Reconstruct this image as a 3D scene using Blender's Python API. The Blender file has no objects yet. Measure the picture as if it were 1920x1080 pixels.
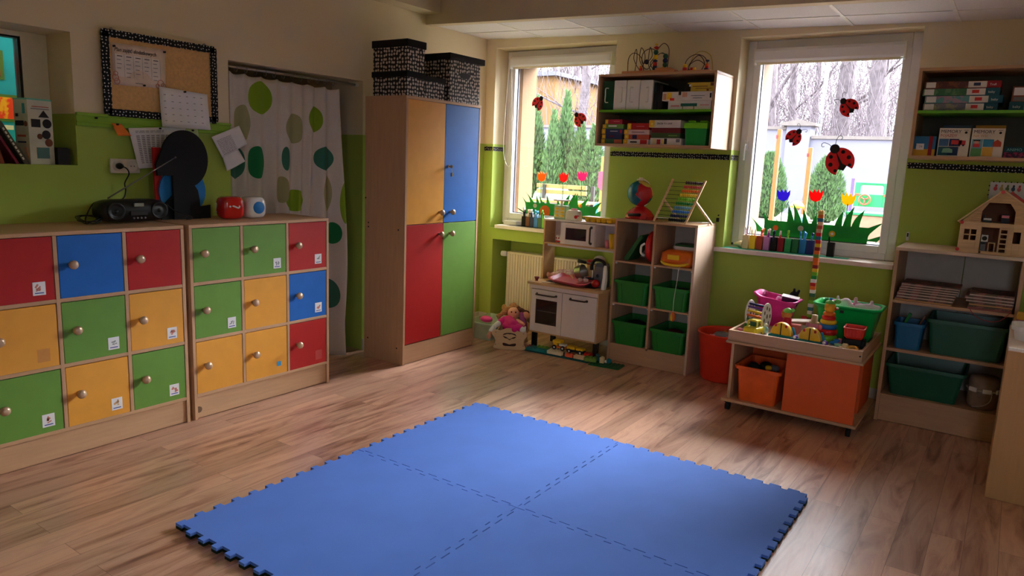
import bpy, bmesh, math, random
from mathutils import Vector, Matrix
random.seed(7)
SC = bpy.context.scene
COL = SC.collection
PI = math.pi

# ---------------------------------------------------------------- camera
cam_d = bpy.data.cameras.new('camera'); cam = bpy.data.objects.new('camera', cam_d); COL.objects.link(cam)
FPX, YAW, PITCH, ROLL = 1356.7, math.radians(34.507), math.radians(9.858), math.radians(2.386)
cam_d.sensor_width = 36.0; cam_d.lens = 36.0 * FPX / 1920.0; cam_d.clip_start = 0.05; cam_d.clip_end = 200
_f = Vector((-math.sin(YAW)*math.cos(PITCH), math.cos(YAW)*math.cos(PITCH), -math.sin(PITCH)))
_r = Vector((math.cos(YAW), math.sin(YAW), 0)); _u = _r.cross(_f)
_r2 = _r*math.cos(ROLL) + _u*math.sin(ROLL); _u2 = -_r*math.sin(ROLL) + _u*math.cos(ROLL)
cam.matrix_world = Matrix(((_r2.x, _u2.x, -_f.x, 0), (_r2.y, _u2.y, -_f.y, 0), (_r2.z, _u2.z, -_f.z, 1.5), (0, 0, 0, 1)))
SC.camera = cam

# ---------------------------------------------------------------- world, exposure
SKY = 13.5
w = bpy.data.worlds.new('overcast_sky'); SC.world = w; w.use_nodes = True
nt = w.node_tree; nt.nodes.clear()
wo = nt.nodes.new('ShaderNodeOutputWorld'); bg = nt.nodes.new('ShaderNodeBackground')
tc = nt.nodes.new('ShaderNodeTexCoord'); sx = nt.nodes.new('ShaderNodeSeparateXYZ'); rp = nt.nodes.new('ShaderNodeValToRGB')
nt.links.new(tc.outputs['Generated'], sx.inputs[0]); nt.links.new(sx.outputs['Z'], rp.inputs[0])
rp.color_ramp.elements[0].position = 0.0; rp.color_ramp.elements[0].color = (0.20, 0.19, 0.17, 1)
rp.color_ramp.elements[1].position = 0.04; rp.color_ramp.elements[1].color = (0.72, 0.78, 0.95, 1)
e = rp.color_ramp.elements.new(0.6); e.color = (1.0, 1.0, 1.05, 1)
nt.links.new(rp.outputs[0], bg.inputs[0]); bg.inputs[1].default_value = SKY
nt.links.new(bg.outputs[0], wo.inputs[0])
vs = SC.view_settings
SC.display_settings.display_device = 'sRGB'
vs.view_transform = 'Standard'; vs.look = 'None'; vs.gamma = 1.0; vs.use_curve_mapping = False
vs.exposure = 0.14
SC.cycles.max_bounces = 10; SC.cycles.diffuse_bounces = 7; SC.cycles.transparent_max_bounces = 12
SC.cycles.sample_clamp_indirect = 6.0
SC.cycles.use_denoising = True

sd = bpy.data.lights.new('veiled_sun', 'SUN'); sd.energy = 66.0; sd.angle = math.radians(60); sd.color = (0.97, 0.97, 1.0)
so_ = bpy.data.objects.new('veiled_sun', sd); COL.objects.link(so_)
so_.rotation_euler = Vector((0.44, 0.62, 0.64)).to_track_quat('Z', 'Y').to_euler()

def portal(name, loc, rot, sx_, sy_):
    d = bpy.data.lights.new(name, 'AREA'); d.shape = 'RECTANGLE'; d.size = sx_; d.size_y = sy_
    d.cycles.is_portal = True
    o = bpy.data.objects.new(name, d); COL.objects.link(o); o.location = loc; o.rotation_euler = rot
H90 = PI/2
for px in (-3.41, -1.21, 1.79):
    portal('daylight_portal', (px, 5.70, 1.67), (-H90, 0, 0), 1.0, 1.36)
portal('daylight_portal', (3.42, 0.52, 1.6), (0, H90, 0), 1.65, .62)  # portal of the added right-wall window, there to brighten the room
portal('daylight_portal', (0.8, -2.62, 1.6), (H90, 0, 0), .85, 1.6)  # portal of the added rear window, there to light the window wall

# ---------------------------------------------------------------- materials
def lin(c):
    return tuple(((v/255)/12.92 if v/255 <= 0.04045 else ((v/255+0.055)/1.055)**2.4) for v in c) + (1,)
MATS = {}
def mat(name, rgb, rough=0.5, kind='plain', metal=0.0, var=0.08, scale=12.0, spec=0.4, bump=0.0, coat=0.0, rgb2=None):
    if name in MATS: return MATS[name]
    m = bpy.data.materials.new(name); m.use_nodes = True; t = m.node_tree; b = t.nodes['Principled BSDF']
    b.inputs['Roughness'].default_value = rough; b.inputs['Metallic'].default_value = metal
    b.inputs['Specular IOR Level'].default_value = spec
    if coat: b.inputs['Coat Weight'].default_value = coat; b.inputs['Coat Roughness'].default_value = 0.1
    tcn = t.nodes.new('ShaderNodeTexCoord'); mp = t.nodes.new('ShaderNodeMapping'); t.links.new(tcn.outputs['Object'], mp.inputs[0])
    c = lin(rgb)
    if kind in ('plain', 'fabric', 'woodz', 'woodx', 'woody'):
        n = t.nodes.new('ShaderNodeTexNoise'); n.inputs['Scale'].default_value = scale; n.inputs['Detail'].default_value = 4
        if kind == 'woodz': mp.inputs['Scale'].default_value = (6, 6, 0.5)
        if kind == 'woodx': mp.inputs['Scale'].default_value = (0.5, 6, 6)
        if kind == 'woody': mp.inputs['Scale'].default_value = (6, 0.5, 6)
        if kind == 'fabric': n.inputs['Scale'].default_value = 180
        t.links.new(mp.outputs[0], n.inputs[0])
        r = t.nodes.new('ShaderNodeValToRGB')
        k1 = 1-var*1.6; k2 = 1+var
        r.color_ramp.elements[0].position = 0.3; r.color_ramp.elements[0].color = (c[0]*k1, c[1]*k1, c[2]*k1, 1)
        r.color_ramp.elements[1].position = 0.7; r.color_ramp.elements[1].color = (min(1, c[0]*k2), min(1, c[1]*k2), min(1, c[2]*k2), 1)
        t.links.new(n.outputs[0], r.inputs[0]); t.links.new(r.outputs[0], b.inputs['Base Color'])
        if bump or kind == 'fabric':
            bp = t.nodes.new('ShaderNodeBump'); bp.inputs['Strength'].default_value = bump or 0.3; bp.inputs['Distance'].default_value = 0.002
            t.links.new(n.outputs[0], bp.inputs['Height']); t.links.new(bp.outputs[0], b.inputs['Normal'])
    elif kind == 'dots':      # scattered pale blotches on a dark ground, printed on upright faces
        v = t.nodes.new('ShaderNodeTexVoronoi'); v.inputs['Scale'].default_value = scale; v.voronoi_dimensions = '2D'
        v.inputs['Randomness'].default_value = 0.45
        s3 = t.nodes.new('ShaderNodeSeparateXYZ'); t.links.new(mp.outputs[0], s3.inputs[0]); a3 = t.nodes.new('ShaderNodeMath'); t.links.new(s3.outputs[0], a3.inputs[0]); t.links.new(s3.outputs[1], a3.inputs[1])
        c3 = t.nodes.new('ShaderNodeCombineXYZ'); t.links.new(a3.outputs[0], c3.inputs[0]); t.links.new(s3.outputs[2], c3.inputs[1]); t.links.new(c3.outputs[0], v.inputs[0])
        r = t.nodes.new('ShaderNodeValToRGB'); c2 = lin(rgb2)
        r.color_ramp.elements[0].position = var; r.color_ramp.elements[0].color = c2
        r.color_ramp.elements[1].position = var+0.08; r.color_ramp.elements[1].color = c
        t.links.new(v.outputs['Distance'], r.inputs[0]); t.links.new(r.outputs[0], b.inputs['Base Color'])
    elif kind == 'patch':     # printed mottled picture
        v = t.nodes.new('ShaderNodeTexNoise'); v.inputs['Scale'].default_value = scale; t.links.new(mp.outputs[0], v.inputs[0])
        r = t.nodes.new('ShaderNodeValToRGB'); c2 = lin(rgb2)
        r.color_ramp.elements[0].position = 0.45; r.color_ramp.elements[0].color = c2
        r.color_ramp.elements[1].position = 0.52; r.color_ramp.elements[1].color = c
        t.links.new(v.outputs[0], r.inputs[0]); t.links.new(r.outputs[0], b.inputs['Base Color'])
    MATS[name] = m
    return m

def wall_paint():
    m = bpy.data.materials.new('two_tone_wall_paint'); m.use_nodes = True; t = m.node_tree; b = t.nodes['Principled BSDF']
    g = t.nodes.new('ShaderNodeNewGeometry'); s = t.nodes.new('ShaderNodeSeparateXYZ'); t.links.new(g.outputs['Position'], s.inputs[0])
    gt = t.nodes.new('ShaderNodeMath'); gt.operation = 'GREATER_THAN'; gt.inputs[1].default_value = 1.655; t.links.new(s.outputs['Z'], gt.inputs[0])
    mx = t.nodes.new('ShaderNodeMix'); mx.data_type = 'RGBA'; t.links.new(gt.outputs[0], mx.inputs[0])
    mx.inputs[6].default_value = lin((164, 186, 82)); mx.inputs[7].default_value = lin((224, 209, 176))
    n = t.nodes.new('ShaderNodeTexNoise'); n.inputs['Scale'].default_value = 2.5; n.inputs['Detail'].default_value = 5; t.links.new(g.outputs['Position'], n.inputs[0])
    h = t.nodes.new('ShaderNodeHueSaturation'); t.links.new(mx.outputs[2], h.inputs['Color'])
    mr = t.nodes.new('ShaderNodeMapRange'); mr.inputs[3].default_value = 0.95; mr.inputs[4].default_value = 1.05; t.links.new(n.outputs[0], mr.inputs[0]); t.links.new(mr.outputs[0], h.inputs['Value'])
    t.links.new(h.outputs[0], b.inputs['Base Color']); b.inputs['Roughness'].default_value = 0.75; b.inputs['Specular IOR Level'].default_value = 0.25
    n2 = t.nodes.new('ShaderNodeTexNoise'); n2.inputs['Scale'].default_value = 220; t.links.new(g.outputs['Position'], n2.inputs[0])
    bp = t.nodes.new('ShaderNodeBump'); bp.inputs['Strength'].default_value = 0.15; bp.inputs['Distance'].default_value = 0.001
    t.links.new(n2.outputs[0], bp.inputs['Height']); t.links.new(bp.outputs[0], b.inputs['Normal'])
    return m
PAINT = wall_paint()

def floor_mat():
    m = bpy.data.materials.new('laminate_planks'); m.use_nodes = True; t = m.node_tree; b = t.nodes['Principled BSDF']
    g = t.nodes.new('ShaderNodeNewGeometry'); s = t.nodes.new('ShaderNodeSeparateXYZ'); t.links.new(g.outputs['Position'], s.inputs[0])
    c = t.nodes.new('ShaderNodeCombineXYZ'); t.links.new(s.outputs['Y'], c.inputs[0]); t.links.new(s.outputs['X'], c.inputs[1])
    br = t.nodes.new('ShaderNodeTexBrick'); br.offset = 0.37; br.offset_frequency = 2
    br.inputs['Scale'].default_value = 1; br.inputs['Brick Width'].default_value = 1.15; br.inputs['Row Height'].default_value = 0.122
    br.inputs['Mortar Size'].default_value = 0.0008; br.inputs['Mortar Smooth'].default_value = 0.2
    br.inputs['Color1'].default_value = (0, 0, 0, 1); br.inputs['Color2'].default_value = (1, 1, 1, 1); br.inputs['Mortar'].default_value = (0.35, 0.35, 0.35, 1)
    t.links.new(c.outputs[0], br.inputs[0])
    # per-plank offset of the grain
    ad = t.nodes.new('ShaderNodeVectorMath'); ad.operation = 'MULTIPLY_ADD'
    t.links.new(br.outputs['Color'], ad.inputs[0]); ad.inputs[1].default_value = (13, 29, 7); t.links.new(c.outputs[0], ad.inputs[2])
    mp = t.nodes.new('ShaderNodeMapping'); mp.inputs['Scale'].default_value = (0.85, 6.5, 1); t.links.new(ad.outputs[0], mp.inputs[0])
    n = t.nodes.new('ShaderNodeTexNoise'); n.inputs['Scale'].default_value = 1.6; n.inputs['Detail'].default_value = 7; n.inputs['Distortion'].default_value = 1.3; n.inputs['Roughness'].default_value = 0.6
    t.links.new(mp.outputs[0], n.inputs[0])
    r = t.nodes.new('ShaderNodeValToRGB'); cr = r.color_ramp
    cr.elements[0].position = 0.27; cr.elements[0].color = lin((112, 70, 58))
    cr.elements[1].position = 0.8; cr.elements[1].color = lin((230, 192, 164))
    for p, cc in ((0.35, (150, 100, 80)), (0.43, (184, 136, 112)), (0.55, (208, 162, 136)), (0.66, (196, 148, 126))):
        e = cr.elements.new(p); e.color = lin(cc)
    t.links.new(n.outputs[0], r.inputs[0])
    h = t.nodes.new('ShaderNodeHueSaturation'); t.links.new(r.outputs[0], h.inputs['Color'])
    mr = t.nodes.new('ShaderNodeMapRange'); mr.inputs[3].default_value = 0.78; mr.inputs[4].default_value = 1.08
    t.links.new(br.outputs['Color'], mr.inputs[0]); t.links.new(mr.outputs[0], h.inputs['Value'])
    mx = t.nodes.new('ShaderNodeMix'); mx.data_type = 'RGBA'; t.links.new(br.outputs['Fac'], mx.inputs[0]); t.links.new(h.outputs[0], mx.inputs[6]); mx.inputs[7].default_value = lin((95, 68, 52))
    t.links.new(mx.outputs[2], b.inputs['Base Color'])
    b.inputs['Roughness'].default_value = 0.34; b.inputs['Specular IOR Level'].default_value = 0.6; b.inputs['Coat Weight'].default_value = 0.5; b.inputs['Coat Roughness'].default_value = 0.22
    bp = t.nodes.new('ShaderNodeBump'); bp.inputs['Strength'].default_value = 0.12; bp.inputs['Distance'].default_value = 0.002
    t.links.new(n.outputs[0], bp.inputs['Height']); t.links.new(bp.outputs[0], b.inputs['Normal'])
    return m

def glass_mat():
    m = bpy.data.materials.new('window_glass'); m.use_nodes = True; t = m.node_tree; t.nodes.remove(t.nodes['Principled BSDF'])
    o = t.nodes['Material Output']; tr = t.nodes.new('ShaderNodeBsdfTransparent'); gl = t.nodes.new('ShaderNodeBsdfGlossy'); gl.inputs['Roughness'].default_value = 0.02
    fr = t.nodes.new('ShaderNodeFresnel'); fr.inputs[0].default_value = 1.35; mx = t.nodes.new('ShaderNodeMixShader')
    tr.inputs[0].default_value = (0.97, 0.985, 0.98, 1)
    t.links.new(fr.outputs[0], mx.inputs[0]); t.links.new(tr.outputs[0], mx.inputs[1]); t.links.new(gl.outputs[0], mx.inputs[2]); t.links.new(mx.outputs[0], o.inputs[0])
    return m
GLASS = glass_mat()
def clear_plastic():
    m = bpy.data.materials.new('clear_plastic'); m.use_nodes = True; t = m.node_tree; b = t.nodes['Principled BSDF']; o = t.nodes['Material Output']
    b.inputs['Base Color'].default_value = lin((215, 225, 222)); b.inputs['Roughness'].default_value = 0.15
    tr = t.nodes.new('ShaderNodeBsdfTransparent'); mx = t.nodes.new('ShaderNodeMixShader'); mx.inputs[0].default_value = 0.35
    t.links.new(tr.outputs[0], mx.inputs[1]); t.links.new(b.outputs[0], mx.inputs[2]); t.links.new(mx.outputs[0], o.inputs[0])
    return m
CLEAR = clear_plastic()

LAM = mat('beech_laminate', (194, 154, 118), 0.45, 'woodz', var=0.05, scale=9)
LAMX = mat('beech_laminate_long', (194, 154, 118), 0.45, 'woodx', var=0.05, scale=9)
LAMY = mat('beech_laminate_along', (194, 154, 118), 0.45, 'woody', var=0.05, scale=9)
BACK = mat('pale_back_panel', (205, 196, 186), 0.6, var=0.03)
PINE = mat('pale_toy_wood', (222, 188, 142), 0.5, 'woodx', var=0.07, scale=14)
RED = mat('red_laminate', (176, 28, 28), 0.42, var=0.03)
BLUE = mat('blue_laminate', (22, 100, 186), 0.42, var=0.03)
GREEN = mat('green_laminate', (104, 148, 62), 0.42, var=0.03)
ORANGE = mat('amber_laminate', (226, 158, 60), 0.42, var=0.03)
TANGER = mat('tangerine_laminate', (226, 92, 34), 0.42, var=0.03)
WHITE = mat('white_plastic', (236, 234, 230), 0.4, var=0.02)
CREAM = mat('cream_enamel', (232, 224, 204), 0.45, var=0.03)
PAPER = mat('white_paper', (232, 230, 232), 0.8, var=0.03)
BLACK = mat('black_plastic', (16, 16, 18), 0.4, var=0.1)
BLACKP = mat('black_card', (14, 14, 15), 0.85, var=0.1)
DARK = mat('dark_rubber', (24, 24, 26), 0.7, var=0.1)
STEEL = mat('brushed_steel', (150, 145, 140), 0.3, metal=0.9, var=0.04)
INK = mat('grey_ink', (118, 114, 116), 0.8, var=0.1)
DINK = mat('dark_ink', (40, 36, 38), 0.8, var=0.1)
KNOB = mat('satin_brass_knob', (196, 166, 138), 0.34, metal=0.45, var=0.03)
BGRN = mat('bin_green', (20, 128, 40), 0.35, var=0.05, spec=0.5)
DGRN = mat('bin_deep_green', (10, 88, 62), 0.35, var=0.05, spec=0.5)
BRED = mat('toy_red', (206, 30, 30), 0.3, var=0.04, spec=0.5)
BYEL = mat('toy_yellow', (240, 196, 40), 0.32, var=0.04, spec=0.5)
BBLU = mat('toy_blue', (30, 120, 200), 0.32, var=0.04, spec=0.5)
BORG = mat('toy_orange', (236, 112, 28), 0.32, var=0.04, spec=0.5)
BPNK = mat('toy_pink', (226, 60, 150), 0.32, var=0.04, spec=0.5)
BLIM = mat('toy_lime', (120, 200, 40), 0.32, var=0.04, spec=0.5)
BTEA = mat('toy_teal', (20, 130, 130), 0.32, var=0.04, spec=0.5)
BPUR = mat('toy_purple', (100, 60, 170), 0.35, var=0.04)
BGR2 = mat('toy_green', (24, 140, 60), 0.35, var=0.04)
SKIN = mat('doll_skin', (226, 160, 134), 0.45, var=0.03)
PINKP = mat('soft_pink', (232, 140, 160), 0.5, var=0.05)
BEIGE = mat('beige_plastic', (226, 206, 160), 0.4, var=0.04)
NAVY = mat('navy', (22, 34, 84), 0.45, var=0.05)
LILAC = mat('lilac', (196, 130, 190), 0.5, var=0.04)
BROWN = mat('brown_paint', (110, 62, 40), 0.5, var=0.06)
GREYP = mat('grey_plastic', (110, 110, 116), 0.4, var=0.05)

# ---------------------------------------------------------------- geometry helpers
def ax3(axis, a, b, h):
    """in-plane a,b and height h along axis"""
    return {'z': (a, b, h), 'x': (h, a, b), 'y': (a, h, b)}[axis]
class MB:
    def __init__(s): s.v = []; s.f = []; s.fm = []; s.sm = []; s.mats = []
    def mi(s, m):
        if m not in s.mats: s.mats.append(m)
        return s.mats.index(m)
    def add(s, vs_, fs, m, smooth=False):
        k = len(s.v); i = s.mi(m); s.v += [tuple(p) for p in vs_]
        for f in fs: s.f.append([a+k for a in f]); s.fm.append(i); s.sm.append(smooth)
        return s
    def box(s, x0, x1, y0, y1, z0, z1, m):
        vs_ = [(x, y, z) for z in (z0, z1) for y in (y0, y1) for x in (x0, x1)]
        return s.add(vs_, [(0, 2, 3, 1), (4, 5, 7, 6), (0, 1, 5, 4), (2, 6, 7, 3), (0, 4, 6, 2), (1, 3, 7, 5)], m)
    def obox(s, c, size, rot, m):
        """box centred on c, rotated by euler"""
        R = (Matrix.Rotation(rot[2], 3, 'Z') @ Matrix.Rotation(rot[1], 3, 'Y') @ Matrix.Rotation(rot[0], 3, 'X'))
        c = Vector(c); vs_ = [c + R @ Vector((x*size[0]/2, y*size[1]/2, z*size[2]/2)) for z in (-1, 1) for y in (-1, 1) for x in (-1, 1)]
        return s.add(vs_, [(0, 2, 3, 1), (4, 5, 7, 6), (0, 1, 5, 4), (2, 6, 7, 3), (0, 4, 6, 2), (1, 3, 7, 5)], m)
    def quad(s, a, b, c, d, m): return s.add([a, b, c, d], [(0, 1, 2, 3)], m)
    def prism(s, pts, axis, h0, h1, m, smooth=False, m2=None):
        n = len(pts); vs_ = [ax3(axis, a, b, h0) for a, b in pts] + [ax3(axis, a, b, h1) for a, b in pts]
        area = sum(pts[i][0]*pts[(i+1) % n][1]-pts[(i+1) % n][0]*pts[i][1] for i in range(n))
        flip = (area < 0) != (axis == 'y') 
        if h1 < h0: flip = not flip
        lo = list(range(n))[::-1]; hi = list(range(n, 2*n)); sd = [(i, (i+1) % n, n+(i+1) % n, n+i) for i in range(n)]
        if flip: lo = lo[::-1]; hi = hi[::-1]; sd = [q[::-1] for q in sd]
        s.add(vs_, [lo, hi], m); k = len(s.v)-2*n; i = s.mi(m2 or m)
        for q in sd: s.f.append([a+k for a in q]); s.fm.append(i); s.sm.append(smooth)
        return s
    def cyl(s, p0, p1, r0, m, r1=None, n=16, cap=True):
        r1 = r0 if r1 is None else r1
        p0 = Vector(p0); p1 = Vector(p1); d = (p1-p0).normalized(); a = d.orthogonal().normalized(); b = d.cross(a)
        vs_ = []
        for p, r in ((p0, r0), (p1, r1)):
            for i in range(n): t = 2*PI*i/n; vs_.append(p + a*math.cos(t)*r + b*math.sin(t)*r)
        s.add(vs_, [(i, (i+1) % n, n+(i+1) % n, n+i) for i in range(n)], m, True)
        if cap:
            k = len(s.v)-2*n; i = s.mi(m)
            s.f.append([k+j for j in range(n)][::-1]); s.fm.append(i); s.sm.append(False)
            s.f.append([k+n+j for j in range(n)]); s.fm.append(i); s.sm.append(False)
        return s
    def tube(s, pts, r, m, n=8, closed=False, rad=None):
        pts = [Vector(p) for p in pts]; L = len(pts); rings = []; prev = None
        for i, p in enumerate(pts):
            if closed: d = (pts[(i+1) % L]-pts[i-1])
            else: d = pts[min(i+1, L-1)]-pts[max(i-1, 0)]
            d = d.normalized() if d.length > 1e-9 else Vector((0, 0, 1))
            a = d.orthogonal().normalized() if prev is None else (prev - d*prev.dot(d))
            a = a.normalized() if a.length > 1e-6 else d.orthogonal().normalized()
            prev = a; b = d.cross(a); rr = rad[i] if rad else r
            rings.append([p + a*math.cos(2*PI*j/n)*rr + b*math.sin(2*PI*j/n)*rr for j in range(n)])
        vs_ = [q for R in rings for q in R]; fs = []
        for i in range(L if closed else L-1):
            k = (i+1) % L
            for j in range(n): fs.append((i*n+j, i*n+(j+1) % n, k*n+(j+1) % n, k*n+j))
        s.add(vs_, fs, m, True)
        if not closed:
            k = len(s.v)-len(vs_); mm = s.mi(m)
            s.f.append([k+j for j in range(n)][::-1]); s.fm.append(mm); s.sm.append(False)
            s.f.append([k+(L-1)*n+j for j in range(n)]); s.fm.append(mm); s.sm.append(False)
        return s
    def lathe(s, prof, c, m, axis='z', n=24, sx=1.0, sy=1.0, smooth=True):
        """prof = [(radius, height)]; c = centre of the foot"""
        vs_ = []; fs = []
        for r, h in prof:
            for j in range(n):
                t = 2*PI*j/n; q = ax3(axis, math.cos(t)*r*sx, math.sin(t)*r*sy, h); vs_.append((c[0]+q[0], c[1]+q[1], c[2]+q[2]))
        for i in range(len(prof)-1):
            for j in range(n):
                q = (i*n+j, i*n+(j+1) % n, (i+1)*n+(j+1) % n, (i+1)*n+j); fs.append(q if axis != 'y' else q[::-1])
        k0 = len(s.v); s.add(vs_, fs, m, smooth); mm = s.mi(m)
        if prof[0][0] > 1e-5: s.f.append([k0+j for j in range(n)][::-1]); s.fm.append(mm); s.sm.append(False)
        if prof[-1][0] > 1e-5: s.f.append([k0+(len(prof)-1)*n+j for j in range(n)]); s.fm.append(mm); s.sm.append(False)
        return s
    def sph(s, c, r, m, n=16, k=10):
        r = (r, r, r) if not isinstance(r, (tuple, list)) else r
        vs_ = []; fs = []
        for i in range(1, k):
            p = PI*i/k
            for j in range(n): t = 2*PI*j/n; vs_.append((c[0]+r[0]*math.sin(p)*math.cos(t), c[1]+r[1]*math.sin(p)*math.sin(t), c[2]+r[2]*math.cos(p)))
        a = len(vs_); vs_ += [(c[0], c[1], c[2]+r[2]), (c[0], c[1], c[2]-r[2])]
        for i in range(k-2):
            for j in range(n): fs.append((i*n+j, (i+1)*n+j, (i+1)*n+(j+1) % n, i*n+(j+1) % n))
        for j in range(n): fs.append((a, j, (j+1) % n)); fs.append((a+1, (k-2)*n+(j+1) % n, (k-2)*n+j))
        return s.add(vs_, fs, m, True)
    def loft(s, rings, m, cap0=True, cap1=False, smooth=False):
        n = len(rings[0]); vs_ = [p for R in rings for p in R]; fs = []
        for i in range(len(rings)-1):
            for j in range(n): fs.append((i*n+j, i*n+(j+1) % n, (i+1)*n+(j+1) % n, (i+1)*n+j))
        k0 = len(s.v); s.add(vs_, fs, m, smooth); mm = s.mi(m)
        if cap0: s.f.append([k0+j for j in range(n)][::-1]); s.fm.append(mm); s.sm.append(False)
        if cap1: s.f.append([k0+(len(rings)-1)*n+j for j in range(n)]); s.fm.append(mm); s.sm.append(False)
        return s
    def xform(s, M, k0=0):
        for i in range(k0, len(s.v)): s.v[i] = tuple(M @ Vector(s.v[i]))
        return s
    def obj(s, name, parent=None, bevel=0.0, local=False, at=None, seg=2, clean=False, smooth_all=None):
        off = Vector((0, 0, 0))
        if parent is not None and not local:
            q = parent
            while q is not None: off += q.location; q = q.parent
        if parent is None:
            if at is None and s.v:
                xs = [p[0] for p in s.v]; ys = [p[1] for p in s.v]; at = ((min(xs)+max(xs))/2, (min(ys)+max(ys))/2, min(p[2] for p in s.v))
            off = Vector(at)
        me = bpy.data.meshes.new(name); me.from_pydata([(p[0]-off.x, p[1]-off.y, p[2]-off.z) for p in s.v], [], s.f)
        for m in s.mats: me.materials.append(m)
        me.polygons.foreach_set('material_index', s.fm); me.polygons.foreach_set('use_smooth', s.sm); me.update()
        o = bpy.data.objects.new(name, me); COL.objects.link(o)
        if parent is None: o.location = off
        else: o.parent = parent
        if bevel:
            b = o.modifiers.new('soft_edges', 'BEVEL'); b.width = bevel; b.segments = seg; b.limit_method = 'ANGLE'; b.angle_limit = math.radians(40)
        return o

def rring(cx, cy, hx, hy, r, z, k=4):
    pts = []
    for qx, qy, a0 in ((1, 1, 0), (-1, 1, 90), (-1, -1, 180), (1, -1, 270)):
        for i in range(k+1):
            a = math.radians(a0+90*i/k); pts.append((cx+qx*(hx-r)+math.cos(a)*r, cy+qy*(hy-r)+math.sin(a)*r, z))
    return pts
def thing(name, label, cat, loc=(0, 0, 0), group=None, rz=0.0):
    o = bpy.data.objects.new(name, None); COL.objects.link(o); o.location = loc; o.rotation_euler = (0, 0, rz); o.empty_display_size = 0.1
    return T(o, label, cat, group)
def T(o, label=None, cat=None, group=None, kind=None):
    if label: o['label'] = label
    if cat: o['category'] = cat
    if group: o['group'] = group
    if kind: o['kind'] = kind
    return o
def S(mb, name, bevel=0.0, parent=None):
    o = mb.obj(name, parent, bevel); 
    if parent is None: o['kind'] = 'structure'
    return o
def dup(src, loc=None, label=None, rot=None, scale=None, parent=None):
    """copy a thing with its parts and sub-parts"""
    c = src.copy(); COL.objects.link(c)
    if parent is not None: c.parent = parent
    if loc is not None: c.location = loc
    if rot is not None: c.rotation_euler = rot
    if scale is not None: c.scale = scale
    if label: c['label'] = label
    for ch in list(src.children): dup(ch, parent=c)
    return c
def text(s_, size, loc, facing, m, parent, name='lettering', world=True, rot=None, ex=0.0006, align='LEFT', shear=0.0, sx_=1.0):
    cu = bpy.data.curves.new(name, 'FONT'); cu.body = s_; cu.size = size; cu.extrude = ex; cu.align_x = align; cu.shear = shear; cu.resolution_u = 2
    tmp = bpy.data.objects.new('tmp', cu); COL.objects.link(tmp)
    me = bpy.data.meshes.new_from_object(tmp.evaluated_get(bpy.context.evaluated_depsgraph_get()))
    bpy.data.objects.remove(tmp); bpy.data.curves.remove(cu)
    R = {'-y': Matrix.Rotation(H90, 4, 'X'), '+x': Matrix.Rotation(H90, 4, 'Z') @ Matrix.Rotation(H90, 4, 'X')}[facing]
    if rot: R = {'-y': Matrix.Rotation(rot, 4, 'Y'), '+x': Matrix.Rotation(rot, 4, 'X')}[facing] @ R
    off = Vector(loc)
    if parent is not None and world:
        q = parent
        while q is not None: off = off - q.location; q = q.parent
    me.transform(Matrix.Translation(off) @ R @ Matrix.Scale(sx_, 4, (1, 0, 0)))
    me.materials.clear(); me.materials.append(m); me.name = name
    o = bpy.data.objects.new(name, me); COL.objects.link(o)
    if parent is not None: o.parent = parent
    return o
def smooth_path(pts, k=6, closed=False):
    P = [Vector(p) for p in pts]; out = []; n = len(P)
    rng = range(n if closed else n-1)
    for i in rng:
        if closed: a, b, c, d = P[i-1], P[i], P[(i+1) % n], P[(i+2) % n]
        else: a, b, c, d = P[max(i-1, 0)], P[i], P[i+1], P[min(i+2, n-1)]
        for j in range(k):
            t = j/k; out.append(0.5*((2*b)+(c-a)*t+(2*a-5*b+4*c-d)*t*t+(3*b-a-3*c+d)*t**3))
    if not closed: out.append(P[-1])
    return out
def blob(name, prims, m, parent=None, voxel=0.004, local=False, sm=6, at=None):
    """one continuous soft body from overlapping balls and tapering limbs"""
    mb = MB()
    for p in prims:
        if len(p) == 2: mb.sph(p[0], p[1], m, 14, 9)
        else:
            a, b, r0, r1 = p; mb.cyl(a, b, r0, m, r1, 12); mb.sph(a, r0, m, 12, 8); mb.sph(b, r1, m, 12, 8)
    o = mb.obj(name, parent, local=local, at=at)
    r = o.modifiers.new('one_skin', 'REMESH'); r.mode = 'VOXEL'; r.voxel_size = voxel; r.use_smooth_shade = True
    q = o.modifiers.new('relax', 'SMOOTH'); q.iterations = sm; q.factor = 0.5
    return o

# ================================================================= THE ROOM
XL, YW, XR, YB = -4.08, 5.39, 3.3, -2.5
TILT = -0.028
def zc(x): return 2.455 + TILT*(x+0.1)
b = MB(); b.box(XL-0.5, XR+0.2, YB-0.2, YW+0.35, -0.06, 0, floor_mat()); S(b, 'floor')

ZT = 3.02
# left wall with the high window recess and the curtained doorway
b = MB()
b.box(-4.42, XL, YB, 1.86, 0, 1.39, PAINT); b.box(-4.42, XL, YB, 1.86, 2.062, ZT, PAINT); b.box(-4.42, XL, YB, 0.70, 1.39, 2.062, PAINT)
b.box(-4.42, XL, 1.86, 2.765, 0, ZT, PAINT); b.box(-4.42, XL, 2.765, 3.885, 2.045, ZT, PAINT); b.box(-4.42, XL, 3.885, 5.72, 0, ZT, PAINT)
S(b, 'wall_left')
b = MB(); b.box(-4.50, -4.42, 2.7, 3.95, 0, 2.12, mat('dull_door_paint', (150, 128, 96), 0.6)); b.box(-4.42, -4.415, 2.90, 3.72, 0.02, 1.98, mat('dull_door_leaf', (128, 106, 78), 0.6)); S(b, 'door_1')
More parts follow.
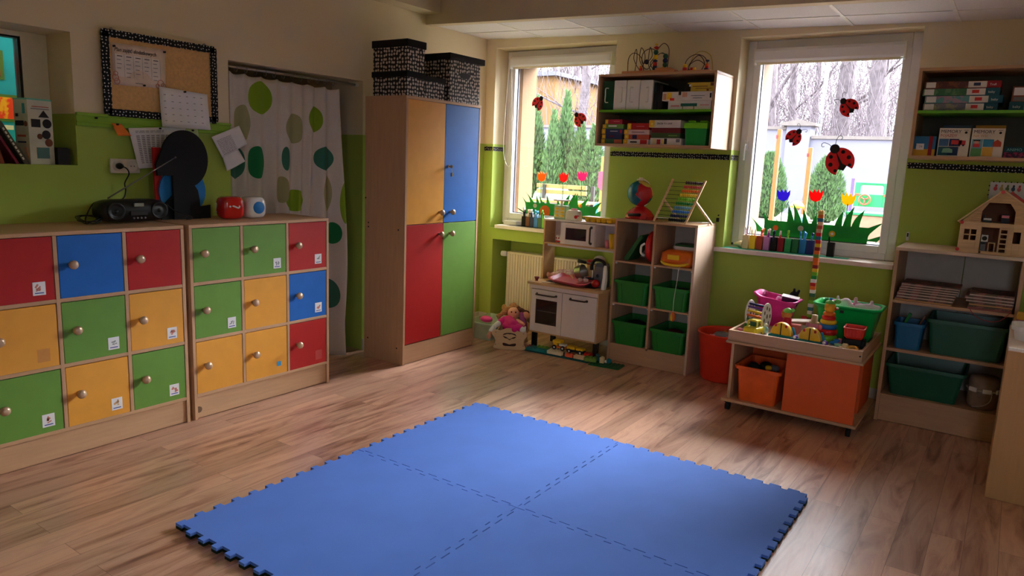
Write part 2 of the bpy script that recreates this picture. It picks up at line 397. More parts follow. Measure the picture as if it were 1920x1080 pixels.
# window wall
b = MB()
def wbox(x0, x1, z0, z1, y0=YW): b.box(x0, x1, y0, 5.72, z0, z1, PAINT)
wbox(-4.2, -3.98, 0, ZT); wbox(-3.98, -2.79, 2.49, ZT); wbox(-3.98, -3.945, 0, 0.90); wbox(-3.945, -2.79, 0.795, 0.90); wbox(-3.945, -2.79, 0, 0.795, 5.69)
wbox(-2.79, -1.79, 0, ZT); wbox(-1.79, -0.63, 0, 0.90); wbox(-1.79, -0.63, 2.452, ZT); wbox(-0.63, 1.2, 0, ZT)
wbox(1.2, 2.36, 0, 0.90); wbox(1.2, 2.36, 2.452, ZT); wbox(2.36, XR+0.2, 0, ZT)
S(b, 'wall_window')
b = MB(); STUC = mat('yellow_stucco', (84, 58, 28), 0.9, scale=60, var=0.12, bump=0.6)
for x0, x1 in ((-5.2, -3.89), (-2.86, -1.70), (-0.72, 1.28), (2.28, 3.9)): b.box(x0, x1, 5.70, 5.93, 0, 3.4, STUC)
for x0, x1 in ((-3.89, -2.86), (-1.70, -0.72), (1.28, 2.28)): b.box(x0, x1, 5.70, 5.93, 0, 0.97, STUC); b.box(x0, x1, 5.70, 5.93, 2.40, 3.4, STUC)
S(b, 'wall_outside')
# unseen right and rear walls, each opened for a window added for daylight
b = MB()
b.box(XR, XR+0.2, YB, YW, 0, 0.75, PAINT); b.box(XR, XR+0.2, YB, YW, 2.4, ZT, PAINT)
for y0, y1 in ((YB-.2, 0.22), (.82, 5.72)): b.box(XR, XR+0.2, y0, y1, 0.75, 2.4, PAINT)
S(b, 'wall_right')
b = MB()
b.box(-4.42, 0.4, YB-0.2, YB, 0, ZT, PAINT); b.box(1.2, XR+.2, YB-0.2, YB, 0, ZT, PAINT); b.box(0.4, 1.2, YB-0.2, YB, 0, .75, PAINT); b.box(0.4, 1.2, YB-0.2, YB, 2.4, ZT, PAINT)
S(b, 'wall_rear')
TILE = mat('mineral_fibre_tile', (224, 222, 226), 0.9, scale=120, var=0.05, bump=0.3)
CPAINT = mat('cream_ceiling_paint', (214, 200, 170), 0.8, scale=3, var=0.04)
b = MB(); b.box(XL-0.3, XR+0.2, YB-0.2, 4.6, 2.99, 3.06, CPAINT); S(b, 'ceiling')
def slab(b, x0, x1, y0, y1, dz0, top, m):
    """a slab whose underside follows the slightly sagging ceiling line"""
    vs_ = [(x0, y0, zc(x0)+dz0), (x1, y0, zc(x1)+dz0), (x0, y1, zc(x0)+dz0), (x1, y1, zc(x1)+dz0)] + [(x, y, (zc(x)+top) if top < 1 else top) for y in (y0, y1) for x in (x0, x1)]
    b.add(vs_, [(0, 2, 3, 1), (4, 5, 7, 6), (0, 1, 5, 4), (2, 6, 7, 3), (0, 4, 6, 2), (1, 3, 7, 5)], m)
b = MB(); slab(b, XL-.1, XR, 4.56, 4.64, -0.012, 3.0, CPAINT); S(b, 'trim_1', 0.004)['label'] = 'cream ceiling beam'
b = MB(); b.box(XL-.1, -3.93, YB, 4.56, 2.63, 3.0, CPAINT); S(b, 'trim_2')
# suspended ceiling by the windows: one tiled surface in a metal grid
b = MB()
x = XL-0.01
xs = [-4.10, -3.49, -2.88, -2.275, -1.665, -1.055, -0.445, 0.165, 0.775, 1.385, 1.995, 2.605, XR]
ys = [4.64, 5.06, 5.66]
for i in range(len(xs)-1):
    for j in range(2):
        g = 0.010; slab(b, xs[i]+g, xs[i+1]-g, ys[j]+g, ys[j+1]-g, 0.004, 0.03, TILE)
GRIDM = mat('white_ceiling_grid', (226, 224, 222), 0.5)
for xx in xs: slab(b, xx-0.011, xx+0.011, 4.64, YW+.02, 0.0, 0.012, GRIDM)
slab(b, XL, XR, 5.06-0.011, 5.06+0.011, 0.0, 0.012, GRIDM); slab(b, XL, XR, 4.637, 4.66, -0.004, 0.02, GRIDM)
S(b, 'ceiling_suspended')

# green dado moulding on the left wall
DADO = mat('lime_gloss_paint', (138, 180, 44), 0.5, var=0.04)
b = MB()
for y0, y1 in ((1.86, 2.765),):
    b.box(XL, XL+0.012, y0, y1, 1.595, 1.662, DADO); b.box(XL, XL+0.022, y0, y1, 1.648, 1.664, DADO); b.box(XL, XL+0.018, y0, y1, 1.612, 1.622, DADO)
S(b, 'trim_3', 0.003)
b = MB(); b.box(XL, XL+0.012, YB, 1.2, 1.30, 1.36, DADO); b.box(XL, XL+0.016, 3.885, 5.39, 0, 0.09, mat('pale_skirting', (206, 206, 186), 0.6)); S(b, 'baseboard_left', 0.003)
b = MB(); PS = MATS['pale_skirting']
b.box(-4.08, -3.98, YW-0.016, YW, 0, 0.09, PS); b.box(-2.79, XR, YW-0.016, YW, 0, 0.07, PS); b.box(-3.945, -2.79, 5.674, 5.69, 0, 0.07, PS)
S(b, 'baseboard_window', 0.003)
# patterned paper garlands along the top of the green
GARL = mat('speckled_garland', (12, 12, 14), 0.8, 'dots', scale=55, var=0.15, rgb2=(210, 208, 200))
def garland(x0, x1, y, z0, z1, label, n=40, axis='x'):
    b = MB(); up = []; dn = []
    for i in range(n+1):
        t = i/n; x = x0+(x1-x0)*t; a = 0.0035*abs(math.sin(i*1.7)); up.append((x, z0+(z1-z0)*t+0.017+a)); dn.append((x, z0+(z1-z0)*t-0.017-a))
    b.prism(up+dn[::-1], 'y' if axis == 'x' else 'x', y, y+0.003*(-1 if axis == 'x' else 1), GARL)
    return T(b.obj('paper_garland'), label, 'garland', 'speckled paper garlands on the green wall')
garland(-2.785, -1.80, YW-.001, 1.603, 1.600, 'long speckled black paper border under the wall shelf between the windows', 80)
garland(-0.625, 0.35, YW-.001, 1.585, 1.575, 'speckled black paper border below the wall shelf at the right edge', 80)
garland(-4.075, -3.985, YW-.001, 1.612, 1.612, 'short speckled black border in the corner right of the tall wardrobe', 10)
garland(5.395, 5.55, -3.979, 1.612, 1.612, 'speckled black border wrapping into the left window recess', 16, axis='y')
garland(5.395, 5.55, -1.789, 1.600, 1.600, 'speckled black border wrapping into the recess of the right window', 16, axis='y')
for xx in (-3.982, -1.792): pass

# ---------------------------------------------------------------- windows
PVC = mat('white_pvc', (232, 232, 236), 0.35, var=0.02)
GASK = mat('dark_gasket', (46, 46, 60), 0.6)
BLINDC = mat('cream_blind_fabric', (238, 226, 196), 0.7, var=0.03)
def window(name, x0, x1, z0, z1, gx0, gx1, gz0, gz1, handle=None, gap=False):
    w = bpy.data.objects.new(name, None); COL.objects.link(w); w.location = ((x0+x1)/2, 5.60, z0); w['kind'] = 'structure'
    f = MB(); f.box(x0, gx0-0.045, 5.575, 5.68, z0, z1, PVC); f.box(gx1+0.045, x1, 5.575, 5.68, z0, z1, PVC)
    f.box(gx0-0.045, gx1+0.045, 5.575, 5.68, z0, gz0-0.045, PVC); f.box(gx0-0.045, gx1+0.045, 5.575, 5.68, gz1+0.03, z1, PVC)
    f.obj('window_frame', w, 0.006)
    s_ = MB(); o = 0.052
    s_.box(gx0-o, gx0, 5.56, 5.64, gz0-o, gz1+o, PVC); s_.box(gx1, gx1+o, 5.56, 5.64, gz0-o, gz1+o, PVC); s_.box(gx0, gx1, 5.56, 5.64, gz0-o, gz0, PVC); s_.box(gx0, gx1, 5.56, 5.64, gz1, gz1+o, PVC)
    s_.obj('sash', w, 0.006)
    g = MB(); q = 0.006
    g.box(gx0-0.001, gx0+q, 5.612, 5.63, gz0, gz1, GASK); g.box(gx1-q, gx1+.001, 5.612, 5.63, gz0, gz1, GASK); g.box(gx0, gx1, 5.612, 5.63, gz0, gz0+q, GASK); g.box(gx0, gx1, 5.612, 5.63, gz1-q, gz1, GASK)
    g.obj('gasket', w)
    p = MB(); p.box(gx0, gx1, 5.618, 5.622, gz0, gz1, GLASS); p.obj('window_pane', w)
    if handle:
        h = MB(); h.box(handle-0.014, handle+0.014, 5.545, 5.575, 1.66, 1.73, PVC); h.tube(smooth_path([(handle, 5.54, 1.70), (handle, 5.515, 1.695), (handle, 5.512, 1.66), (handle, 5.512, 1.585)], 5), 0.008, PVC)
        h.obj('window_handle', w, 0.002)
    return w
window('window_1', -3.98, -2.79, 0.935, 2.485, -3.885, -2.935, 1.035, 2.345)
window('window_2', -1.79, -0.63, 0.935, 2.452, -1.685, -0.755, 1.03, 2.30, handle=-1.735)
window('window_3', 1.2, 2.36, 0.935, 2.452, 1.30, 2.26, 1.03, 2.30)
def blind(x0, x1, z0, z1, label, bar=True):
    t = thing('roller_blind', label, 'blind', ((x0+x1)/2, 5.54, z0), 'roller blind cassettes')
    m = MB(); m.prism([(5.555, z0+.015), (5.555, z1), (5.512, z1), (5.50, z1-.02), (5.50, z0+.03), (5.515, z0+.015)], 'x', x0, x1, PVC); m.obj('cassette', t, 0.003)
    m = MB(); m.cyl((x0+.02, 5.53, z0+.012), (x1-.02, 5.53, z0+.012), 0.012, BLINDC, n=12); m.obj('fabric_roll', t)
    m = MB(); m.box(x0-.012, x0, 5.505, 5.56, z0, z1+.003, WHITE); m.obj('end_cap', t, .002); m = MB(); m.box(x1, x1+.012, 5.505, 5.56, z0, z1+.003, WHITE); m.obj('end_cap', t, .002)
    return t
blind(-3.90, -2.90, 2.325, 2.425, 'white roller blind cassette over the left window, its cord hanging in a loop')
blind(-1.715, -0.745, 2.275, 2.385, 'white roller blind cassette over the right window')
cord = MB(); cord.tube(smooth_path([(-3.915, 5.50, 2.34), (-3.93, 5.49, 1.9), (-3.93, 5.485, 1.62), (-3.90, 5.48, 1.50), (-3.86, 5.48, 1.46), (-3.835, 5.485, 1.53), (-3.845, 5.49, 1.75), (-3.885, 5.50, 2.34)], 6), 0.0025, WHITE, 6)
for o in bpy.data.objects:
    if o.name == 'roller_blind': cord.obj('blind_cord', o)
SILL = mat('pale_sill', (226, 214, 208), 0.4, var=0.04)
b = MB(); b.box(-3.90, -2.80, 5.345, 5.60, 0.90, 0.932, SILL); S(b, 'trim_4', 0.004)['label'] = 'window sill under the left window'
b = MB(); b.box(-1.845, -0.625, 5.345, 5.60, 0.90, 0.932, SILL); S(b, 'trim_5', 0.004)['label'] = 'window sill under the right window'
b = MB(); b.box(1.15, 2.40, 5.345, 5.60, 0.90, 0.932, SILL); S(b, 'trim_6', 0.004)

# made-up windows out of view, added to let in more daylight: frames with panes
for nm, (a0, a1), wl in (('added_window_4', (0.22, .82), 'r'), ('added_window_5', (0.4, 1.2), 'b')):
    m = MB(); mid = (a0+a1)/2
    for u0, u1, z0, z1 in ((a0, a0+.06, .75, 2.4), (a1-.06, a1, .75, 2.4), (mid-.04, mid+.04, .75, 2.4), (a0, a1, .75, .82), (a0, a1, 2.33, 2.4)):
        if wl == 'r': m.box(XR+.10, XR+.16, u0, u1, z0, z1, PVC)
        else: m.box(u0, u1, YB-.16, YB-.10, z0, z1, PVC)
    if wl == 'r': m.box(XR+.128, XR+.132, a0, a1, .75, 2.4, GLASS)
    else: m.box(a0, a1, YB-.132, YB-.128, .75, 2.4, GLASS)
    S(m, nm)

# ---------------------------------------------------------------- recessed inner window in the left wall and the lit room behind it
wi = bpy.data.objects.new('window_10', None); COL.objects.link(wi); wi.location = (-4.36, 1.3, 1.39); wi['kind'] = 'structure'
m = MB(); m.box(-4.42, -4.34, 0.70, 0.80, 1.39, 2.062, CREAM); m.box(-4.42, -4.34, 1.735, 1.86, 1.39, 2.062, CREAM); m.box(-4.42, -4.34, 0.8, 1.735, 2.035, 2.062, CREAM); m.box(-4.42, -4.34, 0.8, 1.735, 1.39, 1.43, CREAM); m.obj('window_frame', wi, .004)
m = MB(); m.box(-4.40, -4.345, 1.722, 1.737, 1.40, 2.04, BLACK); m.box(-4.40, -4.345, 0.8, 1.735, 2.026, 2.036, BLACK); m.obj('gasket', wi)
m = MB(); m.box(-4.385, -4.381, 0.8, 1.735, 1.43, 2.035, GLASS); m.obj('window_pane', wi)
m = MB(); HW = mat('corridor_wall', (220, 206, 170), 0.8)
m.box(-6.0, -5.95, -0.4, 2.6, 0, 2.7, HW); m.box(-6.0, -4.42, -0.45, -0.4, 0, 2.7, HW); m.box(-6.0, -4.42, 2.6, 2.65, 0, 2.7, HW); m.box(-6.0, -4.42, -0.45, 2.65, 2.7, 2.75, HW); m.box(-6.0, -4.42, -0.45, 2.65, -0.05, 0, HW)
S(m, 'wall_corridor')
ld = bpy.data.lights.new('corridor_lamp', 'AREA'); ld.energy = 52; ld.size = 0.5; ld.color = (1, 0.98, 0.97)
lo = bpy.data.objects.new('corridor_lamp', ld); COL.objects.link(lo); lo.location = (-5.0, 1.1, 2.66)
nb = thing('notice_board', 'bright turquoise board with framed pictures seen through the inner window at far left', 'notice board', (-5.0, 1.2, 1.3))
TURQ = mat('turquoise_board', (10, 170, 214), 0.6)
m = MB(); m.box(-4.82, -4.80, 0.6, 2.2, 1.25, 2.09, TURQ); m.box(-4.82, -4.795, 0.6, 2.2, 2.09, 2.3, mat('beige_board_top', (214, 200, 160), 0.7)); m.obj('backing', nb)
PICR = mat('crimson_painting', (190, 40, 50), 0.6, 'patch', scale=22, rgb2=(120, 20, 60)); PICF = mat('fiery_painting', (240, 60, 30), 0.6, 'patch', scale=18, rgb2=(250, 180, 30)); MOSS = mat('moss_frame', (80, 120, 60), 0.7)
for (y0, y1, z0, z1, pm) in ((1.52, 1.82, 1.84, 2.0, PICR), (1.58, 1.88, 1.61, 1.76, PICF), (1.18, 1.46, 1.84, 2.0, PICF), (1.2, 1.48, 1.6, 1.76, PICR)):
    m = MB(); m.box(-4.80, -4.79, y0, y1, z0, z1, MOSS); pf = m.obj('picture_frame', nb)
    m = MB(); m.box(-4.79, -4.787, y0+.02, y1-.02, z0+.015, z1-.015, pm); m.obj('painting', pf)
    m = MB(); m.box(-4.80, -4.796, y0+.05, y1-.03, z0-.045, z0-.02, WHITE); m.obj('caption_strip', pf)

# ================================================================= LEFT WALL FURNITURE
def knob_mesh():
    m = MB(); m.lathe([(0.010, 0), (0.009, 0.015), (0.014, 0.019), (0.0205, 0.026), (0.0220, 0.033), (0.019, 0.041), (0.010, 0.0455), (0.0, 0.046)], (0, 0, 0), KNOB, 'x', 18)
    return m
def locker(y0, y1, cols, colors, cards, label):
    x0, x1, H, P = -4.075, -3.623, 1.097, 0.149
    t = thing('locker_cabinet', label, 'cabinet', (x1, (y0+y1)/2, 0), 'nine-door locker cabinets')
    m = MB(); th = 0.018
    m.box(x0, x1-.02, y0, y0+th, 0, H-th, LAM); m.box(x0, x1-.02, y1-th, y1, 0, H-th, LAM); m.box(x0, x0+.006, y0, y1, 0.02, H-th, BACK)
    m.box(x1-.02, x1, y0, y0+th, 0, H-th, LAM); m.box(x1-.02, x1, y1-th, y1, 0, H-th, LAM)
    for c in cols[1:-1]: m.box(x0+.01, x1, c-th/2, c+th/2, P, H-th, LAM)
    for k in range(4):
        z = P + k*0.3163 - th; 
        if k < 3: m.box(x0+.01, x1-.0005, y0+th, y1-th, z, z+th, LAMY)
    m.box(x1-.03, x1-.012, y0+th, y1-th, 0.004, P-th, LAMY)
    m.obj('carcass', t, 0.0015)
    m = MB(); m.box(x0, x1, y0, y1, H-th, H, LAMY); m.obj('top_panel', t, 0.002)
    for r in range(3):
        for c in range(3):
            a = cols[c]+(th if c == 0 else th/2)+0.003; d = cols[c+1]-(th if c == 2 else th/2)-0.003
            z1 = H-th-0.003 - r*0.3163; z0 = z1-0.3163+th+0.004
            m = MB(); m.box(x1-.018, x1-.002, a, d, z0, z1, colors[r][c]); dr = m.obj('door', t, 0.001)
            k = knob_mesh(); k.xform(Matrix.Translation((x1-.002, a+0.052, (z0+z1)/2+0.012))); k.obj('knob', dr)
            s = cards[r][c]
            if s:
                sy = d-0.038-0.054; sz = z0+0.028
                m = MB()
                if s == 'blue': m.box(x1-.002, x1-.001, sy+.015, sy+.045, sz+.02, sz+.05, mat('sky_blue_sticker', (60, 150, 200), 0.6)); m.obj('sticker', dr)
                elif s == 'ghost': 
                    base = colors[r][c]; q = mat('worn_sticker_'+base.name, (206, 140, 70) if base is ORANGE else (190, 70, 66), 0.5); m.box(x1-.002, x1-.0014, sy, sy+.054, sz, sz+.062, q); m.obj('sticker_residue', dr)
                else:
                    m.box(x1-.002, x1-.0008, sy, sy+.054, sz, sz+.062, PAPER); q = m.obj('name_card', dr, .0)
                    m = MB(); ink = {1: mat('rosy_print', (206, 130, 116), 0.8), 2: mat('grey_print', (150, 150, 154), 0.8), 3: mat('tan_print', (214, 170, 124), 0.8)}[s]
                    rnd = random.Random(r*7+c+int(y0*10))
                    for i in range(5):
                        yy = sy+.012+rnd.random()*.022; zz = sz+.022+rnd.random()*.022
                        m.obox((x1-.0006, yy+.004, zz), (.0006, .006+rnd.random()*.014, .004+rnd.random()*.006), (rnd.random()*1.5, 0, 0), ink)
                    m.box(x1-.0008, x1-.0004, sy+.008, sy+.046, sz+.008, sz+.0125, mat('blue_ink', (60, 80, 160), 0.8))
                    m.obj('printed_picture', q)
    return t
G_, O_, R_, B_ = GREEN, ORANGE, RED, BLUE
locker(1.195, 2.164, [1.195, 1.529, 1.848, 2.164], [[R_, B_, R_], [O_, G_, O_], [G_, O_, G_]], [[1, 0, 0], ['ghost', 2, 1], [1, 3, 1]],
       'locker cabinet at the left edge with a blue door in its top row')
t2 = locker(2.193, 3.157, [2.193, 2.516, 2.834, 3.157], [[G_, G_, R_], [G_, O_, B_], [O_, O_, R_]], [[0, 2, 2], [2, 0, 1], [0, 'blue', 'ghost']],
       'locker cabinet beside the curtain, two green doors starting its top row')
m = MB(); m.cyl((-3.635, 2.222, 0.055), (-3.629, 2.222, 0.055), 0.018, mat('plinth_cap_brown', (120, 92, 66), 0.6)); m.obj('plinth_cap', t2)  # plain brown disc near the left end of the plinth

# wardrobe
WX0, WX1, WY0, WY1, WH = -3.94, -3.54, 3.776, 4.624, 1.924
t = thing('wardrobe', 'tall wooden wardrobe with amber, blue, red and green doors under the black boxes', 'wardrobe', (WX1, (WY0+WY1)/2, 0))
m = MB(); m.box(WX0, WX1, WY0, WY0+.02, 0, WH-.02, LAM); m.box(WX0, WX1, WY1-.02, WY1, 0, WH-.02, LAM); m.box(WX0, WX0+.006, WY0+.02, WY1-.02, .02, WH-.02, BACK)
m.box(WX0+.01, WX1-.02, WY0+.02, WY1-.02, 1.015, 1.035, LAM); m.box(WX1-.025, WX1-.005, WY0+.02, WY1-.02, 0.003, .145, LAMY); m.obj('carcass', t, .0015)
m = MB(); m.box(WX0, WX1, WY0, WY1, WH-.02, WH, LAMY); m.obj('top_panel', t, .002)
MID = 4.200
for (a, d, z0, z1, c, ky) in ((WY0+.022, MID-.002, 1.03, WH-.022, ORANGE, MID-.05), (MID+.002, WY1-.022, 1.03, WH-.022, BLUE, MID+.075), (WY0+.022, MID-.002, .15, 1.024, RED, MID-.05), (MID+.002, WY1-.022, .15, 1.024, GREEN, MID+.075)):
    m = MB(); m.box(WX1-.02, WX1-.002, a, d, z0, z1, c); dr = m.obj('door', t, .001)
    k = knob_mesh(); k.xform(Matrix.Translation((WX1-.002, ky, 1.108 if z0 > 1 else .945))); k.obj('knob', dr)
    if c is BLUE:
        k = MB(); k.cyl((WX1-.002, 4.236, 1.449), (WX1+.012, 4.236, 1.449), .011, STEEL); k.box(WX1+.01, WX1+.035, 4.234, 4.238, 1.444, 1.454, STEEL); k.lathe([(0.012, 0), (.012, .003)], (WX1+.034, 4.236, 1.449), STEEL, 'y')
        k.tube([(WX1+.03, 4.238, 1.443), (WX1+.028, 4.252, 1.42), (WX1+.026, 4.256, 1.40)], .002, STEEL, 6); k.box(WX1+.02, WX1+.03, 4.246, 4.266, 1.375, 1.402, STEEL); k.obj('key', dr)
m = MB()
for (xx, zz) in ((-3.90, .99), (-3.90, 1.02), (-3.60, .99), (-3.90, .15), (-3.60, .12), (-3.93, 1.2)): m.cyl((xx, WY0+.001, zz), (xx, WY0-.002, zz), .006, DARK, n=10)
m.obj('screw_cap', t)

# patterned boxes on the wardrobe
PRINT = mat('black_print_with_cream_spots', (22, 18, 20), 0.7, 'dots', scale=39, var=0.30, rgb2=(200, 186, 176))
LIDB = mat('black_fabric_lid', (14, 13, 15), 0.9, 'fabric', var=0.1)
def pbox(x0, x1, y0, y1, z0, z1, lid, label, hole=False, tilt=0):
    t = thing('storage_box', label, 'storage box', ((x0+x1)/2, (y0+y1)/2, z0), 'spotted black storage boxes on the wardrobe')
    m = MB(); m.box(x0, x1, y0, y1, z0, z1-.01, PRINT); m.obj('body', t, .003)
    if lid:
        m = MB(); e = .008; 
        if tilt: e = .018
        m.box(x0-e, x1+e, y0-e, y1+e+tilt, z1-lid, z1, LIDB); m.obj('lid', t, .004)
    if hole:
        m = MB(); m.prism([( (y0+y1)/2-.055, z1-.125), ((y0+y1)/2+.045, z1-.125), ((y0+y1)/2+.055, z1-.15), ((y0+y1)/2+.045, z1-.165), ((y0+y1)/2-.055, z1-.165), ((y0+y1)/2-.065, z1-.15)], 'x', x1-.002, x1+.002, DARK); m.obj('hand_hole', t)
    return t
z = WH
pbox(-3.875, -3.548, 3.785, 3.965, z, z+.165, .04, 'low spotted black storage box at the bottom left of the boxes on the wardrobe')
pbox(-3.875, -3.548, 3.785, 3.965, z+.166, z+.375, .05, 'spotted black storage box on top of another, highest at the left of the wardrobe')
pbox(-3.85, -3.56, 3.985, 4.20, z, z+.155, .035, 'small low spotted black box between the stack and the large box on the wardrobe')
pbox(-3.88, -3.545, 4.235, 4.60, z, z+.345, .045, 'largest spotted black box with a hand hole at the right of the wardrobe top', True, .02)

# ---------------------------------------------------------------- curtain, rod
t = thing('curtain', 'pale fabric curtain with green circles hanging in the doorway niche', 'curtain', (-4.15, 3.3, 0.02))
CURT = mat('sheer_curtain_fabric', (206, 200, 192), 0.85, 'fabric', var=0.04)
C1 = mat('curtain_lime_spot', (126, 160, 30), 0.85, 'fabric', var=0.04); C2 = mat('curtain_sage_spot', (150, 150, 104), 0.85, 'fabric', var=0.04)
C3 = mat('curtain_emerald_spot', (20, 120, 66), 0.85, 'fabric', var=0.04); C4 = mat('curtain_teal_spot', (52, 112, 92), 0.85, 'fabric', var=0.04)
NU, NV = 200, 60
spots = [(3.035, 1.845, .085, .105, C1), (2.90, 1.68, .065, .11, C2), (3.30, 1.665, .07, .10, C2), (3.00, 1.43, .062, .105, C3), (3.23, 1.46, .026, .08, C4), (2.83, 1.43, .07, .11, C4),
         (3.48, 1.74, .055, .09, C1), (3.56, 1.47, .075, .085, C4), (3.30, 1.175, .08, .075, C1), (3.20, 1.25, .05, .09, C2), (3.58, 1.22, .05, .13, C2), (3.70, 1.15, .035, .15, C1), (3.63, .93, .045, .08, C3), (3.54, .78, .03, .10, C1), (3.60, .48, .05, .11, C4), (3.0, .9, .08, .1, C1), (2.85, .6, .08, .1, C3), (3.3, .55, .08, .1, C2), (3.1, .3, .08, .1, C1)]
_t = CURT.node_tree; _b = _t.nodes['Principled BSDF']; _src = _b.inputs['Base Color'].links[0].from_socket; _g = _t.nodes.new('ShaderNodeNewGeometry')
for (sy, sz, ry, rz_, mm) in spots:
    s1 = _t.nodes.new('ShaderNodeVectorMath'); s1.operation = 'SUBTRACT'; _t.links.new(_g.outputs['Position'], s1.inputs[0]); s1.inputs[1].default_value = (0, sy, sz)
    s2 = _t.nodes.new('ShaderNodeVectorMath'); s2.operation = 'MULTIPLY'; _t.links.new(s1.outputs[0], s2.inputs[0]); s2.inputs[1].default_value = (0, 1/ry, 1/rz_)
    s3 = _t.nodes.new('ShaderNodeVectorMath'); s3.operation = 'LENGTH'; _t.links.new(s2.outputs[0], s3.inputs[0])
    s4 = _t.nodes.new('ShaderNodeMath'); s4.operation = 'LESS_THAN'; s4.inputs[1].default_value = 1.0; _t.links.new(s3.outputs['Value'], s4.inputs[0])
    mx_ = _t.nodes.new('ShaderNodeMix'); mx_.data_type = 'RGBA'; _t.links.new(s4.outputs[0], mx_.inputs[0]); _t.links.new(_src, mx_.inputs[6]); mx_.inputs[7].default_value = lin({C1: (126, 160, 30), C2: (156, 156, 112), C3: (20, 120, 66), C4: (52, 112, 92)}[mm]); _src = mx_.outputs[2]
_t.links.new(_src, _b.inputs['Base Color'])
m = MB(); m.mi(CURT)
def cpt(u, v):
    """u across 0..1, v down 0..1"""
    ytop = 2.785 + 0.89*u; ybot = 2.785 + (0.76*u if u < .8 else .608+(u-.8)*1.40); y = ytop + (ybot-ytop)*v**1.3
    y += 0.08*v*max(0, u-.8)*5*math.sin(PI*min(1, v*1.15))
    amp = (0.010 + 0.022*v)*(1 if u < .78 else 1.6); x = -4.135 + amp*math.sin(u*2*PI*8.3+0.8*math.sin(u*9)) + 0.012*math.sin(u*2*PI*3.1+1)*v
    if u > .78: x += (u-.78)*0.25*(.4+.6*v) + 0.10*max(0, v-.9)*(u-.7)
    if u < .04: x += (0.04-u)*.8*(1-v)
    z = 1.985 - 0.02*u - 0.012*abs(math.sin(u*PI*7))*(1-v)**6 - v*(1.95 if u > .8 else 1.93)
    return (x, y, z)
vs_ = [cpt(i/NU, j/NV) for j in range(NV+1) for i in range(NU+1)]
m.v = vs_
for j in range(NV):
    for i in range(NU):
        a = j*(NU+1)+i; k = 0
        m.f.append([a, a+NU+1, a+NU+2, a+1]); m.fm.append(k); m.sm.append(True)
cl = m.obj('cloth', t); so = cl.modifiers.new('thickness', 'SOLIDIFY'); so.thickness = .0012
m = MB()
for i in range(12):
    y = 2.86+i*.072; m.tube([(-4.14+.016*math.cos(a), y, 2.005+.018*math.sin(a)) for a in [2*PI*k/12 for k in range(12)]], .0018, STEEL, 6, True)
m.obj('curtain_ring', t)
t = thing('curtain_rod', 'thin metal curtain rod across the top of the doorway niche', 'rod', (-4.14, 2.79, 2.017))
m = MB(); m.cyl((-4.14, 2.767, 2.017), (-4.14, 3.86, 2.017), .009, mat('dull_chrome', (176, 168, 158), 0.35, metal=.7)); m.obj('tube', t)
m = MB(); m.cyl((-4.14, 3.86, 2.017), (-4.14, 3.884, 2.017), .014, WHITE); m.obj('end_cap', t)

# ---------------------------------------------------------------- pin board and papers
t = thing('pin_board', 'cork pin board with a ruffled speckled black border on the left wall', 'pin board', (XL, 2.34, 1.66))
CORK = mat('pale_cork', (216, 172, 112), 0.9, scale=70, var=0.08)
m = MB(); m.box(XL, XL+.02, 2.03, 2.655, 1.68, 2.085, CORK); m.obj('cork_sheet', t)
m = MB()
def ruffle(y0, z0, y1, z1, n):
    L = math.hypot(y1-y0, z1-z0); px, pz = -(z1-z0)/L, (y1-y0)/L; A = []; Bp = []
    for i in range(n+1):
        u = i/n; w_ = .017+.004*abs(math.sin(i*1.9)); A.append((y0+(y1-y0)*u+px*w_, z0+(z1-z0)*u+pz*w_)); Bp.append((y0+(y1-y0)*u-px*w_, z0+(z1-z0)*u-pz*w_))
    m.prism(A+Bp[::-1], 'x', XL+.018, XL+.030, GARL)
ruffle(2.005, 2.085, 2.655, 2.085, 40); ruffle(2.02, 1.675, 2.655, 1.675, 40); ruffle(2.02, 1.665, 2.02, 2.095, 28); ruffle(2.65, 1.665, 2.65, 2.095, 28); m.obj('border', t)
m = MB(); m.lathe([(.008, 0), (.008, .006)], (XL+.012, 2.06, 2.108), STEEL, 'x'); m.lathe([(.008, 0), (.008, .006)], (XL+.012, 2.60, 2.108), STEEL, 'x'); m.obj('hanging_eye', t)
PIN = mat('black_pin', (20, 18, 18), 0.3)
def sheet(name, label, cat, pts, x, m_=PAPER, group=None, curl=0.0):
    """a pinned sheet: corner points (y,z) top-left, top-right, bottom-right, bottom-left"""
    (a, b_, c, d) = pts; n = 8; g = []
    for j in range(n+1):
        v = j/n
        for i in range(n+1):
            u = i/n; y = (a[0]*(1-u)+b_[0]*u)*(1-v)+(d[0]*(1-u)+c[0]*u)*v; z = (a[1]*(1-u)+b_[1]*u)*(1-v)+(d[1]*(1-u)+c[1]*u)*v
            g.append((x+curl*v*v+0.003*math.sin(u*PI)*v, y, z))
    mb = MB(); mb.add(g, [(j*(n+1)+i, (j+1)*(n+1)+i, (j+1)*(n+1)+i+1, j*(n+1)+i+1) for j in range(n) for i in range(n)], m_, True)
    o = mb.obj(name); T(o, label, cat, group); so = o.modifiers.new('thickness', 'SOLIDIFY'); so.thickness = .0008
    return o
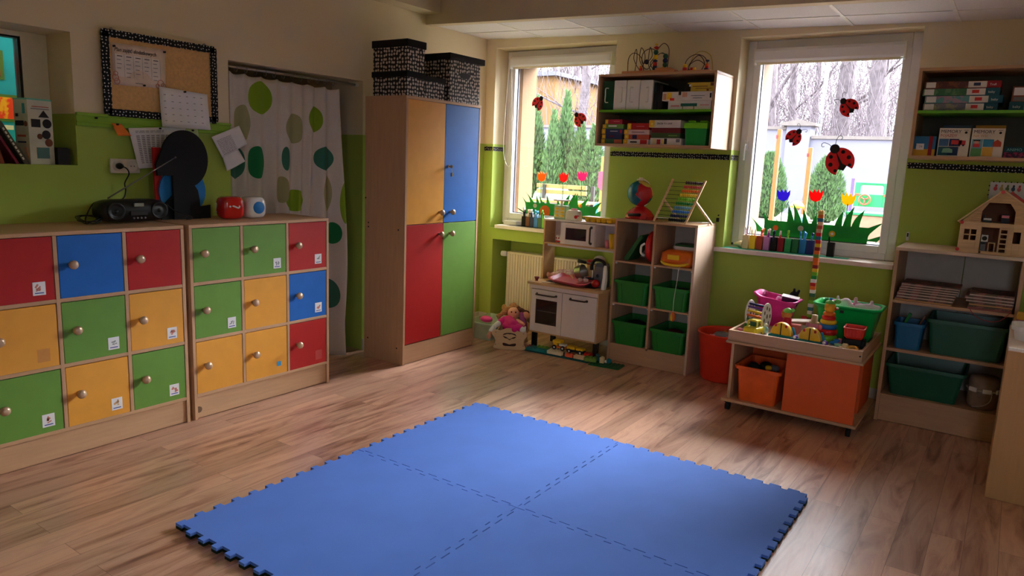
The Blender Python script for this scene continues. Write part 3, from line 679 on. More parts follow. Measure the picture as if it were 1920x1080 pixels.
def lines(parent, pts, x, rows, ink, w0=.1, w1=.9, v0=.15, v1=.85, th=.0022, seed=1, words=True, curl=0.0, cols=None):
    (a, b_, c, d) = pts; rnd = random.Random(seed); mb = MB()
    def P(u, v): return (x+curl*v*v+0.003*math.sin(u*PI)*v+.0012, (a[0]*(1-u)+b_[0]*u)*(1-v)+(d[0]*(1-u)+c[0]*u)*v, (a[1]*(1-u)+b_[1]*u)*(1-v)+(d[1]*(1-u)+c[1]*u)*v)
    H_ = abs(a[1]-d[1]); 
    for r in range(rows):
        v = v0+(v1-v0)*r/max(1, rows-1); u = w0
        while u < w1:
            L = rnd.uniform(.04, .12) if words else (w1-w0)
            if cols: L = .06
            e = min(w1, u+L); dv = th/H_/2
            mb.quad(P(u, v+dv), P(e, v+dv), P(e, v-dv), P(u, v-dv), ink); u = e+(cols if cols else .015)
    return mb.obj('printed_lines', parent)
# schedule poster
pp = ((2.052, 2.040), (2.352, 2.045), (2.348, 1.83), (2.056, 1.822))
o = sheet('schedule_poster', 'pastel schedule headed in script letters, at the left of the pin board', 'poster', pp, XL+.022, mat('pastel_poster_paper', (226, 204, 184), 0.8))
text('Plan zajęć dodatkowych', .030, (XL+.0245, 2.066, 1.998), '+x', DINK, o, 'heading', shear=.3, rot=0.0, sx_=.78)
m = MB(); m.box(XL+.0232, XL+.0238, 2.068, 2.318, 1.868, 1.985, mat('off_white_table', (232, 222, 212), 0.8)); m.obj('timetable_panel', o)
q = MB()
for k in range(6): y = 2.068+k*.05; q.box(XL+.0239, XL+.0243, y-.0005, y+.0005, 1.868, 1.985, INK)
for k in range(5):
    for r in range(3+(k*2) % 3): y = 2.078+k*.05; z = 1.955-r*.022; q.box(XL+.0239, XL+.0243, y, y+.022+.004*(r % 2), z, z+.003, INK)
    q.box(XL+.0239, XL+.0243, 2.08+k*.05, 2.108+k*.05, 1.973, 1.977, DINK)
q.obj('table_grid', o)
m = MB(); m.box(XL+.0232, XL+.024, 2.16, 2.235, 1.832, 1.852, PAPER); m.obj('footer_strip', o); text('zapraszamy', .009, (XL+.025, 2.174, 1.839), '+x', DINK, o, 'footer_word')
m = MB(); PI_ = mat('salmon_drawing', (206, 128, 104), 0.8)
for (y, z, r) in ((2.068, 1.86, .016), (2.075, 1.842, .014), (2.07, 1.882, .010), (2.318, 1.855, .017), (2.334, 1.842, .014), (2.30, 1.84, .010)): m.tube([(XL+.0245, y+math.cos(a)*r, z+math.sin(a)*r*1.1) for a in [k*PI/8 for k in range(16)]], .0018, PI_, 5, True)
m.obj('flower_drawing', o)
# calendar sheet
pp = ((2.302, 1.838), (2.598, 1.822), (2.606, 1.615), (2.304, 1.617))
o = sheet('calendar_sheet', 'white calendar sheet pinned over the lower right border of the pin board', 'paper', pp, XL+.034, PAPER, curl=.012)
q = MB()
for r in range(5):
    for k in range(6): y = 2.325+k*.045; z = 1.795-r*.036; q.box(XL+.0365+.012*((1.83-z)/.22)**2, XL+.0372+.012*((1.83-z)/.22)**2, y, y+.012, z, z+.003, INK)
q.obj('printed_dates', o)
pp = ((2.122, 1.598), (2.46, 1.625), (2.40, 1.40), (2.165, 1.378))
o = sheet('table_printout', 'white printed table sheet hanging behind the black cardboard figure', 'paper', pp, XL+.026, PAPER, curl=.008)
lines(o, pp, XL+.026, 2, DINK, .1, .6, .08, .11, seed=3, curl=.008); lines(o, pp, XL+.026, 16, INK, .1, .92, .2, .86, th=.004, seed=4, curl=.008, cols=.03)
pp = ((2.62, 1.575), (2.812, 1.655), (2.868, 1.545), (2.69, 1.455))
o = sheet('text_sheet', 'tilted white sheet of typed text pinned left of the curtain', 'paper', pp, XL+.030, PAPER)
lines(o, pp, XL+.030, 13, INK, .08, .6, .25, .92, seed=5)
pp = ((2.69, 1.47), (2.80, 1.515), (2.853, 1.436), (2.722, 1.372))
o = sheet('note_sheet', 'small white note sheet under the tilted typed sheet by the curtain', 'paper', pp, XL+.026, PAPER)
pp = ((2.034, 1.618), (2.085, 1.618), (2.135, 1.556), (2.062, 1.553))
o = sheet('orange_note', 'small bright orange sticky note pinned below the pin board', 'note', pp, XL+.024, mat('orange_note_paper', (240, 126, 40), 0.7), curl=.006)
pp = ((2.455, 1.618), (2.535, 1.618), (2.54, 1.575), (2.45, 1.58))
o = sheet('green_note', 'pale green slip of paper pinned above the black cardboard figure', 'note', pp, XL+.024, mat('pale_green_paper', (196, 214, 150), 0.8))
for (y, z, lab) in ((2.065, 2.022, 'left of schedule heading'), (2.345, 2.03, 'top right'), (2.22, 1.834, 'bottom of schedule'), (2.452, 1.823, 'calendar'), (2.063, 1.614, 'orange note'), (1.955, 1.640, 'bare wall'), (2.30, 1.606, 'table sheet'), (2.50, 1.607, 'green slip')):
    m = MB(); xx = XL+.024+(.012 if lab == 'calendar' else 0); 
    if lab == 'bare wall': xx = XL+.020
    m.lathe([(.0065, 0), (.004, .004), (.0055, .012), (0, .0125)], (xx, y, z), PIN, 'x', 10)
    o = m.obj('push_pin'); T(o, {'left of schedule heading': 'black push pin at the top left of the schedule poster', 'top right': 'black push pin at the top right of the schedule poster', 'bottom of schedule': 'black push pin below the middle of the schedule poster', 'calendar': 'black push pin holding the top of the white calendar sheet', 'orange note': 'dark push pin in the orange note', 'bare wall': 'black push pin alone in the green moulding left of the orange note', 'table sheet': 'black push pin holding the printed table sheet', 'green slip': 'black push pin in the pale green slip'}[lab], 'push pin', 'push pins on the left wall')

# socket with plug
t = thing('wall_socket', 'white double wall socket with a black plug in its left outlet', 'socket', (XL, 2.10, 1.39))
IV = mat('ivory_socket', (222, 214, 198), 0.4)
m = MB(); m.box(XL, XL+.012, 2.022, 2.184, 1.352, 1.430, IV); m.obj('face_plate', t, .004)
for y in (2.064, 2.142):
    m = MB(); m.lathe([(.030, 0), (.030, .005), (.026, .005), (.024, .001), (0, .001)], (XL+.012, y, 1.391), IV, 'x', 24); q = m.obj('outlet', t)
    m = MB(); m.cyl((XL+.013, y-.009, 1.391), (XL+.0145, y-.009, 1.391), .0028, DARK, n=8); m.cyl((XL+.013, y+.009, 1.391), (XL+.0145, y+.009, 1.391), .0028, DARK, n=8); m.obj('socket_hole', q)
t = thing('radio', 'rounded black portable radio with a long aerial on the left locker cabinet', 'radio', (-3.90, 2.03, 1.097))
m = MB(); prof = []
for i in range(17):
    u = -1+i/8; prof.append((max(.0, .062*(1-abs(u)**5)**.5), u*.185))
rings = []
for i in range(25):
    u = -1+i/12; k = (max(0.02, 1-abs(u)**6))**.5; rings.append([(-3.90+math.copysign(abs(math.cos(a))**.7, math.cos(a))*.085*k, 2.03+u*.188, 1.097+.062+.004+math.copysign(abs(math.sin(a))**.8, math.sin(a))*.06*k) for a in [2*PI*j/20 for j in range(20)]])
m.loft(rings, BLACK, True, True, True); m.obj('housing', t)
for y in (1.915, 2.145):
    m = MB(); m.lathe([(.046, 0), (.046, .012), (.040, .014), (.034, .006), (.012, .004), (.010, .012), (0, .013)], (-3.825, y, 1.165), BLACK, 'x', 24); m.obj('speaker', t)
m = MB(); m.box(-3.822, -3.808, 1.985, 2.075, 1.142, 1.165, DARK)
for k in range(4): m.cyl((-3.815, 2.0+k*.02, 1.128), (-3.805, 2.0+k*.02, 1.128), .005, GREYP, n=10)
m.obj('control_panel', t)
m = MB(); m.box(-3.815, -3.806, 2.005, 2.055, 1.188, 1.206, mat('lcd_grey', (140, 142, 128), 0.3)); m.obj('display', t)
m = MB(); m.tube([(-3.93, 1.93, 1.226), (-3.92, 2.13, 1.345), (-3.91, 2.30, 1.447)], .003, STEEL, 8, rad=[.0042, .0034, .002]); m.sph((-3.91, 2.303, 1.449), .005, STEEL, 10, 6); m.obj('aerial', t)
m = MB(); m.lathe([(.016, 0), (.018, .012), (.012, .034), (0, .036)], (XL+.014, 2.064, 1.391), BLACK, 'x', 16)
m.tube(smooth_path([(XL+.045, 2.066, 1.389), (XL+.07, 2.078, 1.38), (XL+.06, 2.095, 1.35), (XL+.04, 2.080, 1.30), (XL+.04, 2.083, 1.26), (XL+.05, 2.06, 1.215), (-4.0, 1.98, 1.20), (-3.97, 1.88, 1.20), (-3.96, 1.83, 1.13), (-3.90, 1.80, 1.106)], 6), .0035, BLACK)
pts = []
rnd = random.Random(3)
for k in range(26): a = k*1.35; pts.append((-3.90+.075*math.cos(a)+rnd.uniform(-.015, .015), 1.815+.045*math.sin(a)+rnd.uniform(-.01, .01), 1.103+.032*abs(math.sin(k*.7))+.002))
m.tube(smooth_path(pts, 5), .003, BLACK, 6); m.obj('power_cable', t)

# big black cardboard figure 
t = thing('cardboard_letter', 'large black cardboard arch-shaped cut-out with blue disc standing on the lockers', 'decoration', (-3.95, 2.37, 1.097))
m = MB(); x = -3.955; cy, cz, ro = 2.378, 1.440, .150
arc = [(cy+math.cos(a)*ro*.94, cz+math.sin(a)*ro*1.08) for a in [math.radians(d) for d in range(180, -76, -8)]]
pts = arc + [(2.40, 1.262), (2.37, 1.13), (2.33, 1.098), (2.265, 1.098), (2.285, 1.2), (2.295, 1.34), (2.235, 1.345), (2.235, 1.40)]
pts = [(2.205, 1.405)]+arc[2:]+[(2.45, 1.262), (2.46, 1.200), (2.465, 1.098), (2.30, 1.098), (2.300, 1.345), (2.212, 1.345)]
m.prism(pts, 'x', x, x+.018, BLACKP); m.obj('black_arch', t)
m = MB(); m.prism([(2.235, 1.098), (2.54, 1.098), (2.54, 1.175), (2.46, 1.165), (2.43, 1.18), (2.40, 1.30), (2.36, 1.26), (2.31, 1.24), (2.235, 1.165)], 'x', x-.012, x-.002, BLACKP); m.obj('black_base', t)
m = MB(); ring = [(2.378+math.cos(a)*.142, 1.255+math.sin(a)*.142) for a in [2*PI*k/40 for k in range(40)]]; m.prism([p for p in ring], 'x', x-.028, x-.016, mat('azure_card', (24, 120, 190), 0.7)); m.obj('blue_disc', t)
m = MB(); m.prism([(2.405, 1.20), (2.455, 1.215), (2.462, 1.25), (2.448, 1.28), (2.42, 1.262)], 'x', x+.001-.014, x-.001, mat('emerald_card', (16, 110, 60), 0.7)); m.obj('green_patch', t)
m = MB(); m.prism([(2.222, 1.16), (2.262, 1.16), (2.262, 1.5), (2.214, 1.5)], 'x', x-.042, x-.03, mat('scarlet_card', (186, 24, 24), 0.7)); m.obj('red_strip', t)
m = MB(); m.prism([(2.26, 1.098), (2.5, 1.098), (2.5, 1.14), (2.26, 1.14)], 'x', x-.045, x-.027, BLACKP); m.obj('rear_foot', t)
m = MB(); m.tube(smooth_path([(-3.93, 2.25, 1.19), (-3.915, 2.29, 1.15), (-3.90, 2.37, 1.12), (-3.90, 2.385, 1.105), (-3.90, 2.35, 1.101)], 5), .003, BLACK, 6); m.obj('loose_cord', t)

# inflatable dice
def dice(c, s, body, spin, label, q):
    t = thing('inflatable_cube', label, 'toy cube', (c[0], c[1], c[2]), 'inflatable picture cubes on the lockers', rz=spin)
    m = MB(); n = 14; h = s/2
    # puffed cube
    bm = []
    for f_ in range(6):
        g = []
        for j in range(n+1):
            for i in range(n+1):
                a, b2 = -1+2*i/n, -1+2*j/n; v = [(a, b2, 1), (b2, a, -1), (1, a, b2), (-1, b2, a), (b2, 1, a), (a, -1, b2)][f_]
                L = (abs(v[0])**5+abs(v[1])**5+abs(v[2])**5)**.2; k = 1/L*(1-.05*(abs(a*b2)))
                g.append((v[0]*h*k, v[1]*h*k, v[2]*h*k+h))
        m.add(g, [(j*(n+1)+i, j*(n+1)+i+1, (j+1)*(n+1)+i+1, (j+1)*(n+1)+i) for j in range(n) for i in range(n)], body, True)
    bo = m.obj('body', t, local=True)
    return t
GLR = mat('glossy_red_vinyl', (196, 24, 24), 0.2, coat=.4); GLW = mat('glossy_white_vinyl', (226, 222, 220), 0.2, coat=.4)
d1 = dice((-3.86, 2.605, 1.097), .135, GLR, -.22, 'red inflatable cube with a white question mark on the lockers', 0)
text('?', .095, (.0695, -.030, .092), '+x', GLW, d1, 'question_mark', world=False, rot=-PI/2, ex=.001)
text('?', .09, (-.045, -.0705, .035), '-y', GLW, d1, 'question_mark', world=False, ex=.001)
d2 = dice((-3.86, 2.76, 1.097), .130, GLW, -.12, 'white inflatable cube with a blue dot beside the red one', 1)
m = MB(); m.lathe([(.037, -.004), (.037, .0030), (.033, .0045), (0, .005)], (.0625, .008, .066), BBLU, 'x', 28); m.obj('blue_dot', d2, local=True)

# things in the left recess
t = thing('game_carton', 'tall cream carton printed with black shapes standing in the wall recess', 'box', (-4.17, 1.70, 1.39), rz=.18)
CART = mat('cream_carton', (206, 204, 180), 0.6); TEA2 = mat('mint_carton_lid', (110, 190, 160), 0.6)
m = MB(); m.box(-.055, .055, -.062, .062, 0, .318, CART); m.obj('carton', t, .001, local=True)
m = MB(); m.box(-.056, .056, -.063, .063, .318, .326, TEA2); m.box(-.01, .01, -.03, .03, .326, .3265, DARK); m.obj('top_flap', t, .001, local=True)
m = MB(); x = .0555; BR = mat('cocoa_print', (120, 66, 40), 0.7)
m.prism([(-.01, .235), (.045, .235), (.018, .27)], 'x', x, x+.0012, DINK); m.box(x, x+.0012, -.048, -.002, .185, .225, DINK); m.lathe([(.023, 0), (.023, .0012)], (x, .032, .205), DINK, 'x', 20)
m.lathe([(.022, 0), (.022, .0012)], (x, .025, .15), DINK, 'x', 20); m.lathe([(.014, 0), (.014, .0009)], (x, -.008, .14), BR, 'x', 12); m.lathe([(.02, 0), (.02, .0009)], (x, .036, .11), BR, 'x', 14)
m.box(x, x+.0012, -.028, .036, .03, .085, DGRN); m.box(x, x+.0008, -.04, .045, .285, .289, mat('rust_print', (180, 80, 50), .7)); m.box(x, x+.0012, -.045, .046, .262+.012, .278, INK)
m.obj('printed_figures', t, local=True); m = MB(); y = -.0625
m.box(-.04, -.02, y-.001, y, .235, .25, DINK); m.box(-.045, .02, y-.001, y, .19, .215, DINK); m.lathe([(.014, -.001), (.014, 0)], (.035, y, .20), BR, 'y', 14)
m.box(-.035, .03, y-.001, y, .135, .145, mat('rust_print', (180, 80, 50), .7)); m.box(-.035, .03, y-.001, y, .105, .113, NAVY); m.box(.015, .035, y-.001, y, .25, .30, BTEA)
m.prism([(.01, .08), (.03, .085), (.05, .03), (.045, .02), (.03, .05)], 'y', y-.001, y, mat('peach_print', (226, 170, 140), .7)); m.obj('printed_figures', t, local=True)
def leaning_book(y, ang, w_, h, th, c, label, pages=True):
    t = thing('book', label, 'book', (-4.2, y, 1.392), 'books leaning in the wall recess'); 
    M_ = Matrix.Rotation(ang, 4, 'X')
    m = MB(); m.box(-.09, .09, -th, -th+.003, 0, h, c); m.box(-.09, .09, -.003, 0, 0, h, c); m.box(.086, .09, -th, 0, 0, h, c); m.xform(M_); m.obj('cover', t, .0008, local=True)
    m = MB(); m.box(-.086, .086, -th+.003, -.003, .003, h-.003, PAPER); m.xform(M_); m.obj('pages', t, local=True)
    return t, M_
b1, M1 = leaning_book(1.645, .50, .16, .235, .022, mat('olive_cover', (92, 84, 66), .6), 'wide olive grey book leaning rightmost of the books in the recess')
text('KRAINA  ZABAW', .017, (.0905, -.006, .03), '+x', CREAM, b1, 'spine_title', world=False, rot=-.5+PI/2 if False else 0)
b2, M2 = leaning_book(1.60, .50, .16, .225, .014, mat('maroon_cover', (136, 28, 48), .6), 'thin maroon book leaning in the recess under the olive one')
b3, M3 = leaning_book(1.535, .22, .16, .21, .02, mat('rust_cover', (150, 70, 30), .6), 'rusty orange book standing at the far left of the recess')
b1.children[-1].matrix_local = Matrix.Rotation(.5, 4, 'X') @ Matrix.Translation((0, 0, 0))
for ch in b1.children:
    if ch.name.startswith('spine_title'):
        bpy.data.objects.remove(ch)
st = MB()
for i in range(9): st.box(.0902, .0908, -.016, -.008, .03+i*.02, .043+i*.02, CREAM)
st.xform(M1); st.obj('spine_print', b1, local=True)
m = MB(); m.box(-4.18, -4.10, 1.775, 1.835, 1.39, 1.475, BLACK); m.box(-4.17, -4.11, 1.78, 1.83, 1.475, 1.478, DARK); T(m.obj('speaker_box', None, .004), 'small black box right of the cream carton in the recess', 'box')

# ================================================================= WALL SHELVES AND SHELF UNITS
SHG = mat('lime_shelf_board', (104, 176, 40), 0.4, var=.03); SIDEW = mat('pale_shelf_side', (222, 204, 192), .5, 'woodz', var=.03)
def wall_shelf(x0, x1, y0, z0, z1, label, zs):
    t = thing('wall_shelf', label, 'wall shelf', ((x0+x1)/2, YW, z0), 'open wall shelves with a lime middle board')
    m = MB(); th = .018
    m.box(x0, x1, y0, YW-.001, z0, z0+th, LAMX); m.box(x0, x1, y0, YW-.001, z1-th, z1, LAMX); m.box(x0, x0+th, y0, YW-.001, z0+th, z1-th, LAM); m.box(x1-th, x1, y0, YW-.001, z0+th, z1-th, LAM); m.obj('case', t, .0015)
    m = MB(); m.box(x0+th, x1-th, YW-.008, YW-.002, z0+th, z1-th, mat('dark_grey_back', (96, 92, 84), .6)); m.obj('back_panel', t)
    m = MB(); m.box(x0+th, x1-th, y0+.006, YW-.01, zs, zs+.016, SHG); m.obj('shelf_board', t, .001)
    return t
wall_shelf(-2.738, -1.816, 5.025, 1.652, 2.182, 'open wall shelf with files and games between the two windows', 1.905)
wall_shelf(-.585, .42, 5.025, 1.622, 2.150, 'open wall shelf of puzzle boxes at the right edge', 1.888)

def flatbox(name, x0, x1, y0, y1, z0, z1, m_, label, cat, group, panels=(), lid=True):
    """a carton with printed panels on its front: panels = (u0,u1,v0,v1,material)"""
    t = thing(name, label, cat, ((x0+x1)/2, (y0+y1)/2, z0), group)
    m = MB(); m.box(x0, x1, y0, y1, z0, z1, m_); m.obj('carton', t, .001)
    if panels:
        by = {}
        for (u0, u1, v0, v1, pm) in panels: by.setdefault(pm.name, []).append((u0, u1, v0, v1, pm))
        for i, (k, L) in enumerate(by.items()):
            m = MB()
            for (u0, u1, v0, v1, pm) in L: m.box(x0+(x1-x0)*u0, x0+(x1-x0)*u1, y0-.0008-.0002*i, y0+.001, z0+(z1-z0)*v0, z0+(z1-z0)*v1, pm)
            m.obj('printed_panel', t)
    return t
# --- shelf 1 files
def file_box(x0, x1, z0, h, m_, label, hm, left):
    t = thing('file_case', label, 'file case', ((x0+x1)/2, 5.18, z0), 'upright file cases on the left wall shelf')
    m = MB(); m.box(x0, x1, 5.045, 5.33, z0, z0+h, m_); m.obj('case', t, .004)
    hx = x0+(x1-x0)*(.32 if left else .72); d = .018 if left else -.018
    m = MB(); m.tube(smooth_path([(hx+d, 5.045, z0+.055), (hx, 5.030, z0+.058), (hx, 5.028, z0+h/2), (hx, 5.030, z0+h-.058), (hx+d, 5.045, z0+h-.055)], 5), .0045, hm, 8); m.obj('carry_handle', t)
z = 1.9215
file_box(-2.700, -2.614, z, .213, mat('bottle_green_case', (10, 74, 48), .4), 'dark green file case at the left end of the wall shelf', WHITE, True)
file_box(-2.610, -2.508, z, .215, WHITE, 'white file case directly right of the dark green one', WHITE, False)
file_box(-2.504, -2.400, z, .214, WHITE, 'middle one of the three white file cases', WHITE, True)
file_box(-2.396, -2.296, z, .212, WHITE, 'rightmost white file case, next to the black files', WHITE, False)
for i, (a, c) in enumerate(((-2.292, -2.272), (-2.270, -2.250), (-2.248, -2.2215))):
    m = MB(); m.box(a, c, 5.06, 5.33, z, z+.195-.01*i, [mat('dark_teal_binder', (16, 46, 50), .5), BLACK, DARK][i]); m.box(a+.003, c-.003, 5.057, 5.0605, z+.02, z+.12, DARK)
    T(m.obj('binder', None, .003), ['thin dark teal binder touching the rightmost white file case', 'thin black binder second after the white file cases', 'thick black binder in the shadow left of the game cartons'][i], 'binder', 'dark binders on the left wall shelf')
YPAN = mat('yellow_sun_print', (240, 200, 50), .6); 
flatbox('game_box', -2.170, -1.850, 5.05, 5.32, z, z+.060, mat('white_carton', (222, 214, 208), .6), 'long white game carton with a green handle on the lime shelf board', 'game box', 'cartons right of the files', ((.07, .27, .3, .5, mat('rose_print', (214, 140, 140), .7)), (.3, .68, .35, .7, mat('dark_green_print', (20, 100, 84), .7)), (.34, .36, 0, .35, mat('olive_line', (120, 124, 70), .7)), (.6, .62, 0, .35, mat('olive_line', (120, 124, 70), .7)), (.75, .95, .45, .55, mat('rose_print', (214, 140, 140), .7))))
g = flatbox('game_box', -2.218, -1.845, 5.048, 5.32, z+.0605, z+.123, MATS['white_carton'], 'longer white game carton lying on the one with the green handle', 'game box', 'cartons right of the files', ((.02, .08, .1, .8, mat('peach_face_print', (200, 150, 126), .7)), (.09, .2, .15, .9, YPAN), (.16, .25, .02, .3, BRED), (.33, .38, .62, 1.0, DARK), (.41, .5, .4, .9, mat('salmon_print', (220, 160, 130), .7)), (.58, .85, .5, .56, INK), (.62, .8, .25, .32, INK), (.95, .98, .3, .8, DINK)))
flatbox('game_box', -2.035, -1.838, 5.055, 5.30, z+.1235, z+.185, mat('mustard_carton', (206, 176, 60), .6), 'mustard yellow game carton with a toucan picture on top of the white cartons', 'game box', 'cartons right of the files', ((-.06, .12, .02, .85, BLACK), (.06, .14, .55, .8, WHITE), (.2, .75, .52, .6, BROWN), (.3, .9, .3, .36, BROWN), (.85, .98, .6, .95, BROWN), (.72, .8, .05, .25, BROWN)))
# --- shelf 1 lower games
z = 1.6705
YT = mat('yellow_tab', (240, 190, 40), .6); STAR = mat('pale_star', (250, 226, 120), .6)
def game(x0, x1, z0, h, m_, label, y0=5.05, tab=True, grp='flat game boxes stacked on the left wall shelf', extra=()):
    p = [(-.005, .17, .06, .94, YT), (.06, .11, .35, .65, STAR)] if tab else []
    return flatbox('game_box', x0, x1, y0, y0+.24, z0, z0+h-.0008, m_, label, 'game box', grp, tuple(p)+tuple(extra))
MAROON = mat('maroon_carton', (110, 24, 40), .6); FOREST = mat('forest_carton', (60, 110, 70), .6); INDIGO = mat('indigo_carton', (40, 50, 90), .6); CRIM = mat('crimson_carton', (170, 36, 60), .6); PGR = mat('leaf_carton', (110, 160, 70), .6); REDC = mat('red_carton', (180, 30, 34), .6); BUR = mat('burnt_carton', (190, 80, 60), .6); WC = MATS['white_carton']
h = .0355
game(-2.695, -2.518, z, h, FOREST, 'green and orange game box at the bottom of the leftmost stack', extra=((.62, .98, .1, .9, mat('rust_carton', (190, 96, 70), .6)),))
game(-2.690, -2.522, z+h, h, INDIGO, 'thin indigo game box second from the bottom of the leftmost stack', extra=((.35, .6, .4, .75, MAROON),))
game(-2.695, -2.515, z+2*h, h+.006, mat('slate_carton', (50, 62, 100), .6), 'slate blue game box in the middle of the leftmost stack', extra=((.4, .75, .5, .6, PAPER), (.85, .95, .2, .8, CRIM)))
game(-2.690, -2.515, z+3*h+.006, h-.002, PGR, 'leaf green game box second from the top of the leftmost stack', extra=((.28, .68, .4, .75, PAPER),))
game(-2.670, -2.528, z+4*h+.004, h, CRIM, 'crimson game box on top of the leftmost stack', extra=((.5, .85, .5, .6, PINKP),))
game(-2.508, -2.305, z, h, WC, 'white and red game box at the bottom of the second stack', extra=((.28, .55, .3, .6, DINK), (.68, .95, .05, .95, REDC)))
game(-2.500, -2.300, z+h, h, BUR, 'burnt orange game box with a blue picture in the second stack', extra=((.32, .5, .1, .9, NAVY),))
game(-2.505, -2.300, z+2*h, h, mat('pale_pink_carton', (224, 190, 186), .6), 'pale pink game box in the second stack', extra=((.3, .8, .4, .6, mat('mauve_print', (150, 100, 110), .7)),))
game(-2.480, -2.310, z+3*h, h+.012, REDC, 'red game box on top of the second stack', extra=((.42, .8, .48, .55, PINKP),))
game(-2.290, -2.050, z, .048, WC, 'white game box with a row of little pictures at the bottom of the third stack', tab=False, extra=((.08, .2, .1, .85, mat('cream_figure', (220, 196, 140), .7)), (.22, .34, .05, .8, REDC), (.38, .42, .1, .8, YPAN), (.46, .55, .1, .95, DINK), (.84, .96, .4, .9, INK)))
game(-2.285, -2.060, z+.048, .037, mat('dark_leaf_carton', (60, 84, 44), .6), 'dark green game box in the middle of the third stack', tab=False, extra=((.6, .9, .4, .6, PGR),))
game(-2.285, -2.060, z+.085, .037, mat('wine_carton', (110, 28, 36), .6), 'wine red game box in the third stack', tab=False)
g = game(-2.305, -2.062, z+.122, .055, WC, 'white game box with black lettering on top of the third stack')
text('ZRÓB TO SAM', .018, (-2.245, 5.0485, z+.145), '-y', DINK, g, 'box_title')
# green block-shaped tub
t = thing('toy_tub', 'green block-shaped plastic tub with lime lid on the left wall shelf', 'tub', (-1.945, 5.13, z))
m = MB(); m.loft([rring(-1.945, 5.13, .075, .08, .01, z, 2), rring(-1.945, 5.13, .083, .088, .01, z+.125, 2)], BGR2, True, True); m.obj('tub_body', t)
m = MB(); m.box(-2.032, -1.858, 5.037, 5.223, z+.118, z+.158, BLIM); m.obj('lid', t, .004)
m = MB()
for sx_ in (-1.992, -1.902):
    for sy in (5.085, 5.18): m.cyl((sx_, sy, z+.158), (sx_, sy, z+.174), .027, BLIM, n=20)
m.obj('lid_stud', t)
# --- bead mazes on shelf 1
def maze(name, label, base, wires, beads, z0, wedge=False):
    t = thing(name, label, 'bead maze', ((base[0]+base[1])/2, (base[2]+base[3])/2, z0), 'bead mazes on the wall shelf')
    m = MB(); m.box(base[0], base[1], base[2], base[3], z0, z0+base[4], mat('honey_wood', (206, 140, 92), .45, 'woodx', var=.08))
    if wedge: m.box(base[1]-.16, base[1]-.04, base[2]+.02, base[3]-.03, z0+base[4], z0+base[4]+.018, MATS['honey_wood'])
    m.obj('base', t, .004)
    for pts, col in wires:
        m = MB(); m.tube(smooth_path(pts, 8), .0028, col, 6); m.obj('wire', t)
    for (c, r, col, kind) in beads:
        m = MB()
        if kind == 's': m.sph(c, r, col, 12, 8)
        elif kind == 'd': m.lathe([(0, -r*.7), (r, -r*.15), (r, r*.15), (0, r*.7)], c, col, 'z', 14, smooth=False)
        else: m.cyl((c[0], c[1], c[2]-r*.8), (c[0], c[1], c[2]+r*.8), r*.85, col, n=12)
        m.obj('bead', t)
MAR = mat('maroon_wire', (70, 26, 34), .35); GRW = mat('green_wire', (40, 80, 60), .35); YW_ = mat('yellow_wire', (190, 160, 50), .35)
Z = 2.182
maze('bead_maze', 'large bead maze with looping wires on top of the wall shelf', (-2.56, -2.145, 5.05, 5.25, .02),
     [([(-2.535, 5.1, Z+.02), (-2.533, 5.1, Z+.12), (-2.49, 5.1, Z+.155), (-2.44, 5.12, Z+.12), (-2.425, 5.14, Z+.03), (-2.46, 5.15, Z+.035), (-2.515, 5.15, Z+.12), (-2.50, 5.15, Z+.19), (-2.485, 5.14, Z+.12), (-2.487, 5.12, Z+.02)], MAR),
      ([(-2.43, 5.1, Z+.02), (-2.40, 5.1, Z+.12), (-2.435, 5.1, Z+.19), (-2.45, 5.12, Z+.10), (-2.40, 5.14, Z+.04), (-2.355, 5.15, Z+.10), (-2.345, 5.15, Z+.17), (-2.39, 5.14, Z+.185), (-2.43, 5.12, Z+.15), (-2.42, 5.1, Z+.08), (-2.375, 5.1, Z+.09), (-2.345, 5.1, Z+.13), (-2.365, 5.1, Z+.19), (-2.372, 5.1, Z+.08), (-2.345, 5.1, Z+.02)], MAR),
      ([(-2.32, 5.12, Z+.02), (-2.375, 5.14, Z+.08), (-2.33, 5.16, Z+.14), (-2.28, 5.16, Z+.15), (-2.265, 5.14, Z+.06), (-2.27, 5.12, Z+.02)], MAR),
      ([(-2.32, 5.10, Z+.02), (-2.315, 5.10, Z+.14), (-2.285, 5.10, Z+.195), (-2.25, 5.1, Z+.21), (-2.215, 5.1, Z+.16), (-2.22, 5.1, Z+.02)], MAR),
      ([(-2.255, 5.13, Z+.03), (-2.25, 5.13, Z+.13), (-2.29, 5.14, Z+.15)], GRW)],
     [((-2.428, 5.1, Z+.05), .012, BORG, 'c'), ((-2.428, 5.1, Z+.032), .014, BRED, 'c'), ((-2.43, 5.1, Z+.02+.012), .012, NAVY, 'c'), ((-2.395, 5.12, Z+.09), .018, NAVY, 's'), ((-2.33, 5.12, Z+.04), .016, DGRN, 'd'), ((-2.31, 5.09, Z+.182), .020, BRED, 'd'), ((-2.312, 5.09, Z+.15), .018, DGRN, 's'), ((-2.312, 5.09, Z+.205), .012, BYEL, 'd'),
      ((-2.312, 5.09, Z+.115), .018, BYEL, 'c'), ((-2.314, 5.09, Z+.09), .018, NAVY, 'd'), ((-2.314, 5.09, Z+.065), .018, BRED, 'c'), ((-2.314, 5.09, Z+.04), .018, NAVY, 'c'), ((-2.252, 5.13, Z+.125), .019, DGRN, 's'), ((-2.252, 5.13, Z+.095), .019, NAVY, 's'), ((-2.252, 5.13, Z+.065), .018, DGRN, 's'), ((-2.265, 5.13, Z+.045), .012, BYEL, 'd')], Z, True)
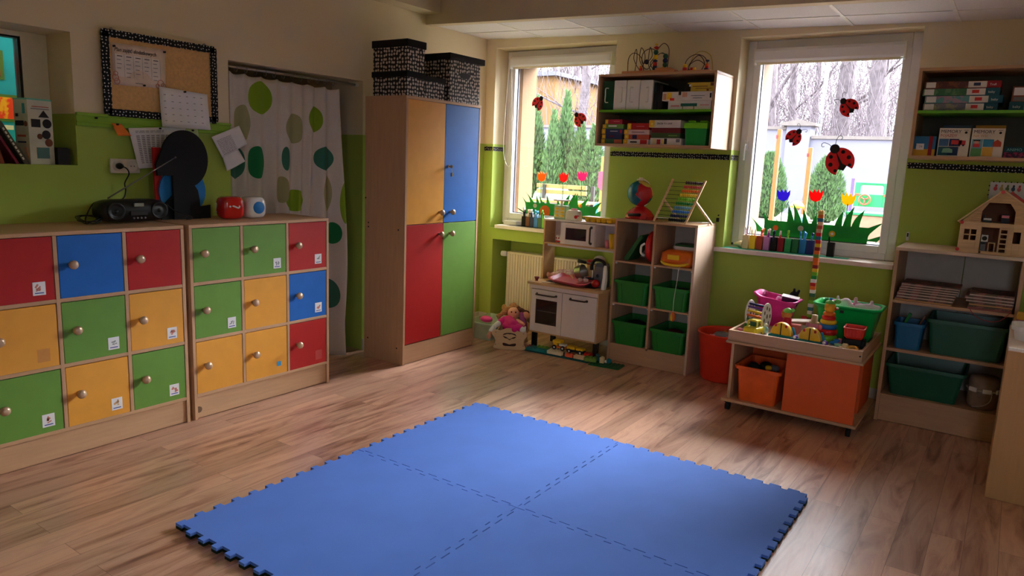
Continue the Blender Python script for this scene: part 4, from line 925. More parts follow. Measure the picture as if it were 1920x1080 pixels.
maze('bead_maze', 'small arched bead maze at the right end of the wall shelf top', (-2.11, -1.885, 5.06, 5.22, .012),
     [([(-2.09, 5.1, Z+.01), (-2.075, 5.1, Z+.085), (-2.02, 5.12, Z+.125), (-1.95, 5.13, Z+.10), (-1.92, 5.14, Z+.01)], MAR), ([(-2.08, 5.14, Z+.01), (-2.06, 5.13, Z+.06), (-2.00, 5.12, Z+.085), (-1.94, 5.11, Z+.05), (-1.925, 5.10, Z+.01)], MAR),
      ([(-2.05, 5.08, Z+.01), (-2.05, 5.1, Z+.06), (-2.0, 5.13, Z+.12), (-1.965, 5.16, Z+.07), (-2.0, 5.18, Z+.01)], MAR), ([(-2.09, 5.18, Z+.01), (-2.06, 5.18, Z+.12), (-2.0, 5.18, Z+.155), (-1.93, 5.18, Z+.12), (-1.905, 5.18, Z+.01)], YW_)],
     [((-2.085, 5.1, Z+.045), .016, BYEL, 's'), ((-2.085, 5.1, Z+.024), .017, BRED, 's'), ((-2.065, 5.13, Z+.02), .014, NAVY, 'd'), ((-2.03, 5.09, Z+.022), .013, BRED, 'c'), ((-2.01, 5.09, Z+.022), .013, BYEL, 'c'), ((-1.932, 5.13, Z+.08), .014, NAVY, 'd'), ((-1.922, 5.1, Z+.045), .014, BORG, 'c'), ((-1.922, 5.1, Z+.028), .015, BRED, 'c'), ((-1.925, 5.1, Z+.02), .017, NAVY, 'd')], Z)

# --- shelf 2 content
z = 1.9045; TEAL = mat('petrol_carton', (16, 84, 104), .6); DRED = mat('dark_red_carton', (150, 24, 36), .6)
P1 = mat('farm_picture', (84, 46, 44), .6, 'patch', scale=26, rgb2=(120, 70, 50)); P2 = mat('jungle_picture', (60, 110, 76), .6, 'patch', scale=24, rgb2=(96, 140, 96)); P3 = mat('lagoon_picture', (90, 150, 156), .6, 'patch', scale=22, rgb2=(170, 140, 160)); P4 = mat('street_picture', (120, 120, 130), .6, 'patch', scale=26, rgb2=(150, 150, 124))
def puzzle(x0, x1, z0, h, pic, end, word, label):
    t = flatbox('puzzle_box', x0, x1, 5.06, 5.30, z0, z0+h-.001, end, label, 'puzzle box', 'puzzle boxes stacked on the right wall shelf', ((.0, .60, .02, .98, pic), (.58, .82, .06, .94, WC), (.02, .15, .12, .92, PAPER), (.65, .74, .3, .75, BRED if end is TEAL else NAVY)))
    text(word, h*.42, (x0+(x1-x0)*.855, 5.0578, z0+h*.3), '-y', PAPER, t, 'box_word')
puzzle(-.545, -.170, z, .043, P4, TEAL, 'baby', 'puzzle box with a street picture at the bottom of its stack')
puzzle(-.540, -.150, z+.043, .043, P3, TEAL, 'baby', 'puzzle box with a turquoise lagoon picture, second from the bottom')
puzzle(-.555, -.170, z+.086, .042, P2, TEAL, 'baby', 'puzzle box with a green jungle picture, second from the top')
puzzle(-.550, -.168, z+.128, .040, P1, DRED, 'Trefl', 'dark puzzle box with a red end on top of the stack')
t = flatbox('puzzle_box', -.118, .06, 5.08, 5.28, z, z+.05, TEAL, 'petrol blue puzzle box beside the stack, lowest of the right pile', 'puzzle box', 'puzzle boxes at the right end of the upper board', ((.4, .9, .1, .9, P3),)); text('baby', .02, (-.10, 5.078, z+.015), '-y', PAPER, t, 'box_word')
flatbox('puzzle_box', -.11, .06, 5.08, 5.28, z+.0505, z+.135, mat('sepia_carton', (130, 70, 50), .6), 'brown puzzle box with a white number card on the right pile', 'puzzle box', 'puzzle boxes at the right end of the upper board', ((.04, .45, .4, .9, PAPER), (.05, .4, .04, .3, INK)))
z = 1.6405
t = flatbox('picture_box', -.582+.015, -.452, 5.06, 5.15, z, z+.115, mat('azure_carton', (40, 110, 160), .6), 'small blue and yellow picture box at the left end of the lower shelf', 'game box', None, ((.0, 1, 0, .34, mat('ochre_print', (206, 160, 50), .7)), (.68, .86, .02, 1, DRED), (.12, .48, .3, .62, PAPER)))
text('24', .018, (-.538, 5.0588, z+.048), '-y', INK, t, 'number')
def memory(x0, x1, word, wc, pics, label, top):
    t = thing('memory_game', label, 'game box', ((x0+x1)/2, 5.07, z), 'white memory game boxes on the right wall shelf')
    m = MB(); m.box(x0, x1, 5.05, 5.10, z, z+.163, mat('ivory_carton', (226, 216, 200), .6)); m.obj('carton', t, .001)
    text('MEMORY', .026, (x0+.008, 5.0488, z+.135), '-y', DINK, t, 'title', sx_=.98); text(word, .021, (x0+.008, 5.0488, z+.113), '-y', wc, t, 'subtitle', sx_=.95)
    m = MB(); m.lathe([(.007, -.001), (.007, 0)], (x1-.022, 5.05, z+.138), DINK, 'y', 14); m.box(x1-.034, x1-.012, 5.049, 5.05, z+.15, z+.153, INK); m.obj('badge', t)
    for (u0, u1, v0, v1, pm) in pics:
        m = MB(); m.box(x0+(x1-x0)*u0, x0+(x1-x0)*u1, 5.0488, 5.0505, z+.163*v0, z+.163*v1, pm); m.obj('picture_tile', t)
    m = MB(); m.box(x0+.01, x1-.002, 5.13, 5.19, z, z+.185, top); T(m.obj('game_box', None, .001), ('slate blue carton' if 'lorry' in label else 'amber carton')+' standing behind the '+label.replace('white ', '')[:40], 'game box')
    return t
t = memory(-.440, -.282, 'POJAZDY', mat('brick_red_ink', (190, 60, 44), .7), ((.03, .34, .36, .62, mat('steel_blue_tile', (70, 110, 150), .7)), (.36, .67, .36, .62, NAVY), (.03, .34, .03, .34, mat('deep_teal_tile', (30, 90, 100), .7)), (.34, .67, .03, .34, mat('navy_teal_tile', (24, 50, 84), .7))), 'white memory game box with a red lorry picture', mat('slate_carton_2', (70, 90, 120), .6))
m = MB(); m.box(-.372, -.318, 5.0462, 5.0486, z+.07, z+.094, BRED); m.box(-.335, -.300, 5.0462, 5.0486, z+.066, z+.092, BRED); [m.lathe([(.006, -.003), (.006, 0)], (xx, 5.0486, z+.065), DINK, 'y', 12) for xx in (-.36, -.33, -.31)]; m.obj('lorry_picture', t)
m = MB(); m.prism([(-.415, z+.02), (-.36, z+.02), (-.362, z+.04), (-.38, z+.048), (-.41, z+.044)], 'y', 5.0465, 5.0486, mat('sage_car', (130, 180, 150), .7)); m.obj('car_picture', t)
t = memory(-.274, -.114, 'NA WSI', mat('sandy_ink', (210, 160, 90), .7), ((.03, .36, .30, .62, mat('pale_sky_tile', (120, 170, 180), .7)), (.38, .70, .36, .62, mat('aqua_tile', (60, 140, 170), .7)), (.03, .36, .03, .30, mat('meadow_tile', (90, 150, 90), .7)), (.38, .70, .03, .34, mat('corn_tile', (220, 170, 70), .7))), 'white memory game box with farm pictures', mat('amber_carton', (190, 140, 50), .6))
m = MB(); m.box(-.262, -.228, 5.0462, 5.0486, z+.055, z+.075, BRED); m.lathe([(.012, -.002), (.012, 0)], (-.245, 5.0486, z+.083), SKIN, 'y', 14); m.box(-.262, -.228, 5.046, 5.0486, z+.09, z+.097, DINK); m.prism([(-.165, z+.06), (-.125, z+.06), (-.125, z+.085), (-.145, z+.10), (-.165, z+.085)], 'y', 5.0462, 5.0486, mat('rust_red_tile', (180, 70, 50), .7)); m.obj('farm_picture', t)
t = flatbox('game_box', -.108, .2, 5.06, 5.22, z, z+.062, mat('deep_petrol', (20, 70, 84), .6), 'petrol and magenta game box right of the farm memory box', 'game box', None, ((0, 1, 0, .5, mat('magenta_print', (150, 40, 90), .6, 'patch', scale=50, rgb2=(60, 30, 60))),)); text('ANIMO', .022, (-.095, 5.0585, z+.038), '-y', mat('pale_teal_ink', (120, 190, 190), .7), t, 'box_title')

# ================================================================= GREEN BINS ETC
def bin_(label, cx, y0, z0, wt, wb, dt, h, m_, grp, name='storage_bin', ribs=True, rim=.008, fill=None, r=.02, cat='storage bin'):
    t = thing(name, label, cat, (cx, y0+dt/2, z0), grp)
    cy = y0+dt/2; hb = (dt-(wt-wb))/2
    R = [rring(cx, cy, wb/2, hb, r, z0), rring(cx, cy, wt/2-.006, dt/2-.006, r, z0+h-.022), rring(cx, cy, wt/2+rim, dt/2+rim, r+.004, z0+h-.020), rring(cx, cy, wt/2+rim, dt/2+rim, r+.004, z0+h), rring(cx, cy, wt/2-.004, dt/2-.004, r, z0+h), rring(cx, cy, wb/2-.004, hb-.004, r, z0+.006)]
    m = MB(); m.loft(R, m_, True, True)
    if ribs:
        for u in (-.34, .34):
            xb = cx+u*wb; xt = cx+u*wt; f0 = cy-hb; f1 = y0+.006
            m.add([(xb-.012, f0-.004, z0), (xb+.012, f0-.004, z0), (xt+.012, f1-.004, z0+h-.03), (xt-.012, f1-.004, z0+h-.03), (xb-.012, f0+.02, z0), (xb+.012, f0+.02, z0), (xt+.012, f1+.02, z0+h-.03), (xt-.012, f1+.02, z0+h-.03)], [(0, 1, 2, 3), (0, 4, 5, 1), (1, 5, 6, 2), (2, 6, 7, 3), (3, 7, 4, 0)], m_)
    m.obj('bin_body', t)
    if fill:
        for (c, rr, fm) in fill:
            m = MB(); m.sph((cx+c[0], cy+c[1], z0+c[2]), rr, fm, 12, 8); T(m.obj('toy_piece'), 'dark rounded toy piece inside the '+label, 'toy')
    return t

# cube shelf with eight pigeonholes
CX0, CX1, CF, CH = -2.500, -1.846, 4.988, 1.110
t = thing('cube_shelf', 'tall wooden two-column shelf unit with green bins between the windows', 'shelf unit', ((CX0+CX1)/2, CF, 0))
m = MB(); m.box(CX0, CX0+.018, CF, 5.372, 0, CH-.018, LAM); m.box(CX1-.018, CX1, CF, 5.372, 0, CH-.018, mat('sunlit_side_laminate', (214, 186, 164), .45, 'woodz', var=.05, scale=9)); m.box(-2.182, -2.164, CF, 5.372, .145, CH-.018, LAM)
m.box(CX0+.018, CX1-.018, CF+.01, CF+.028, .002, .128, LAMX); m.box(CX0+.018, CX1-.018, 5.366, 5.372, .02, CH-.018, BACK); m.obj('carcass', t, .0015)
m = MB(); m.box(CX0, CX1, CF, 5.372, CH-.018, CH, LAMX); m.obj('top_panel', t, .002)
for (zz) in (.128, .452, .778):
    for a, c in ((CX0+.018, -2.182), (-2.164, CX1-.018)):
        m = MB(); m.box(a, c, CF+.006, 5.366, zz, zz+.014, LAMX); m.obj('shelf_board', t, .001)
        if zz > .2:
            m = MB(); m.box(a, a+.012, CF+.012, CF+.03, zz-.012, zz, WHITE); m.box(c-.012, c, CF+.012, CF+.03, zz-.012, zz, WHITE); m.obj('shelf_pin', t)
BINS = 'green storage bins in the two-column shelf'
bin_('green bin at the upper left of the two-column shelf', -2.332, CF-.008, .466, .275, .235, .36, .180, BGRN, BINS)
bin_('green bin at the upper right of the two-column shelf', -2.015, CF-.008, .466, .275, .235, .36, .172, BGRN, BINS, fill=[((.02, .03, .10), (.08, .07, .05), BLACK)])
bin_('green bin at the lower left of the two-column shelf', -2.332, CF-.008, .142, .275, .235, .36, .185, BGRN, BINS, fill=[((-.02, .02, .12), (.09, .08, .05), DARK)])
bin_('green bin at the lower right of the two-column shelf', -2.015, CF-.008, .142, .275, .235, .36, .172, BGRN, BINS, fill=[((.0, -.02, .11), (.08, .06, .05), MAROON)])
# loose things in the top row
m = MB(); R_m = [(-.095, .0), (-.05, .0), (.075, .15), (.085, .19), (.05, .19), (-.09, .03)]
m.prism([(-2.425, .794), (-2.395, .794), (-2.285, .985), (-2.292, 1.0), (-2.31, .995), (-2.43, .815)], 'y', 5.03, 5.24, mat('dark_green_folder', (40, 100, 50), .5)); T(m.obj('toy_tray', None, .006), 'dark green toy leaning in the upper left pigeonhole', 'toy')
t = thing('toy_case', 'round red toy case standing in the upper left pigeonhole', 'toy', (-2.245, 5.12, .7925))
m = MB(); m.lathe([(.0, -.03), (.09, -.028), (.118, -.012), (.118, .012), (.09, .028), (0, .03)], (-2.232, 5.12, .7925+.119), BRED, 'x', 32, 1, 1); m.obj('red_shell', t)
m = MB(); m.tube(smooth_path([(-2.255, 5.015, .85), (-2.275, 5.0, .87), (-2.275, 4.998, .92), (-2.255, 5.015, .94)], 5), .009, WHITE, 8); m.obj('white_grip', t)
t = thing('toy_case', 'orange plastic toy case with yellow grip in the upper right pigeonhole', 'toy', (-2.01, 5.14, .7925))
m = MB(); m.loft([rring(-2.0, 5.14, .105, .125, .03, .7925), rring(-2.0, 5.14, .125, .14, .03, .83), rring(-2.0, 5.14, .12, .135, .03, .89), rring(-2.0, 5.14, .09, .10, .03, .912)], BORG, True, True, True); m.obj('orange_shell', t)
m = MB(); m.box(-2.06, -1.97, 4.992, 5.02, .845, .88, BYEL); m.tube(smooth_path([(-2.11, 5.01, .825), (-2.08, 4.985, .812), (-2.01, 4.975, .806), (-1.94, 4.985, .812), (-1.905, 5.01, .825)], 5), .011, BYEL, 8); m.obj('yellow_grip', t)
m = MB(); m.loft([rring(-1.975, 5.18, .095, .09, .04, .913), rring(-1.975, 5.18, .10, .095, .04, .925), rring(-1.975, 5.18, .095, .09, .04, .937)], WHITE, True, True); m.loft([rring(-1.975, 5.18, .09, .085, .04, .937), rring(-1.975, 5.18, .088, .08, .04, .95)], mat('dark_green_folder', (40, 100, 50), .5), False, True); T(m.obj('oval_dish', None), 'green and white oval dish lying on the orange toy case', 'dish')
t = thing('pull_cord', 'thin white cord with an orange pendant hanging before the right green bin', 'cord', (-1.965, 4.962, .39))
m = MB(); m.tube(smooth_path([(-1.955, 5.0, .796), (-1.957, 4.970, .79), (-1.960, 4.963, .7), (-1.972, 4.963, .56), (-1.972, 4.963, .465)], 5), .0018, WHITE, 6); m.obj('string', t)
m = MB(); m.sph((-1.972, 4.963, .43), (.020, .014, .036), BORG, 14, 9); m.sph((-1.978, 4.955, .425), (.012, .010, .026), BYEL, 12, 8); m.obj('pendant', t)
# globe
t = thing('toy_globe', 'red and teal toy globe on a domed red base on top of the shelf unit', 'globe', (-2.385, 5.17, CH))
m = MB(); m.lathe([(.105, 0), (.107, .012), (.10, .03), (.078, .062), (.05, .085), (.03, .092), (.022, .11), (0, .112)], (-2.385, 5.17, CH), GLR, 'z', 32, 1.1, .95); m.box(-2.30, -2.25, 5.10, 5.2, CH, CH+.022, GLR); m.obj('base', t)
m = MB(); m.cyl((-2.44, 5.085, CH+.03), (-2.34, 5.075, CH+.035), .012, DARK); m.obj('button', t)
GLB = bpy.data.materials.new('globe_continents'); GLB.use_nodes = True; _t = GLB.node_tree; _b = _t.nodes['Principled BSDF']; _b.inputs['Roughness'].default_value = .22
_tc = _t.nodes.new('ShaderNodeTexCoord'); _v = _t.nodes.new('ShaderNodeTexVoronoi'); _v.inputs['Scale'].default_value = 11; _t.links.new(_tc.outputs['Object'], _v.inputs[0]); _s = _t.nodes.new('ShaderNodeSeparateColor'); _t.links.new(_v.outputs['Color'], _s.inputs[0])
_r = _t.nodes.new('ShaderNodeValToRGB'); _r.color_ramp.interpolation = 'CONSTANT'; _r.color_ramp.elements[0].color = lin((180, 30, 40)); _r.color_ramp.elements[1].position = .42; _r.color_ramp.elements[1].color = lin((16, 100, 120)); _e = _r.color_ramp.elements.new(.8); _e.color = lin((214, 190, 90)); _t.links.new(_s.outputs[0], _r.inputs[0]); _t.links.new(_r.outputs[0], _b.inputs['Base Color'])
m = MB(); m.sph((-2.395, 5.17, CH+.195), .098, GLB, 32, 20); m.obj('sphere', t)
m = MB(); m.tube([(-2.395+.108*math.sin(a)*.45+.05*math.cos(a)*0, 5.17+.108*math.sin(a)*.89, CH+.195+.108*math.cos(a)) for a in [math.radians(d) for d in range(-20, 185, 12)]], .006, CREAM, 8); m.cyl((-2.395, 5.17, CH+.285), (-2.395, 5.17, CH+.315), .014, CREAM); m.cyl((-2.395, 5.17, CH+.085), (-2.395, 5.17, CH+.105), .03, GLR); m.obj('meridian_arc', t)
# abacus
t = thing('abacus', 'wooden counting frame with rows of rainbow beads on the shelf unit', 'abacus', (-2.03, 5.13, CH))
def leg(p0, p1, w_=.016): 
    m = MB(); p0 = Vector(p0); p1 = Vector(p1); m.cyl(p0, p1, w_*.62, PINE, n=4); return m
xl, xr = -2.185, -1.96
leg((xl-.02, 5.03, CH), (xl+.03+.02, 5.17, CH+.315)).obj('left_post', t, .001); leg((xr+.0, 5.03, CH), (xr+.075, 5.17, CH+.315)).obj('right_post', t, .001)
leg((xl+.09, 5.26, CH), (xl+.02, 5.10, CH+.16)).obj('left_brace', t, .001); leg((xr+.13, 5.22, CH), (xr+.04, 5.10, CH+.16)).obj('right_brace', t, .001)
m = MB(); m.tube([(xl+.08, 5.24, CH+.02), (xl-.01, 5.05, CH+.03)], .004, CREAM, 6); m.tube([(xr+.12, 5.20, CH+.012), (xr+.01, 5.04, CH+.012)], .003, WHITE, 6); m.obj('stay_cord', t)
bc = [BLACKP, NAVY, BBLU, mat('aqua_bead', (110, 170, 180), .4), BGR2, BLIM, BYEL, BORG, mat('coral_bead', (210, 80, 80), .4), mat('plum_bead', (60, 26, 46), .4)]
for k in range(10):
    u = .07+.86*k/9; a = Vector((xl-.02, 5.03, CH)).lerp(Vector((xl+.05, 5.17, CH+.315)), u); c = Vector((xr, 5.03, CH)).lerp(Vector((xr+.075, 5.17, CH+.315)), u)
    m = MB(); m.cyl(a, c, .0018, DARK, n=6); m.cyl(a-Vector((.010, 0, 0)), a-Vector((.004, 0, 0)), .005, DARK, n=8); m.obj('rod', t)
    for j in range(10):
        p = a.lerp(c, .97-.056*j-.01) if True else a
        m = MB(); m.lathe([(.004, -.0062), (.0125, -.002), (.0125, .002), (.004, .0062)], p, bc[k], 'x', 12); m.obj('bead', t)
m = MB(); m.box(-1.852, -1.834, 5.372, 5.384, 1.12, 1.15, DARK); m.cyl((-1.838, 5.38, 1.17), (-1.838, 5.37, 1.17), .005, DARK); T(m.obj('wall_hook', None), 'tiny black bracket on the green wall above the shelf unit corner', 'hook')

# ================================================================= RIGHT BOOKSHELF
BX0, BX1, BF, BH = -.571, .082, 4.910, 1.091
t = thing('bookcase', 'low wooden bookcase with deep green crates under the dolls house', 'bookcase', ((BX0+BX1)/2, BF, 0))
m = MB(); m.box(BX0, BX0+.02, BF, 5.37, 0, BH-.02, LAM); m.box(BX1-.02, BX1, BF, 5.37, 0, BH-.02, LAM); m.box(BX0+.02, BX1-.02, BF+.012, BF+.03, .002, .155, LAMX); m.box(BX0+.02, -.232, 5.362, 5.37, .02, BH-.02, BACK); m.box(-.228, BX1-.02, 5.362, 5.37, .02, BH-.02, BACK); m.obj('carcass', t, .0015)
m = MB(); m.box(BX0, BX1, BF, 5.37, BH-.02, BH, mat('pale_top_laminate', (214, 188, 162), .4, 'woodx', var=.04)); m.obj('top_panel', t, .002)
for zz in (.155, .450, .752):
    m = MB(); m.box(BX0+.02, BX1-.02, BF+.004, 5.362, zz, zz+.018, LAMX); m.obj('shelf_board', t, .001)
CR = 'deep green plastic crates in the low bookcase'
bin_('deep green crate on the middle board of the bookcase', -.148, BF+.012, .469, .41, .355, .36, .212, DGRN, CR, 'plastic_crate', cat='crate', rim=.006)
bin_('deep green crate on the bottom board of the bookcase', -.332, BF+.012, .174, .42, .350, .36, .198, DGRN, CR, 'plastic_crate', cat='crate', rim=.006)
t = bin_('small blue tub beside the green crate on the middle board', -.448, BF+.02, .469, .165, .135, .2, .165, mat('tub_blue', (30, 110, 160), .35), None, 'small_tub', ribs=False, rim=.003, cat='tub')
m = MB(); m.obox((-.475, 5.0, .63), (.018, .012, .12), (0, .35, 0), BGR2); T(m.obj('toy_stick', None, .003), 'green stick poking out of the small blue tub', 'toy')
m = MB(); m.obox((-.40, 5.03, .62), (.014, .012, .13), (0, .4, .2), BROWN); T(m.obj('toy_stick', None, .003), 'brown stick poking out of the small blue tub', 'toy')
t = thing('food_bucket', 'round transparent bucket with white clips on the bottom board', 'bucket', (-.025, 5.03, .174))
m = MB(); m.lathe([(.066, 0), (.076, .02), (.082, .115), (.080, .12), (.080, .165), (.072, .19), (0, .192)], (-.025, 5.03, .174), mat('cloudy_plastic', (150, 128, 108), .35, var=.15, scale=30), 'z', 28); m.obj('body', t)
m = MB(); m.tube([(-.025+.086*math.cos(a), 5.03+.086*math.sin(a), .174+.115) for a in [2*PI*k/28 for k in range(28)]], .004, mat('cloudy_rim', (190, 176, 160), .4), 6, True)
for a in (-2.2, -1.35, -.5): m.obox((-.025+.088*math.cos(a), 5.03+.088*math.sin(a), .292), (.008, .045, .024), (0, 0, a), WHITE)
m.obj('clip_ring', t)
m = MB(); m.tube(smooth_path([(.02, 4.955, .29), (.015, 4.94, .24), (-.02, 4.938, .205), (-.07, 4.95, .19)], 5), .003, MATS['cloudy_rim'], 6); m.obj('handle', t)
# trays of flat boards
def board(x0, x1, y0, z, m_, label, th=.008, sk=0): 
    t = thing('wooden_puzzle', label, 'puzzle board', ((x0+x1)/2, y0+.12, z)); 
    m = MB(); m.box(x0, x1, y0, y0+.24, z, z+th*.45, m_); m.obj('bottom_board', t, .0008)
    m = MB(); m.box(x0+.001, x1-.001, y0+.001, y0+.239, z+th*.45, z+th, mat('dark_puzzle_face', (92, 74, 60), .6, 'patch', scale=30, rgb2=(150, 96, 84))); m.obj('picture_face', t)
PW = mat('pale_board_edge', (206, 186, 168), .6); PW2 = mat('honey_board_edge', (206, 156, 96), .6)
lb = ['lowest puzzle board of the tall left stack in the bookcase', 'second puzzle board from the bottom of the left stack', 'third puzzle board from the bottom of the left stack', 'fourth puzzle board from the bottom of the left stack', 'fifth puzzle board from the bottom of the left stack', 'sixth puzzle board from the bottom of the left stack', 'topmost puzzle board of the tall left stack in the bookcase']
z = .7705
for i in range(7):
    th = .017 if i < 3 else .0135; board(-.545+.004*i+.003*(i % 2), -.245+.005*i, 4.93+.004*i, z, PW2 if i == 0 else PW, lb[i], th-.001); z += th
z = .7705; lb = ['thick pinkish board under the right stack in the bookcase', 'honey coloured board second from the bottom of the right stack', 'pale board third from the bottom of the right stack', 'pale board second from the top of the right stack', 'topmost puzzle board of the short right stack']
for i, (th, c, dx) in enumerate(((.022, mat('dusty_rose_board', (150, 84, 76), .6), 0), (.020, PW2, .004), (.016, PW, -.012), (.018, PW, -.018), (.020, PW, .002))):
    board(-.165+dx, .050+(.004 if i > 1 else 0), 4.925+.004*i, z, c, lb[i], th-.001); z += th
m = MB(); m.tube(smooth_path([(-.155, 4.918, .775), (-.12, 4.905, .735), (-.06, 4.902, .715), (0, 4.905, .725), (.048, 4.918, .78)], 6), .0022, mat('red_string', (170, 60, 60), .6), 6); T(m.obj('red_string'), 'thin red string looping below the right stack of boards', 'string')
m = MB(); m.box(-.575, -.560, 5.372, 5.386, 1.10, 1.155, WHITE); m.box(-.572, -.563, 5.368, 5.373, 1.125, 1.15, DARK); T(m.obj('wall_bracket'), 'small white wall bracket behind the left corner of the bookcase', 'bracket')
# dolls house
t = thing('dolls_house', 'wooden dolls house with red roof panel on top of the bookcase', 'dolls house', (-.05, 5.05, BH))
HX0, HX1, HF, HB = -.262, .175, 4.985, 5.235; z0 = BH; ze = BH+.168; zr = BH+.362; apx = -.075
m = MB(); th = .008
# front wall lower storey, cut around the openings
def fr(x0, x1, za, zb): m.box(x0, x1, HF, HF+th, z0+za, z0+zb, PINE)
fr(HX0, -.185, 0, .168) if False else None
# window bay: panes 2x2 between -.242..-.182
fr(HX0, -.238, 0, .168); fr(-.238, -.178, 0, .072); fr(-.238, -.178, .135, .168); fr(-.212, -.205, .072, .135); fr(-.238, -.178, .100, .106); fr(-.178, -.155, 0, .168); fr(-.155, -.142, 0, .016); fr(-.155, -.022, .152, .168); fr(-.155, -.022, 0, .014); fr(-.022, .0, 0, .168); fr(.0, .035, 0, .07); fr(.0, .035, .135, .168); fr(.035, HX1, 0, .168)
m.obj('front_wall', t, .0008)
m = MB(); m.box(HX0, HX1, HB-.006, HB, z0, ze, mat('terracotta_card', (150, 92, 66), .7)); m.prism([(HX0, ze), (HX1-.02, ze), (apx, zr-.01)], 'y', HB-.006, HB, MATS['terracotta_card']); m.obj('rear_wall', t)
for (a, c) in ((HX0, HX0+th), (HX1-th, HX1)): m = MB(); m.box(a, c, HF+th, HB, z0+.006, ze, PINE); m.obj('side_wall', t, .0008)
for (a, c) in ((-.165, -.158), (-.022, -.015)): m = MB(); m.box(a, c, HF+th, HB-.006, z0+.006, ze, PINE); m.obj('partition', t)
m = MB(); m.box(HX0, HX1, HF+th, HB, z0, z0+.006, PINE); m.obj('ground_board', t)
m = MB(); m.box(HX0-.006, HX1+.006, HF-.006, HB, ze, ze+.010, PINE); m.obj('storey_floor', t, .001)
m = MB(); gab = [(HX0+.004, ze+.010), (-.165, ze+.010), (-.165, ze+.075), (-.135, ze+.125), (-.055+.02, ze+.125), (-.005, ze+.080), (-.005, ze+.010), (HX1, ze+.010), (apx+.004, zr), (apx-.004, zr)]
m.prism(gab, 'y', HF, HF+th, mat('clapboard_pine', (206, 168, 118), .5, 'woodx', scale=40, var=.12)); 
for k in range(9):
    zz = ze+.018+k*.0125
    xl_ = HX0+.02+(zz-ze)/.19*(apx-HX0); m.box(xl_, min(-.166, -.166) if zz < ze+.075 else xl_+.001, HF-.0012, HF+.001, zz, zz+.0015, mat('groove_brown', (150, 108, 70), .6))
m.obj('gable', t)
def slopeboard(xa, za, xb, zb, y0, y1, t_, mm): 
    d = Vector((xb-xa, 0, zb-za)).normalized(); n = Vector((-d.z, 0, d.x)) if d.x > 0 else Vector((d.z, 0, -d.x)); o_ = n*t_
    b_ = MB(); vs_ = [(xa, y0, za), (xb, y0, zb), (xb, y1, zb), (xa, y1, za)]; vs_ += [(x+o_.x, y, z+o_.z) for x, y, z in vs_]; b_.add(vs_, [(0, 1, 2, 3), (7, 6, 5, 4), (0, 4, 5, 1), (1, 5, 6, 2), (2, 6, 7, 3), (3, 7, 4, 0)], mm); return b_
slopeboard(HX0-.012, ze+.004, apx, zr, HF-.006, HB, .008, PINE).obj('roof_slope', t, .001)
slopeboard(apx, zr, HX1+.01, ze+.004, HF-.006, HB, .008, PINE).obj('roof_slope', t, .001)
slopeboard(apx+.03, zr-.010, apx+.11, zr-.072, HF+.03, HB-.02, .012, mat('brick_red_roof', (186, 44, 34), .45)).obj('red_roof_panel', t)
m = MB()
for (xx, zz) in ((HX0+.006, ze+.004), (HX0+.002, z0+.014), (apx-.004, zr-.006)): m.cyl((xx, HF-.007, zz), (xx, HF+.002, zz), .010, BRED, n=18)
m.obj('red_peg', t)
m = MB()
for xx in (-.068, -.030): m.box(xx, xx+.008, HF+.02, HF+.03, z0+.006, z0+.152, PINE)
for k in range(5): m.box(-.06, -.03, HF+.02, HF+.03, z0+.03+k*.028, z0+.037+k*.028, PINE)
m.obj('ladder', t)
# furniture in the house
m = MB(); m.box(-.152, -.125, 5.03, 5.08, BH+.0065, BH+.065, GREYP); m.box(-.150, -.127, 5.027, 5.031, BH+.05, BH+.062, BLACK); m.box(-.152, -.118, 5.03, 5.08, BH+.066, BH+.105, WHITE); m.lathe([(.012, -.003), (.012, 0)], (-.135, 5.03, BH+.085), DINK, 'y', 14); T(m.obj('toy_cooker', None, .001), 'tiny grey and white cooker inside the lower storey of the dolls house', 'toy furniture')
m = MB(); m.box(-.115, -.08, 5.03, 5.09, BH+.058, BH+.064, PINE); [m.box(a, a+.005, c, c+.005, BH+.0065, BH+.058, PINE) for a in (-.115, -.085) for c in (5.03, 5.085)]; T(m.obj('toy_table', None), 'tiny wooden table inside the lower storey of the dolls house', 'toy furniture')
z = ze+.0105
m = MB(); m.box(-.155, -.115, 5.03, 5.12, z, z+.012, BLACK); m.box(-.155, -.115, 5.03, 5.12, z+.012, z+.024, WHITE); m.box(-.158, -.153, 5.03, 5.12, z, z+.04, NAVY); T(m.obj('toy_bed', None, .001), 'tiny bed with white mattress in the attic of the dolls house', 'toy furniture')
m = MB(); m.box(-.07, -.03, 5.04, 5.08, z, z+.05, mat('dark_slate', (50, 52, 60), .6)); m.box(-.068, -.032, 5.036, 5.041, z+.03, z+.045, PINKP); T(m.obj('toy_cabinet', None, .001), 'tiny dark cabinet in the attic of the dolls house', 'toy furniture')
t = thing('picture_card', 'white card with a row of painted figures and leafy border behind the dolls house', 'card', (-.07, 5.375, 1.40))
m = MB(); m.box(-.158, .03, 5.377, 5.380, 1.40, 1.502, PAPER); m.obj('card', t)
m = MB()
for k, cc in enumerate((BRED, mat('sand_figure', (200, 180, 120), .7), mat('moss_figure', (100, 130, 80), .7), mat('slate_figure', (60, 90, 110), .7), BRED)):
    xx = -.128+k*.030; m.sph((xx, 5.3765, 1.462), (.010, .0012, .013), cc, 12, 8); m.sph((xx+.002, 5.3765, 1.480), (.006, .0012, .008), cc, 10, 6)
m.obj('painted_figure', t)
m = MB(); 
for k in range(13): m.box(-.160+k*.015, -.153+k*.015, 5.3735, 5.377, 1.500, 1.507, DINK if k % 2 else mat('sage_edge', (160, 180, 120), .7))
for k in range(7): m.box(-.164, -.157, 5.3735, 5.377, 1.405+k*.014, 1.412+k*.014, DINK if k % 2 else MATS['sage_edge'])
m.obj('leafy_border', t)
